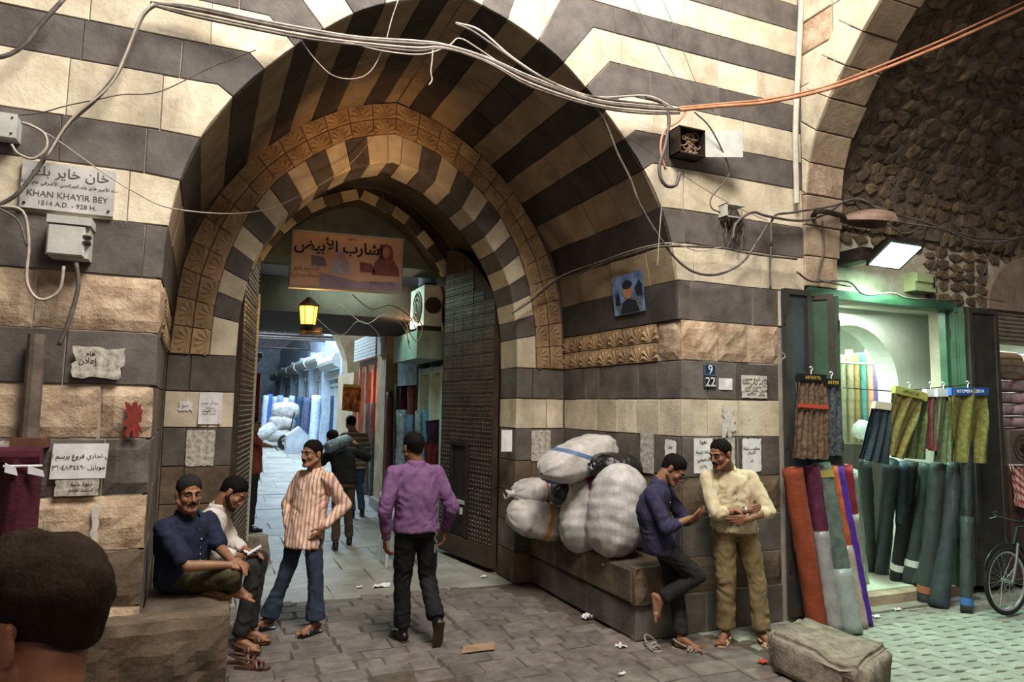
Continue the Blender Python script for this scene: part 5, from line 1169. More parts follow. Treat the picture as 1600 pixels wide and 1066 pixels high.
p = fy(842, 812, 6.75); sack('sack with a yellow orange stripe lying on cardboard at the back', (p.x, 6.75, p.z), .36, .27, .19, PP('e'), ry=math.radians(12), rz=math.radians(-10), ears=((1, .8),), seed=5, stripe=(.1, '#b9862e'))
BBAG = mat('black plastic bag', '#0c0c0e', '#1a1a1d', .22, 6, 5, .02, 9, spec=.8)
p = fy(962, 732, 5.85); sack('shiny black plastic bag on the front sacks beside the phone reader', (p.x, 5.85, p.z), .25, .22, .145, BBAG, ry=math.radians(6), ears=((-1, .3),), seed=6)
p = fy(880, 770, 6.45); sack('smaller black plastic bag wedged between the white sacks', (p.x, 6.45, p.z), .14, .14, .13, BBAG, ears=(), seed=7)
tag(MB().hull8([(3.22, 7.15, .66), (3.34, 6.0, .58), (3.75, 6.1, .615), (3.7, 7.2, .64)], [(3.22, 7.15, .668), (3.34, 6.0, .588), (3.75, 6.1, .623), (3.7, 7.2, .648)]).build('cardboard_sheet', mat('cardboard', '#7a5f49', '#96795f', .9, 6, 4, .003)), 'flattened cardboard sheet sticking out under the back sacks', 'cardboard')

# ================================================================ stone block, cloth, litter, bicycle
A, B_, C_ = fz(1200, 1046), fz(1352, 1118), fz(1396, 1068); D_ = A+(C_-B_); H = .27
blk = empty('stone_block', 'rough worn stone block lying on the pavers in the right foreground', 'stone block', (A+C_)/2)
E1, E2 = (B_-A), (D_-A); V = []
def bf(u, v, w_):
    p = A+E1*u+E2*v+Vector((0, 0, H*w_)); c = (A+C_)/2+Vector((0, 0, H/2)); d = p-c
    return p+d.normalized()*noise.fractal(p*3.2, 1, 2, 4)*.045-Vector((0, 0, .04*(w_ > .9)*(abs(u-.72) < .1)*(v < .6)))-d*.04*(abs(u-.5) > .45)*(w_ > .8)
bm_ = bmesh.new(); bmesh.ops.create_cube(bm_, size=1); bmesh.ops.bevel(bm_, geom=bm_.edges[:], offset=.09, segments=2, affect='EDGES'); bmesh.ops.subdivide_edges(bm_, edges=bm_.edges[:], cuts=5, use_grid_fill=True)
for v in bm_.verts: v.co = bf(v.co.x+.5, v.co.y+.5, v.co.z+.5)-blk.location
me = bpy.data.meshes.new('body'); bm_.to_mesh(me); bm_.free(); me.materials.append(mat('pitted stone', '#6b5f52', '#a09584', .95, 12, 8, .016, 38)); o = bpy.data.objects.new('body', me); COL.objects.link(o); o.parent = blk; me.shade_smooth()
part('iron_stain_chip', BROWN, blk, MB().rough(0, 1, 0, 1, lambda u, v, h: A+E1*(.80+.12*u)+Vector((0, 0, H*(.35+.4*v)))-E2*.0+Vector((0, 0, 0))+(E2.normalized()*-1)*(.012+h*.5), amp=.01))
# wine red cloth at the left edge
o = empty('hanging_cloth', 'wine red velvet cloth bundle hanging at the left picture edge', 'cloth', fy(32, 720, 5.0)); tl, tr, bl = fy(2, 712, 4.95), fy(68, 712, 4.95), fy(-12, 880, 4.95)
part('velvet', mat('wine velvet', '#330916', '#4f1226', .9, 12, 5, .006), o, MB().grid(22, 18, lambda u, v: tl.lerp(tr, u)+(bl-tl)*v+Vector((0, -.10*math.sin(math.pi*u)-.005*math.sin(u*19+v*4), .01*math.sin(u*9)))).grid(4, 4, lambda u, v: tl.lerp(tr, u)+(bl-tl)*v)).data.shade_smooth()
part('top_fold', mt('wine velvet', ''), o, MB().tube([tl+Vector((0, -.05, 0)), tr+Vector((0, -.05, 0))], .055, 10)); 
tg = MB(); 
for x0, x1, y0, y1 in ((8, 24, 724, 738), (44, 66, 728, 740)): a, b_ = fy(x0, y0, 4.83), fy(x1, y1, 4.83); tg.hull8([(a.x, a.y, a.z), (b_.x, a.y, a.z-.03), (b_.x+.01, a.y, b_.z-.02), (a.x, a.y, b_.z)], [(a.x, a.y+.01, a.z), (b_.x, a.y+.01, a.z-.03), (b_.x+.01, a.y+.01, b_.z-.02), (a.x, a.y+.01, b_.z)])
tg.tube([fy(5, 729, 4.84), fy(66, 728, 4.84)], .008, 5); part('price_tags', PAPER, o, tg)
def scrap(label, px, py, w_, d_, m, seed, z=0, cat_='litter', name='litter_scrap', cr=.03):
    c = fz(px, py, z); rnd = random.Random(seed)
    mb = MB(); f = lambda o_: (lambda u, v: (c.x+(u-.5)*w_+.3*w_*(v-.5)*math.sin(seed), c.y+(v-.5)*d_, z+.006+cr*abs(noise.noise(Vector((u*3+seed, v*3, seed))))+o_))
    mb.grid(7, 6, f(.003)); mb.grid(7, 6, f(0)); tag(mb.build(name, m, origin=(c.x, c.y, z)), label, cat_)
scrap('torn piece of brown cardboard on the cobbles right of the purple shirt', 748, 1014, .28, .16, mt('cardboard', ''), 1, cr=.012)
scrap('white paper scrap left of the purple shirted man on the passage floor', 597, 917, .18, .12, PAPER, 2, cr=.05)
scrap('small pale scrap beside the larger white paper in the passage', 562, 919, .06, .06, PAPER, 3)
scrap('crumpled white tissue on the cobbles before the right bench', 917, 967, .08, .08, PAPER, 4, cr=.07)
scrap('small crumpled wrapper near the slippers by the right bench', 971, 1012, .07, .06, PAPER, 5, cr=.05)
scrap('white scrap beside the foot of the right gate leaf', 756, 903, .08, .05, PAPER, 6)
scrap('white newspaper lying by the left gate jamb', 411, 878, .2, .2, PAPER, 7, cr=.06)
scrap('crushed cup on the pavers near the shop kerb', 1401, 954, .09, .07, PAPER, 8, cr=.05)
scrap('flat white scrap on the pavers left of the crushed cup', 1369, 965, .08, .06, PAPER, 9, cr=.03)
scrap('orange and white wrapper on the pavers beside the cream shirted man', 1192, 1037, .07, .05, mt('print #b5452a', ''), 10, cr=.03)
scrap('small white scrap on the green lit pavers in the foreground', 972, 1055, .05, .03, PAPER, 11)
# bicycle
W = fy(1573, 911, 4.50); rw = .325; bc = empty('bicycle', 'black bicycle with silver rims cut by the right picture edge', 'bicycle', (W.x, 4.50, 0)); W = Vector((W.x, 4.50, rw+.012))
def sp_(name, m, po, mb):
    q = part(name, m, bc, mb); q.parent = po; return q
def wheel(c):
    ring = lambda r, n=40: [c+Vector((r*math.cos(t), 0, r*math.sin(t))) for t in np.linspace(0, 2*math.pi, n, endpoint=False)]
    w_ = part('tyre', mat('rubber', '#151413', rough=.8), bc, MB().tube(ring(rw-.018), .020, 8, close=True)) if 'rubber' not in MT else part('tyre', MT['rubber'], bc, MB().tube(ring(rw-.018), .020, 8, close=True))
    sp_('rim', mt('rim alloy', '#b9bdbd', rough=.35, metal=.6), w_, MB().tube(ring(rw-.048), .013, 6, close=True))
    sp_('hub', CHR, w_, MB().cyl(c+Vector((0, -.045, 0)), c+Vector((0, .045, 0)), .02, n=10))
    for k in range(28):
        a = 2*math.pi*k/28; s_ = 1 if k % 2 else -1; a2 = a+.9*(1 if k % 4 < 2 else -1)
        sp_('spoke', CHR, w_, MB().tube([c+Vector((.018*math.cos(a2), .03*s_, .018*math.sin(a2))), c+Vector(((rw-.05)*math.cos(a), 0, (rw-.05)*math.sin(a)))], .0018, 3))
wheel(W); W2 = W+Vector((1.03, 0, 0)); wheel(W2)
FRM = mat('bicycle paint', '#1b1d1c', rough=.3)
hb, ht = W+Vector((.16, 0, .38)), W+Vector((.20, 0, .50)); bbk = W+Vector((.60, 0, -.03)); sb_ = W+Vector((.72, 0, .48))
for s_ in (-.055, .055): part('fork_blade', CHR if s_ < 0 else FRM, bc, MB().tube(cat([W+Vector((0, s_, 0)), W+Vector((.07, s_, .18)), W+Vector((.13, s_*.8, .36))], 4), .013, 8))
part('head_tube', FRM, bc, MB().cyl(hb-Vector((.03, 0, .04)), ht, .022, n=10)); m_ = MB()
for a, b_ in ((hb, bbk), (ht, sb_), (bbk, sb_)): m_.cyl(a, b_, .017, n=8)
for s_ in (-.05, .05): m_.cyl(bbk+Vector((0, s_, 0)), W2+Vector((0, s_, 0)), .009, n=6); m_.cyl(sb_, W2+Vector((0, s_, 0)), .009, n=6)
part('frame', FRM, bc, m_); part('handlebar', FRM, bc, MB().tube(cat([ht+Vector((.12, -.28, .1)), ht+Vector((-.02, -.2, .09)), ht+Vector((0, 0, .06)), ht+Vector((-.02, .2, .09)), ht+Vector((.12, .28, .1))], 4), .013, 8))
for s_ in (-1, 1): part('grip', MT['rubber'], bc, MB().cyl(ht+Vector((.05, .25*s_, .095)), ht+Vector((.15, .29*s_, .105)), .018, n=8)); part('brake_lever', CHR, bc, MB().tube([ht+Vector((-.02, .16*s_, .09)), ht+Vector((-.06, .22*s_, .06)), ht+Vector((.02, .27*s_, .05))], .006, 5))
part('saddle', MT['rubber'], bc, MB().grid(10, 8, lambda u, v: sb_+Vector((-.12+.26*v, (.03+.09*v)*math.cos(u*6.283), .06+.025*math.sin(u*6.283))), wrap=True)); part('crank', CHR, bc, MB().tube([bbk+Vector((-.15, -.07, -.06)), bbk+Vector((0, -.07, 0))], .01, 6)); part('chainring', CHR, bc, MB().cyl(bbk+Vector((0, -.05, 0)), bbk+Vector((0, -.056, 0)), .09, n=20))
part('mudguard', FRM, bc, MB().tube([W+Vector(((rw+.02)*math.cos(t), 0, (rw+.02)*math.sin(t))) for t in np.linspace(1.1, 2.7, 12)], .022, 6, sx=.5)); part('bell', CHR, bc, MB().cyl(ht+Vector((-.01, -.1, .08)), ht+Vector((-.01, -.1, .12)), .028, .01, n=10))

# ================================================================ alley goods
def aroll(px, py0, py1, w_, k1, k2, lb, lean=0, grp='rolls leaning along the alley shops', film=None, y=None):
    c = fy(px, 600, y); zb = ZF(y)+.0; z1 = fy(px, py0, y).z; r = w_/2*proj(c)[2]/FPX
    roll(lb, (c.x, y, zb), (c.x+lean, y+.12, z1), r, cl('alley cloth %d' % len(bpy.data.materials), k1, k2), film=film, group=grp, core=False, seed=px*.1, segs=8, wr=.02)
AR = [(415, 618, 9, '#8d97a6', '#b6c0cc', 27), (421, 616, 8, '#2c4d86', '#3e64a0', 27), (429, 620, 9, '#8b90a8', '#aeb4c6', 27), (437, 618, 9, '#5e6f9c', '#8a98ba', 26), (446, 622, 10, '#a5b0c2', '#ccd5e0', 26), (455, 619, 9, '#7688a8', '#9fb0c8', 25),
      (468, 620, 9, '#203850', '#31506e', 25), (480, 622, 11, '#3c4560', '#59627e', 23), (493, 618, 14, '#9fb2cc', '#c9d6e6', 22), (508, 623, 13, '#a9a3b4', '#cfcad8', 22), (521, 619, 11, '#1b2c4a', '#2b426a', 21)]
nmz = ['pale grey roll farthest left in the alley cluster', 'bright blue slim roll far down the alley', 'lilac grey roll far down the alley', 'mid blue roll far down the alley', 'milky white roll far down the alley', 'steel blue roll far down the alley', 'dark teal roll standing far down the alley', 'slate roll left of the tall white blue one', 'tall pale blue wrapped roll in the middle of the alley cluster', 'lavender wrapped roll in the alley cluster', 'navy blue roll nearest the stone pier']
for i, (px, y0, w_, a, b_, yy) in enumerate(AR): aroll(px, y0, 690, w_, a, b_, nmz[i], lean=.06, y=yy)
NR = [(612, 612, 11, '#5a3036', '#77464c', 12.7, 'brown red wrapped roll leaning on the beige pier'), (633, 595, 11, '#3f1c26', '#5c2a38', 12.3, 'dark burgundy roll in the open roll shop'), (645, 586, 10, '#a35e66', '#c07f86', 12.0, 'tall pink roll in the open roll shop'), (624, 600, 9, '#3c4034', '#565b48', 12.5, 'olive grey roll in the open roll shop'),
      (632, 641, 16, '#37434e', '#7c8c98', 10.6, 'film wrapped black roll behind the purple shirted man'), (645, 649, 13, '#36486a', '#4f6488', 10.5, 'dusty blue roll behind the purple shirted man'), (659, 642, 12, '#4b5c5c', '#7c9090', 10.4, 'grey wrapped roll right of the dusty blue one'), (671, 640, 12, '#2f5b74', '#4a86a3', 10.3, 'sea blue wrapped roll near the gate leaf'),
      (578, 632, 8, '#6a6e66', '#8a8e85', 14.6, 'left grey roll under the red lit display'), (586, 630, 8, '#5c615b', '#7d827b', 14.3, 'right grey roll under the red lit display')]
for i, (px, y0, w_, a, b_, yy, lb) in enumerate(NR): aroll(px, y0, 0, w_, a, b_, lb, y=yy, film=FILM if i in (0, 4, 6, 7) else None)
sample('gold and black glossy cloths hanging in the alley before the stone pier', [(536, 600), (564, 602), (562, 645), (534, 641)], mat('gold black satin', '#14100c', '#b8873c', .3, 9, 3, .01), mt('yellow card', ''), Y=14.8, hdr=4, hook=False, waves=3)
sample('purple sequined cloth thrown over the rolls by the gate leaf', [(664, 658), (692, 655), (688, 690), (668, 690)], mat('purple sequins', '#1d0c26', '#4a2156', .4, 40, 3, .006), BLK, Y=9.95, hdr=2, hook=False)
sample('red and black patterned cloth below the purple one by the gate leaf', [(662, 690), (702, 690), (700, 745), (664, 740)], mat('red black flower cloth', '#170c0e', '#7a2430', .6, 24, 4, .006), BLK, Y=9.85, hdr=2, hook=False)
# hand truck with white sacks far down the alley
tr_ = fz(452, 700, .5); yy = 21.5; c = fy(447, 684, yy); zb = ZF(yy); o = empty('hand_cart', 'black wheeled hand cart beside white sacks far down the alley', 'cart', (c.x, yy, zb))
part('wheel', MT['rubber'], o, MB().tube([(c.x+.2*math.cos(t), yy, zb+.22+.2*math.sin(t)) for t in np.linspace(0, 6.283, 18)[:-1]], .04, 6, close=True)); part('wheel', MT['rubber'], o, MB().tube([(c.x+.1+.2*math.cos(t), yy+.5, zb+.22+.2*math.sin(t)) for t in np.linspace(0, 6.283, 18)[:-1]], .04, 6, close=True))
part('frame', METALD, o, MB().tube([(c.x+.35, yy, zb+.1), (c.x+.05, yy, zb+.2), (c.x+.2, yy, zb+1.1)], .02, 6).tube([(c.x+.35, yy+.5, zb+.1), (c.x+.1, yy+.5, zb+.2), (c.x+.25, yy+.5, zb+1.1), (c.x+.2, yy, zb+1.1)], .02, 6))
WS = PP('white'); 
for x, z, hx, hz, rt, lb in ((425, 669, .75, .2, -35, 'long white roll leaning in the alley left of the hand cart'), (437, 680, .45, .2, 0, 'lowest white sack left of the hand cart'), (441, 660, .4, .22, 5, 'middle white sack stacked left of the hand cart'), (446, 642, .42, .26, 0, 'top white sack stacked above the hand cart')):
    p = fy(x, z, 22.2); sack(lb, (p.x, 22.2, max(p.z, ZF(22)+hz)), hx, .3, hz, WS, ry=math.radians(rt), ears=(), seed=x)
cb = fy(465, 682, 20.8); tag(MB().prism([(-.3, 0), (.3, 0), (.3, .5), (.05, .75), (-.3, .5)], lambda u, v, h: (cb.x+u, 20.8+h, ZF(20.8)+v), 0, .5).build('carton', mt('pale carton', '#a0a6ac', '#bfc5ca', .8, 4, 3)), 'pale carton with open flaps right of the hand cart', 'box')
# plastic chair behind the purple man and pot by the door
c = fz(608, 905); o = empty('plastic_chair', 'white plastic chair with blue seat behind the purple shirted man', 'chair', (2.12, 8.9, 0)); cx, cy = 2.22, 8.7; o.location = (cx, cy, 0)
WP = mat('white plastic', '#a9b0b2', '#c1c7c9', .5, 5, 3)
for dx in (-.2, .2):
    for dy in (-.2, .2): part('leg', WP, o, MB().cyl((cx+dx, cy+dy, 0), (cx+dx*.9, cy+dy*.9, .44), .02, n=8))
part('seat', mat('blue cushion', '#23507c', rough=.7), o, softbox((cx, cy, .46), .22, .22, .03, 1, e=.4)); part('backrest', WP, o, softbox((cx, cy+.21, .68), .21, .02, .2, 2, e=.4)); part('backrest', WP, o, MB().cyl((cx-.19, cy+.2, .44), (cx-.2, cy+.21, .85), .018, n=8).cyl((cx+.19, cy+.2, .44), (cx+.2, cy+.21, .85), .018, n=8))
# ================================================================ people
V3 = Vector
def fuse(name, mb, voxel, it, m, parent, folds=0, fr=(5, 5, 5), label=None, seed=0):
    L = parent.location if parent else Vector(); mb.v = [(x-L.x, y-L.y, z-L.z) for x, y, z in mb.v]
    o = mb.build(name, m, None, smooth=True)
    r = o.modifiers.new('r', 'REMESH'); r.mode = 'VOXEL'; r.voxel_size = voxel; r.use_smooth_shade = True
    s = o.modifiers.new('s', 'SMOOTH'); s.iterations = it; s.factor = .6
    dg = bpy.context.evaluated_depsgraph_get(); me = bpy.data.meshes.new_from_object(o.evaluated_get(dg)); o.modifiers.clear(); old = o.data; o.data = me; bpy.data.meshes.remove(old)
    me.materials.clear(); me.materials.append(m)
    if folds:
        n = len(me.vertices); co = np.empty(n*3); me.vertices.foreach_get('co', co); no = np.empty(n*3)
        me.vertices.foreach_get('normal', no); co = co.reshape(-1, 3); no = no.reshape(-1, 3); h = np.empty(n)
        for i in range(n):
            x, y, z = co[i]; q = V3((x*fr[0]+seed, y*fr[1], z*fr[2])); w_ = noise.noise(q*.6)*2.2
            h[i] = (1-abs(noise.noise(V3((q.x+w_, q.y+w_, q.z+w_*1.6)))*2.2))*.7+noise.noise(q*2.3)*.5
        co += no*(np.clip(h, -1, 1)*folds)[:, None]; me.vertices.foreach_set('co', co.ravel()); me.update()
    me.shade_smooth()
    if parent: o.parent = parent
    if label: o['label'] = label
    return o
def cap_(mb, a, b, r0, r1=None, n=12):
    a, b = V3(a), V3(b); r1 = r0 if r1 is None else r1; d = (b-a); L = d.length; d = d.normalized() if L > 1e-6 else V3((0, 0, 1)); P, R = [], []
    for t in (-.98, -.8, -.45, 0): P.append(a+d*(r0*t)); R.append(r0*math.sqrt(1-t*t))
    for t in (0, .45, .8, .98): P.append(b+d*(r1*t)); R.append(r1*math.sqrt(1-t*t))
    return mb.tube(P, R, n)
def elli(mb, c, ax, n=14, k=9):
    """ellipsoid with three axis vectors"""
    X, Y_, Z = map(V3, ax); c = V3(c)
    return mb.grid(n, k, lambda i, j: c+X*(math.cos(i*6.28318)*math.sin((.02+.96*j)*math.pi))+Y_*(math.sin(i*6.28318)*math.sin((.02+.96*j)*math.pi))+Z*math.cos((.02+.96*j)*math.pi), wrap=True).add([], []) if 0 else _cl(mb, c, X, Y_, Z, n, k)
def _cl(mb, c, X, Y_, Z, n, k):
    V = [c+Z]; 
    for j in range(1, k):
        p = math.pi*j/k
        V += [c+(X*math.cos(2*math.pi*i/n)+Y_*math.sin(2*math.pi*i/n))*math.sin(p)+Z*math.cos(p) for i in range(n)]
    V.append(c-Z); F = [(0, 1+i, 1+(i+1) % n) for i in range(n)]
    for j in range(k-2): F += [(1+j*n+i, 1+(j+1)*n+i, 1+(j+1)*n+(i+1) % n, 1+j*n+(i+1) % n) for i in range(n)]
    e = len(V)-1; F += [(e, 1+(k-2)*n+(i+1) % n, 1+(k-2)*n+i) for i in range(n)]
    return mb.add(V, F)
def loft(mb, rings, n=20):
    V = []
    for c, X, Y_ in rings: V += [V3(c)+V3(X)*math.copysign(abs(math.cos(t))**.85, math.cos(t))+V3(Y_)*math.copysign(abs(math.sin(t))**.85, math.sin(t)) for t in np.linspace(0, 2*math.pi, n, endpoint=False)]
    m = len(rings); F = [(i*n+k, i*n+(k+1) % n, (i+1)*n+(k+1) % n, (i+1)*n+k) for i in range(m-1) for k in range(n)]
    return mb.add(V, F+[tuple(range(n))[::-1], tuple((m-1)*n+k for k in range(n))])
def hand_prims(mb, w_, d, pn, side, curl=.35, s=1.0, spread=.16):
    """w_ wrist, d direction to the knuckles, pn palm normal (palm faces along pn), side +1 thumb on the +x side"""
    w_, d, pn = V3(w_), V3(d).normalized(), V3(pn); pn = (pn-d*pn.dot(d)).normalized(); x = d.cross(pn)*side
    cap_(mb, w_-d*.02, w_+d*.02*s, .024*s, .026*s)
    K = [(.030, .086, (.042, .026, .020)), (.010, .090, (.046, .029, .021)), (-.010, .086, (.042, .027, .020)), (-.029, .078, (.033, .021, .018))]
    for i, (ox, ln, seg) in enumerate(K):
        k = w_+(d*ln+x*ox)*s; cap_(mb, w_+(d*.02+x*ox*.6)*s, k, .0155*s, .0125*s)
        a = curl*(1+.12*i); dd = d; p = k; r = .0098*s
        for j, L in enumerate(seg):
            ang = a*(.7 if j == 0 else 1.05); dd = (dd*math.cos(ang)+pn*math.sin(ang)).normalized(); q = p+(dd+x*spread*ox*8*(j == 0))*L*s; cap_(mb, p, q, r, r*.92); p = q; r *= .92
    b = w_+(d*.028+x*.024)*s; p = b; dd = (d*.55+x*.75+pn*.25).normalized(); cap_(mb, w_, b, .017*s, .017*s)
    for L in (.034, .030, .024): q = p+dd*L*s; cap_(mb, p, q, .0125*s, .0108*s); p = q; dd = (dd+d*.35-x*.12+pn*.35*curl).normalized()
    return mb
def foot_prims(mb, an, toe, up=(0, 0, 1), s=1.0):
    an, t = V3(an), V3(toe).normalized(); u = V3(up); u = (u-t*u.dot(t)).normalized(); x = t.cross(u)
    h = an-u*.045*s; cap_(mb, an, h-t*.03*s, .036*s, .030*s); cap_(mb, an+t*.01, h+t*.12*s-u*.005, .034*s, .026*s); cap_(mb, h-t*.02, h+t*.13*s-u*.008, .030*s, .03*s)
    cap_(mb, h+t*.12*s+x*.02-u*.01, h+t*.14*s-x*.02-u*.01, .024*s, .024*s)
    for i, ox in enumerate((.034, .014, -.002, -.018, -.032)): 
        r = .0135 if i == 0 else .0095; p = h+t*(.145-.010*i)*s-x*ox*s*-1-u*.015*s; cap_(mb, p, p+t*(.034-.003*i)*s-u*.003, r*s, r*.9*s)
    return h, t, u, x
SKIN = {}
def skin(k='#9c7054'):
    if k not in SKIN: 
        c = '#%02x%02x%02x' % tuple(int(int(k[i:i+2], 16)*.84) for i in (1, 3, 5)); SKIN[k] = mat('skin '+k, c, k, .5, 9, 4, .0012, 90, spec=.35)
        b = SKIN[k].node_tree.nodes['Principled BSDF']; b.inputs['Subsurface Weight'].default_value = .08; b.inputs['Subsurface Radius'].default_value = (.02, .008, .004)
    return SKIN[k]
def hairmat(k): return mt('hair '+k, k, '#%02x%02x%02x' % tuple(min(255, int(int(k[i:i+2], 16)*1.4+2)) for i in (1, 3, 5)), .75, 60, 4, .004, 160, squash=(1, 1, .35), spec=.12)
def head(o, c, fwd, up, m, hair, s=1.0, mous=0, beard=0, bald=0, hlen=.012, voxel=.0042, back=False, neckto=None, grey=None, gaze=(0, 0)):
    c, f, u = V3(c), V3(fwd).normalized(), V3(up); u = (u-f*u.dot(f)).normalized(); x = f.cross(u)
    s *= 1.06
    T = lambda a, b, d: c+(x*a+f*b+u*d)*s
    A = lambda a, b, d: (x*a*s, f*b*s, u*d*s)
    q = MB()
    elli(q, T(0, -.012, .030), A(.073, .093, .084), 20, 14); elli(q, T(0, .022, -.030), A(.060, .068, .078), 18, 12); elli(q, T(0, .005, -.045), A(.060, .060, .050))
    cap_(q, T(-.014, .074, -.098), T(.014, .074, -.098), .020*s); elli(q, T(0, .055, -.085), A(.042, .034, .030))
    for e in (-1, 1):
        cap_(q, T(e*.060, .0, -.055), T(e*.024, .062, -.096), .019*s, .018*s); elli(q, T(e*.040, .062, -.028), A(.022, .020, .022))
        cap_(q, T(e*.008, .088, .022), T(e*.046, .073, .022), .0085*s, .008*s)                      # brow
        elli(q, T(e*.031, .0725, .003), A(.0155, .0125, .0105), 12, 8)                                 # lid
        elli(q, T(e*.0765, -.012, -.012), (x*e*.009*s+f*-.006*s, f*.019*s+u*.004*s, u*.033*s), 12, 8); cap_(q, T(e*.079, -.024, .012), T(e*.077, -.022, -.03), .007*s, .006*s)
        cap_(q, T(e*.010, .094, -.038), T(e*.011, .090, -.040), .0085*s)
    cap_(q, T(0, .086, .016), T(0, .108, -.030), .0085*s, .012*s)
    cap_(q, T(-.020, .083, -.060), T(.020, .083, -.060), .0075*s); cap_(q, T(0, .089, -.059), T(0, .089, -.060), .009*s); cap_(q, T(-.017, .082, -.073), T(.017, .082, -.073), .0085*s)
    if neckto is not None: cap_(q, T(0, -.025, -.05), neckto, .056*s, .060*s, 16); cap_(q, T(0, -.01, -.07), V3(neckto)+f*.01, .048*s, .055*s, 16)
    hm = fuse('head', q, voxel*s, 4, m, o) if 0 else None
    fp = []
    for e in (-1, 1):
        ey = MB(); elli(ey, T(e*.031, .0775, .003), A(.0105, .0075, .0052), 12, 8); part('eye', mt('eye white', '#cfc8bf', rough=.2), o, ey, ).data.shade_smooth()
        ir = MB(); elli(ir, T(e*.031+gaze[0]*.004, .0835, .003+gaze[1]), A(.0046, .0028, .0046), 10, 6); part('iris', mt('iris', '#1a0f08', rough=.15), o, ir)
        b = MB(); b.tube(cat([T(e*.012, .0955, .021), T(e*.030, .0905, .027), T(e*.052, .077, .020)], 3), [.002*s, .0042*s, .0045*s, .0045*s, .004*s, .003*s, .0015*s], 6, sx=1); part('eyebrow', hair, o, b)
    lp = MB(); lp.tube(cat([T(-.022, .0835, -.066), T(0, .0955, -.0655), T(.022, .0835, -.066)], 3), [.001, .003*s, .0045*s, .005*s, .0045*s, .003*s, .001], 6); part('lips', mt('lips', '#7d4437', '#8d5444', .45), o, lp)
    if mous:
        b = MB(); b.tube(cat([T(-.028, .084, -.062), T(-.012, .096, -.050), T(0, .099, -.048), T(.012, .096, -.050), T(.028, .084, -.062)], 3), [.002*s, .0055*s, .0075*s]+[.008*s]*7+[.0075*s, .0055*s, .002*s], 6); part('moustache', hair, o, b)
    if beard:
        b = MB(); 
        for e in (-1, 1): cap_(b, T(e*.063, .0, -.05), T(e*.030, .060, -.096), .0195*s, .021*s); cap_(b, T(e*.066, -.002, -.02), T(e*.063, .0, -.05), .010*s, .018*s)
        cap_(b, T(-.022, .073, -.098), T(.022, .073, -.098), .0225*s); fuse('beard', b, voxel*s*1.2, 3, hairmat(beard), o)
    # hair cap
    def hf(i, j):
        t = i*2*math.pi; ph = j; front = max(0, math.sin(t)); side = abs(math.cos(t)); rear = max(0, -math.sin(t))
        low = math.radians(68+bald*-16)*(front**1.6)+math.radians(112)*side**2*(1-front*.25)+math.radians(158)*(rear**1.2)*(1)
        low = low/(front**1.5+side**2*(1-front*.25)+rear**1.2)
        low += .13*noise.noise(V3((math.cos(t)*7, math.sin(t)*7, c.x)))+.16*math.exp(-((abs(abs(t-1.571)-1.25))/.16)**2)
        p = ph*low; ed = min(1, (1-ph)*2.0)
        sp = math.sin(p) if p < 1.57 else max(math.sin(p), 1-.11*min((p-1.57)/.9, 1))
        d = x*(math.cos(t)*sp*.075)+f*(math.sin(t)*sp*.095)+u*(math.cos(p)*.086)
        r = 1+(hlen/.085)*(ed**.9)*(1+.6*noise.noise(V3((math.cos(t)*9*ph, math.sin(t)*9*ph, j*3)))) - .03*(1-ed)**2+ (.010/.085)*(front**2)*(ph > .55)*(hlen > .015)
        q_ = T(0, -.012, .030)+d*r*s
        if p > 1.75: q_ += f*(-.0)*s
        return q_
    part('hair', hair, o, MB().grid(36, 18, hf, wrap=True)).data.shade_smooth()
    return q
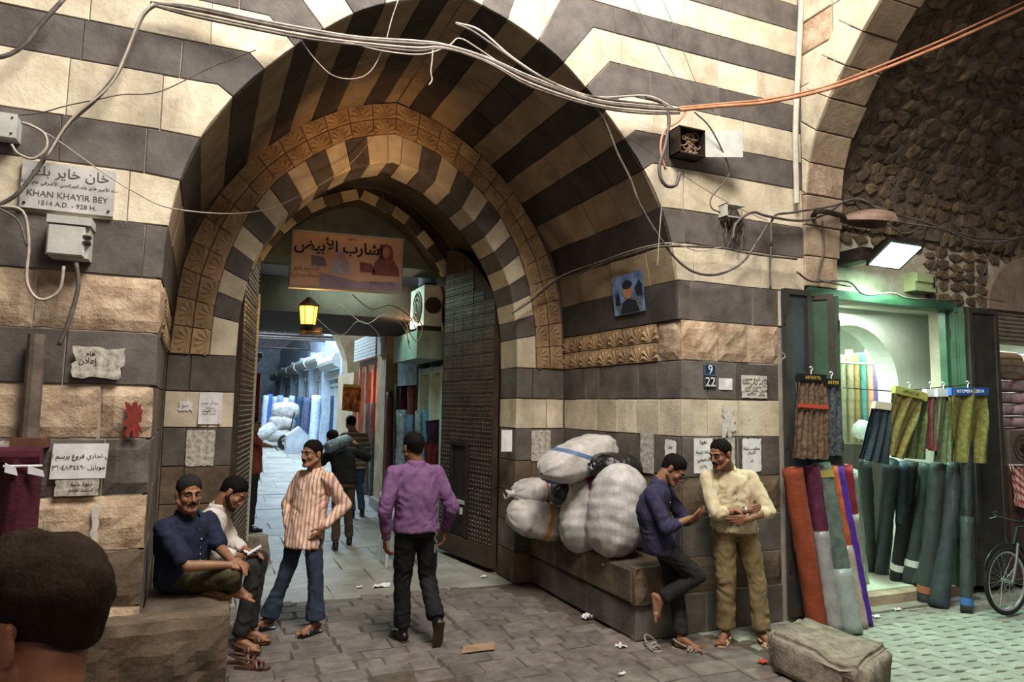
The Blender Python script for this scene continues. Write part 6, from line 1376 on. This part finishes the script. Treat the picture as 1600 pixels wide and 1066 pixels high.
def human(label, J, shirt, pants, skinc='#9c7054', hair='#0b0807', sleeve=1.0, shoes='shoe', shoem=None, head_kw={}, far=False, s=1.0, hands=((.35, None), (.35, None)), flare=0, tuck=False, collar=True, folds=.012, belt=None, cuffw=.036, hem=None, torso=1.0, ptw=1.0):
    g = {k: V3(v) if len(v) == 3 else v for k, v in J.items()}; root = g['pelvis'].copy(); root.z = J.get('base', 0) if not isinstance(J.get('base', 0), Vector) else 0
    o = MB(); sk = skin(skinc); vx = .012 if far else .0048
    person = bpy.data.objects.new('person', bpy.data.meshes.new('person')); COL.objects.link(person); person.location = (root.x, root.y, g.get('z0', (0,))[0] if 'z0' in g else 0); tag(person, label, 'person')
    hp = head(person, g['head'], g['hfwd'], g.get('hup', V3((0, 0, 1))), sk, hairmat(hair), s=s, neckto=g['neck'], voxel=.0045 if not far else .009, **head_kw)
    limbs = MB()
    for i, sd in enumerate('RL'):
        el, wr = g['el'+sd], g['wr'+sd]; d = (wr-el).normalized(); r = .036*s
        if sleeve < 1: cap_(limbs, g['sh'+sd].lerp(el, .4), el, .044*s, .038*s)
        cap_(limbs, el, el.lerp(wr, .45), .039*s, .036*s); cap_(limbs, el.lerp(wr, .45), wr, .036*s, .025*s)
        hd = g.get('hd'+sd, d); pn = g.get('pn'+sd, V3((0, 0, -1))); hand_prims(limbs, wr, hd, pn, 1 if sd == 'R' else -1, hands[i][0], s=s)
        an = g['an'+sd]; kn = g['kn'+sd]
        cap_(limbs, kn.lerp(an, .55), an, .044*s, .034*s)
        if shoes != 'shoe': foot_prims(limbs, an, g['toe'+sd], up=g.get('fu'+sd, V3((0, 0, 1))), s=s)
    core = MB(); pel, ch, nk = g['pelvis'], g['chest'], g['neck']; sx = (g['shR']-g['shL']); hx = (g['hipR']-g['hipL']); up = (nk-pel).normalized(); fw = up.cross(sx).normalized()
    if fw.dot(g['hfwd']) < -.3 and 'fwd' not in g: fw = -fw
    if 'fwd' in g: fw = g['fwd'].normalized()
    cap_(core, pel, ch, .09*s, .09*s); cap_(core, ch, nk, .09*s, .05*s); cap_(core, g['shR'], g['shL'], .04*s)
    for sd in 'RL': cap_(core, g['sh'+sd], g['el'+sd], .04*s, .032*s); cap_(core, g['hip'+sd], g['kn'+sd], .065*s, .045*s); cap_(core, g['kn'+sd], g['an'+sd], .045*s, .032*s)
    # one skin surface for the body: fine head, fine limbs, coarse covered core joined
    parts_ = [fuse('b', hp, .0045 if not far else .009, 4, sk, person), fuse('b', limbs, vx, 3, sk, person), fuse('b', core, .02, 2, sk, person)]
    bm = bmesh.new()
    for p in parts_: bm.from_mesh(p.data); me = p.data; bpy.data.objects.remove(p); bpy.data.meshes.remove(me)
    bm.to_mesh(person.data); bm.free(); person.data.materials.append(sk); person.data.shade_smooth()
    # shirt
    xs = sx.normalized(); xh = hx.normalized(); q = MB(); k = s*torso*1.06; rings = []
    hemz = hem if hem is not None else (.0 if tuck else .10)
    for t, a, b in ((-hemz/.5, .176, .140), (0.06, .170, .134), (.30, .160, .124), (.55, .166, .124), (.78, .166, .112), (.90, .140, .092), (.97, .085, .068)):
        if t < 0: c = pel+(pel-ch).normalized()*hemz*s
        elif t < .58: c = pel.lerp(ch, t/.58)
        else: c = ch.lerp(nk, (t-.58)/.42)
        xx = xh.lerp(xs, min(max(t, 0)*1.3, 1)).normalized(); ff = (fw-up*fw.dot(up)).normalized(); ff = (ff-xx*ff.dot(xx)).normalized()
        rings.append((c, xx*a*k, ff*b*k))
    loft(q, rings); cap_(q, nk-up*.03, nk+up*.005, .068*s, .062*s, 16)
    for sd in 'RL':
        sh, el, wr = g['sh'+sd], g['el'+sd], g['wr'+sd]; cap_(q, nk.lerp(sh, .4)-up*.015, sh, .052*s, .057*s, 14)
        if sleeve >= 1: cap_(q, sh, el, .064*s, .060*s, 14); cap_(q, el, el.lerp(wr, .93), .060*s, cuffw*s, 14)
        elif sleeve > .5: cap_(q, sh, el, .062*s, .055*s, 14); cap_(q, el, el.lerp(wr, sleeve-.5+.05), .055*s, .05*s, 14)
        else: cap_(q, sh, sh.lerp(el, .80), .064*s, .062*s, 14)
    so = fuse('shirt', q, .012 if not far else .018, 3, shirt, person, folds=folds, fr=(9, 9, 6), seed=len(label))
    if collar:
        cr = MB(); 
        def cf(i, j):
            a = i*2*math.pi*.86+math.pi*.5+.14*math.pi; dd = xs*math.cos(a)+fw*math.sin(a)
            return nk-up*.010+dd*(.060+.030*j)*s+up*(.052*(1-abs(2*j-1))*1.0+.008)*s-up*(.026*j)*s - up*(.015*max(0, math.sin(a)))*s
        cr.grid(26, 6, cf); part('collar', shirt, person, cr).data.shade_smooth()
    if not far:
        fb2 = (fw-up*fw.dot(up)).normalized()
        for i_ in range(6):
            t = .18+.13*i_; c = pel.lerp(ch, t/.58) if t < .58 else ch.lerp(nk, (t-.58)/.42); p_ = c+fb2*(.128 if t < .8 else .105)*k; pb = MB(); elli(pb, p_, (xs*.0065, up*.0065, fb2*.004), 8, 5); part('button', mt('ivory paper', '#b9b3a6', '#cec9bd', .9, 9, 4), person, pb)
    # trousers
    q = MB(); ff = (fw-xh*fw.dot(xh)).normalized(); wv = (ch-pel).normalized()
    loft(q, [(pel+wv*.07*s, xh*.148*s, ff*.112*s), (pel, xh*.160*s, ff*.122*s), (pel-wv*.06*s, xh*.155*s, ff*.125*s)])
    for sd in 'RL':
        hi, kn, an = g['hip'+sd], g['kn'+sd], g['an'+sd]; e = kn.lerp(an, g.get('cut', (.93,))[0] if 'cut' in g else .93)
        cap_(q, hi, kn, .086*s*ptw, .066*s*ptw, 14); cap_(q, kn, kn.lerp(e, .5), .066*s*ptw, .058*s*ptw+flare*.2, 14); loft(q, [(kn.lerp(e, .45),)+tuple(v*(.058*ptw*s+flare*.3) for v in basis(e-kn)[:2]), (e,)+tuple(v*(.060*ptw*s+flare) for v in basis(e-kn)[:2])], 16)
    fuse('trousers', q, .012 if not far else .018, 3, pants, person, folds=folds*.9, fr=(8, 8, 7), seed=len(label)+3)
    if belt:
        b = MB(); n = 28; b.tube([pel+wv*.075*s+xh*(.153*s*math.cos(t))+ff*(.118*s*math.sin(t)) for t in np.linspace(0, 2*math.pi, n, endpoint=False)], .014*s, 6, close=True, sx=.5) ; part('belt', belt, person, b)
    if shoes == 'shoe':
        for sd in 'RL':
            an = g['an'+sd]; t = g['toe'+sd].normalized(); u = g.get('fu'+sd, V3((0, 0, 1))); u = (u-t*u.dot(t)).normalized(); x = t.cross(u); h = an-u*.05*s
            b = MB(); cap_(b, h-t*.035*s, h+t*.10*s, .040*s, .036*s); cap_(b, an-t*.01, h+t*.02, .045*s, .045*s); cap_(b, h+t*.08*s-u*.008, h+t*.16*s-u*.012, .036*s, .028*s)
            sh_ = fuse('shoe', b, .008, 3, shoem, person)
            sl = MB(); P = [(-.075, -.03), (-.08, 0), (-.075, .03), (0, .032), (.10, .042), (.17, .034), (.197, 0), (.17, -.034), (.10, -.042), (0, -.032)]
            sl.prism(P, lambda a, b_, h_: h+t*a*s+x*b_*s-u*(.038-h_)*s, -.008, .010); c_ = part('sole', mt('shoe sole', '#2b2520', rough=.8), sh_, sl) if 0 else part('sole', mt('shoe sole', '#3a3029', '#5a4c40', .8), person, sl)
    elif shoes == 'sandal':
        for sd in 'RL':
            an = g['an'+sd]; t = g['toe'+sd].normalized(); u = V3((0, 0, 1)); x = t.cross(u); h = an-u*.045*s; sandal_mesh(person, h, t, u, x, s, shoem)
    return person
def sandal_mesh(par, h, t, u, x, s, m, worn=True):
    f = MB(); P = [(-.065, -.028), (-.072, 0), (-.065, .028), (0, .032), (.10, .044), (.16, .040), (.19, 0), (.16, -.040), (.10, -.044), (0, -.032)]
    f.prism(P, lambda a, b_, k: h+t*a*s+x*b_*s-u*(.036-k)*s, -.014, .004); part('sole', m, par, f)
    for a0, a1 in ((.06, .10), (.10, .065), (.125, .13)):
        k = MB(); n = 9; pts = [h+t*(a0+(a1-a0)*i/(n-1))*s+x*(-.043+.086*i/(n-1))*s+u*(-.030+.044*math.sin(math.pi*i/(n-1))*(1-.25*(a0 > .12)))*s for i in range(n)]; k.tube(pts, .009*s, 6, sx=1.3); part('strap', m, par, k)
    k = MB(); k.tube([h+t*(.05-.11*math.sin(a))*s+x*(.042*math.cos(a))*s+u*(-.0+.03*math.sin(a))*s for a in np.linspace(0, math.pi, 10)], .008*s, 6); part('heel_strap', m, par, k)
BLACKL = mat('black leather', '#0f0e0e', '#1d1b1a', .35, 9, 4, .002); BRNL = mat('brown leather', '#3a2218', '#573626', .5, 9, 4, .002); TANL = mat('beige leather', '#a58d68', '#c4ad86', .55, 9, 4); GRYL = mat('grey woven leather', '#6a6459', '#a29a8a', .6, 60, 4, .002)
def clo(n, a, b, **k): return mat(n, a, b, k.pop('rough', .85), 9, 5, .002, 60, spec=.25, **k)
# man in the striped shirt
human('man in pink striped shirt and flared jeans, hand in pocket, looking left', dict(
    pelvis=(.80, 6.42, .84), chest=(.84, 6.46, 1.13), neck=(.865, 6.45, 1.36), head=(.825, 6.41, 1.515), hfwd=(-.80, -.58, -.04), fwd=(-.8, -.6, 0),
    hipR=(.75, 6.49, .83), hipL=(.85, 6.35, .83), knR=(.66, 6.50, .47), anR=(.53, 6.54, .085), knL=(.89, 6.32, .46), anL=(.90, 6.30, .085), toeR=(-1, -.25, 0), toeL=(-.85, -.5, 0),
    shR=(.765, 6.56, 1.295), elR=(.66, 6.60, 1.05), wrR=(.66, 6.46, .87), shL=(.96, 6.32, 1.295), elL=(1.12, 6.36, 1.06), wrL=(.93, 6.24, .90), hdL=(-.55, -.05, -.8), pnL=(-.6, .7, 0)),
    clo('striped shirt', '#c9ab97', '#d9bfab', stripe=((.9, -.45, .0), .034, '#a97f6c', .38)), clo('denim', '#232b38', '#374355', stripe=((1, .2, 0), .012, '#2a3444', .3)),
    '#90674c', shoes='sandal', shoem=BLACKL, s=.94, flare=.024, head_kw=dict(mous=1, hlen=.007, gaze=(.5, 0)), hem=.15, folds=.013)
# man in purple walking away
pm = human('man in purple shirt and black trousers walking away into the passage', dict(
    pelvis=(1.62, 5.78, .93), chest=(1.61, 5.77, 1.22), neck=(1.60, 5.78, 1.455), head=(1.575, 5.80, 1.60), hfwd=(-.25, .97, -.03), fwd=(-.15, .98, 0),
    hipR=(1.71, 5.80, .92), hipL=(1.53, 5.76, .92), knL=(1.53, 5.84, .50), anL=(1.545, 5.86, .09), knR=(1.745, 5.84, .50), anR=(1.765, 5.60, .20), toeL=(-.25, .97, 0), toeR=(.0, .42, -.9), fuR=(0, .9, .42),
    shL=(1.405, 5.74, 1.39), shR=(1.79, 5.80, 1.38), elL=(1.33, 5.70, 1.10), wrL=(1.365, 5.76, .86), elR=(1.915, 5.74, 1.09), wrR=(1.90, 5.87, .88), hdL=(.0, .12, -1), pnL=(1, .3, 0), hdR=(0, .25, -1), pnR=(-1, .3, 0)),
    clo('purple shirt', '#5e4062', '#765479'), clo('black trousers', '#121114', '#1e1c20'), '#8e644a', shoem=BLACKL, head_kw=dict(hlen=.011), tuck=True, torso=1.06, belt=BLACKL, hands=((.5, None), (.7, None)), hem=.02, ptw=1.12)
kc = MB(); k0 = V3((1.755, 5.665, .97))
for i in range(8): c = k0+V3((.008*math.sin(i*2), 0, -.02*i)); kc.tube([c+V3((.008*math.cos(t), .004*math.cos(t), .010*math.sin(t))) for t in np.linspace(0, 2*math.pi, 8, endpoint=False)], .0022, 4, close=True)
kc.box(k0.x-.012, k0.x+.004, k0.y-.003, k0.y+.003, k0.z-.23, k0.z-.165); kc.box(k0.x+.004, k0.x+.018, k0.y-.006, k0.y, k0.z-.21, k0.z-.16); part('key_chain', mt('chrome', '#b8bcbe', rough=.25, metal=.9), pm, kc)
# man with the phone
human('young man in navy shirt leaning on the bench corner, reading his phone', dict(
    pelvis=(3.49, 4.97, .86), chest=(3.43, 4.99, 1.12), neck=(3.49, 4.96, 1.335), head=(3.585, 4.90, 1.45), hfwd=(.48, -.58, -.60), hup=(.5, -.3, .8), fwd=(.72, -.62, .1),
    hipR=(3.44, 4.90, .84), hipL=(3.56, 5.04, .84), knR=(3.72, 4.76, .60), anR=(3.46, 4.92, .40), knL=(3.67, 4.98, .47), anL=(3.62, 4.86, .085), toeR=(.05, -.25, -1), fuR=(.6, -.7, 0), toeL=(.62, -.75, 0),
    shR=(3.345, 4.87, 1.265), shL=(3.60, 5.06, 1.265), elR=(3.40, 4.74, 1.0), wrR=(3.60, 4.72, 1.07), elL=(3.74, 4.96, 1.02), wrL=(3.70, 4.78, 1.04), hdR=(.85, -.1, .15), pnR=(.1, .5, .8), hdL=(.1, -.7, .4), pnL=(-.3, .2, .9)),
    clo('navy shirt', '#29283c', '#3a3852'), clo('charcoal trousers', '#1d1c1b', '#2b2928'), '#8e644a', shoes='bare', head_kw=dict(hlen=.012), sleeve=.82, s=.97, belt=None, hem=.10, hands=((.55, None), (.6, None)))
# phone, held: a thing of its own
tag(MB().obox((3.715, 4.69, 1.115), (.035, -.02, .01), (.012, .02, .0), (.0, -.003, .004)).build('phone', mt('phone', '#2a2c30', rough=.3)), 'dark phone held in the hands of the young man in navy', 'phone')
o = empty('slipper', 'beige woven slipper worn by the young man in navy', 'slipper', (3.65, 4.80, 0)); sandal_mesh(o, V3((3.62, 4.86, .042)), V3((.62, -.75, 0)).normalized(), V3((0, 0, 1)), V3((.62, -.75, 0)).normalized().cross(V3((0, 0, 1))), 1.0, GRYL)
o = empty('slipper', 'empty beige woven slipper standing before the bench corner', 'slipper', (3.40, 5.02, 0)); sandal_mesh(o, V3((3.42, 5.02, .042)), V3((-.15, -1, 0)).normalized(), V3((0, 0, 1)), V3((-.15, -1, 0)).normalized().cross(V3((0, 0, 1))), 1.0, GRYL)
# man in cream shirt
hm_ = human('man in cream shirt and khaki trousers with crossed arms by the pier', dict(
    pelvis=(4.20, 4.88, .95), chest=(4.18, 4.90, 1.22), neck=(4.145, 4.89, 1.435), head=(4.03, 4.84, 1.58), hfwd=(-.97, -.20, -.26), fwd=(-.32, -.95, 0),
    hipR=(4.11, 4.91, .93), hipL=(4.29, 4.85, .93), knR=(4.09, 4.86, .50), anR=(4.10, 4.88, .085), knL=(4.35, 4.78, .49), anL=(4.34, 4.72, .085), toeR=(-.85, -.55, 0), toeL=(-.1, -1, 0),
    shR=(3.97, 4.94, 1.37), shL=(4.35, 4.84, 1.37), elR=(3.93, 4.80, 1.09), wrR=(4.17, 4.67, 1.12), elL=(4.42, 4.70, 1.10), wrL=(4.14, 4.65, 1.05), hdR=(.9, -.05, .1), pnR=(.1, .9, -.1), hdL=(-.9, .15, -.05), pnL=(0, 1, 0)),
    clo('cream shirt', '#b9ab8a', '#cdbf9f'), clo('khaki trousers', '#6b5b3f', '#83714f'), '#8e644a', shoes='sandal', shoem=TANL, head_kw=dict(hlen=.007, mous=1, bald=.3), sleeve=.72, tuck=True, belt=BRNL, folds=.014, hem=.03, torso=1.05, ptw=1.18)
part('belt_buckle', mt('chrome', ''), hm_, MB().obox((4.10, 4.765, 1.03), (.045, -.016, 0), (0, .006, 0), (0, 0, .018))); part('wrist_watch', mt('chrome', ''), hm_, MB().tube([V3((4.135, 4.68, 1.115))+V3((.0, .03*math.cos(t), .032*math.sin(t))) for t in np.linspace(0, 2*math.pi, 14, endpoint=False)], .008, 6, close=True))
# seated man in navy
human('heavy man in navy short sleeved shirt sitting cross legged on the left bench', dict(
    pelvis=(-.14, 5.62, .74), chest=(-.15, 5.60, .95), neck=(-.13, 5.55, 1.15), head=(-.125, 5.48, 1.31), hfwd=(.32, -.93, -.1), fwd=(.72, -.66, 0),
    hipR=(-.14, 5.50, .70), hipL=(-.06, 5.70, .70), knR=(.17, 5.28, .76), anR=(.19, 5.44, .66), knL=(.08, 5.92, .72), anL=(.04, 5.42, .655), toeR=(.8, -.1, -.25), toeL=(.95, -.45, -.1), 
    shR=(-.27, 5.43, 1.08), shL=(.01, 5.66, 1.09), elR=(-.10, 5.26, .85), wrR=(.15, 5.26, .84), elL=(.10, 5.56, .90), wrL=(.18, 5.34, .85), hdR=(.9, .1, -.1), pnR=(.1, .6, -.7), hdL=(.6, -.6, -.15), pnL=(-.2, -.2, -1)),
    clo('navy short sleeved shirt', '#161a2a', '#222840'), clo('olive cargo trousers', '#34301f', '#4a442e'), '#946a4e', '#1d1b1a', sleeve=.4, shoes='bare', head_kw=dict(hlen=.008, mous=1, gaze=(.8, 0)), torso=1.16, hem=.09, ptw=1.1, hands=((.6, None), (.5, None)))
# seated man in white
human('bearded man in white shirt sitting on the left bench, looking down', dict(
    pelvis=(.02, 6.14, .73), chest=(.02, 6.12, .93), neck=(.08, 6.08, 1.12), head=(.185, 6.04, 1.235), hfwd=(.74, -.32, -.58), hup=(.6, 0, .8), fwd=(.95, -.3, .0),
    hipR=(.04, 6.03, .70), hipL=(.06, 6.22, .70), knR=(.37, 5.97, .68), anR=(.28, 5.97, .11), knL=(.42, 6.18, .68), anL=(.36, 6.20, .10), toeR=(.88, -.45, 0), toeL=(.9, -.3, 0),
    shR=(.0, 5.93, 1.06), shL=(.09, 6.25, 1.06), elR=(.10, 5.86, .80), wrR=(.27, 5.96, .75), elL=(.2, 6.2, .82), wrL=(.32, 6.03, .77), hdR=(.8, .3, .0), pnR=(0, .3, -.8), hdL=(.6, -.6, 0), pnL=(-.2, -.2, -1)),
    clo('white shirt', '#b9b0a8', '#cfc7c0'), clo('dark grey trousers', '#1f1f1f', '#2f2e2d'), '#8e644a', shoes='sandal', shoem=BRNL, sleeve=.95, head_kw=dict(hlen=.014, beard='#1d130d'), s=.96, hem=.05)
tag(MB().obox((.355, 5.93, .80), (.05, .0, .03), (.0, .03, .0), (-.002, 0, .004)).obox((.33, 5.96, .775), (.05, .01, -.02), (0, .03, 0), (0, 0, .003)).build('folded_paper', PAPER), 'folded white paper in the hands of the bearded seated man', 'paper')
for i, (a, b_, lb) in enumerate(((.36, 5.66, 'brown sandal lying nearest the camera below the left bench'), (.31, 5.80, 'second brown sandal below the left bench, behind the nearest'))):
    o = empty('sandal', lb, 'sandal', (a, b_, 0)); t = V3((.93, -.3, 0)).normalized(); sandal_mesh(o, V3((a-.05, b_, .042)), t, V3((0, 0, 1)), t.cross(V3((0, 0, 1))), 1.0, BRNL)
# walkers in the passage
human('man in black shirt walking away with a wrapped bundle on his shoulder', dict(
    pelvis=(1.72, 9.85, .87), chest=(1.71, 9.90, 1.13), neck=(1.66, 9.95, 1.33), head=(1.55, 9.98, 1.47), hfwd=(-.3, .95, -.2), fwd=(0, 1, 0),
    hipR=(1.80, 9.85, .86), hipL=(1.63, 9.85, .86), knR=(1.80, 9.95, .48), anR=(1.84, 9.98, .09), knL=(1.62, 9.82, .47), anL=(1.61, 9.72, .09), toeR=(.1, 1, 0), toeL=(.05, 1, 0),
    shR=(1.86, 9.93, 1.28), shL=(1.50, 9.9, 1.26), elR=(2.06, 10.0, 1.2), wrR=(1.92, 10.1, 1.38), elL=(1.38, 9.98, 1.1), wrL=(1.48, 10.15, 1.25)),
    clo('black shirt', '#101113', '#1b1d20'), clo('brown trousers', '#3b3024', '#4f4232'), shoem=BLACKL, far=True, s=.95, head_kw=dict(hlen=.012), hem=.02)
tag(MB().tube(cat([(1.42, 9.72, 1.34), (1.60, 9.74, 1.42), (1.78, 9.78, 1.47)], 4), [.06]+[.085]*7+[.05], 12).build('wrapped_bundle', mat('bundle film', '#37424a', '#6b7c86', .2, 12, 3, .006), smooth=True), 'film wrapped dark bundle carried on the shoulder of the man in black', 'bundle')
human('man in striped polo and jeans walking away in the alley', dict(
    pelvis=(2.34, 12.4, .93), chest=(2.31, 12.4, 1.24), neck=(2.28, 12.42, 1.47), head=(2.24, 12.44, 1.63), hfwd=(-.1, 1, 0), fwd=(0, 1, 0),
    hipR=(2.43, 12.4, .92), hipL=(2.25, 12.4, .92), knR=(2.45, 12.5, .50), anR=(2.50, 12.45, .09), knL=(2.28, 12.4, .50), anL=(2.30, 12.3, .09), toeR=(.1, 1, 0), toeL=(0, 1, 0),
    shR=(2.48, 12.4, 1.40), shL=(2.12, 12.4, 1.40), elR=(2.56, 12.4, 1.1), wrR=(2.54, 12.5, .86), elL=(2.05, 12.4, 1.12), wrL=(2.05, 12.5, .88)),
    clo('striped polo', '#5b5248', '#6d6357', stripe=((0, 0, 1), .085, '#a39a8a', .3)), clo('blue jeans', '#2c3e52', '#41566e'), shoem=BLACKL, far=True, head_kw=dict(hlen=.012), sleeve=.4, hem=.1)
human('man half hidden behind the left gate leaf with his hand held out', dict(
    pelvis=(.60, 11.5, .93), chest=(.60, 11.5, 1.24), neck=(.58, 11.5, 1.47), head=(.57, 11.5, 1.62), hfwd=(1, -.1, 0), fwd=(1, 0, 0),
    hipR=(.60, 11.4, .92), hipL=(.60, 11.6, .92), knR=(.62, 11.4, .50), anR=(.60, 11.4, .09), knL=(.60, 11.6, .5), anL=(.55, 11.6, .09), toeR=(1, 0, 0), toeL=(1, 0, 0),
    shR=(.60, 11.32, 1.40), shL=(.60, 11.68, 1.40), elR=(.68, 11.28, 1.34), wrR=(.80, 11.3, 1.31), elL=(.64, 11.7, 1.12), wrL=(.68, 11.6, .9)),
    clo('rust shirt', '#6e2f26', '#8a4438'), clo('dark trousers', '#1b1b1e', '#28282c'), shoem=BLACKL, far=True, head_kw=dict(hlen=.012), sleeve=.4, hem=.05)
# the boy in front, seen from behind
kid_c = O3+ray(40, 972)*.98
human('boy with short brown hair in the near left foreground, seen from behind', dict(
    pelvis=kid_c+V3((.0, -.06, -.66)), chest=kid_c+V3((.0, -.05, -.40)), neck=kid_c+V3((.02, -.05, -.16)), head=kid_c, hfwd=(-.93, .30, -.12), fwd=(-.75, .6, 0),
    hipR=kid_c+V3((.07, .0, -.68)), hipL=kid_c+V3((-.07, -.08, -.68)), knR=(kid_c+V3((.07, .0, -1.0)))[:], anR=(kid_c.x+.07, kid_c.y, .08), knL=(kid_c+V3((-.07, -.08, -1.0)))[:], anL=(kid_c.x-.07, kid_c.y-.08, .08), toeR=(-.7, .7, 0), toeL=(-.7, .7, 0),
    shR=kid_c+V3((.11, .08, -.23)), shL=kid_c+V3((-.10, -.15, -.23)), elR=kid_c+V3((.16, .12, -.44)), wrR=kid_c+V3((.14, .14, -.62)), elL=kid_c+V3((-.16, -.17, -.44)), wrL=kid_c+V3((-.16, -.12, -.62))),
    clo('boy check shirt', '#b08f86', '#c9a79c', stripe=((1, 1, 0), .014, '#8d8aa0', .4)), clo('boy trousers', '#2a2c33', '#3a3d46'), '#8f6148', '#1c130c', shoem=BLACKL, s=.90, head_kw=dict(hlen=.016))

# ================================================================ last details
sp = fz(404, 884); st_ = MB().grid(14, 8, lambda i, j: V3((sp.x-.02, sp.y+.12, 0))+V3(((.17-.05*j)*math.cos(i*6.283)*(1+.2*noise.noise(V3((i*5, j*2, 1)))), (.15-.04*j)*math.sin(i*6.283), .34*j)), wrap=True); st_.add([v for v in st_.v[-14:]], [tuple(range(14))])
tag(st_.build('wheel_guard_stone', mt('pitted stone', ''), smooth=False, origin=(sp.x, sp.y+.12, 0)), 'rough grey guard stone at the foot of the left gate leaf', 'stone')
for i, (px, py, y, r, lb) in enumerate(((610, 455, 9.5, .008, 'cable drooping below the box sign to the air conditioner'), (600, 470, 9.6, .006, 'second cable looping beside the air conditioner'), (560, 480, 10.0, .006, 'cable looping under the dark lintel behind the lantern'))):
    cable(lb, [(px-60-10*i, py+5, y), (px-30, py+28+8*i, y), (px, py+22, y), (px+28, py+38, y), (px+40, py+60+6*i, y)], r, (CABLE, CABLEL, CABLE)[i])
cable('cable tangle hanging around the bright bare lamp', [(628, 490, 9.2), (640, 520, 9.2), (652, 534, 9.2), (660, 512, 9.2), (648, 495, 9.2), (636, 515, 9.2), (640, 545, 9.2)], .007, CABLEL)
# ---------------------------------------------------------------- lettering as plain meshes
dg = bpy.context.evaluated_depsgraph_get()
for o in [q for q in COL.objects if q.type == 'FONT']:
    me = bpy.data.meshes.new_from_object(o.evaluated_get(dg)); n = bpy.data.objects.new('lettering', me); COL.objects.link(n)
    n.parent = o.parent; n.matrix_basis = o.matrix_basis.copy()
    if o.parent is None: n['kind'] = 'structure'
    bpy.data.objects.remove(o)
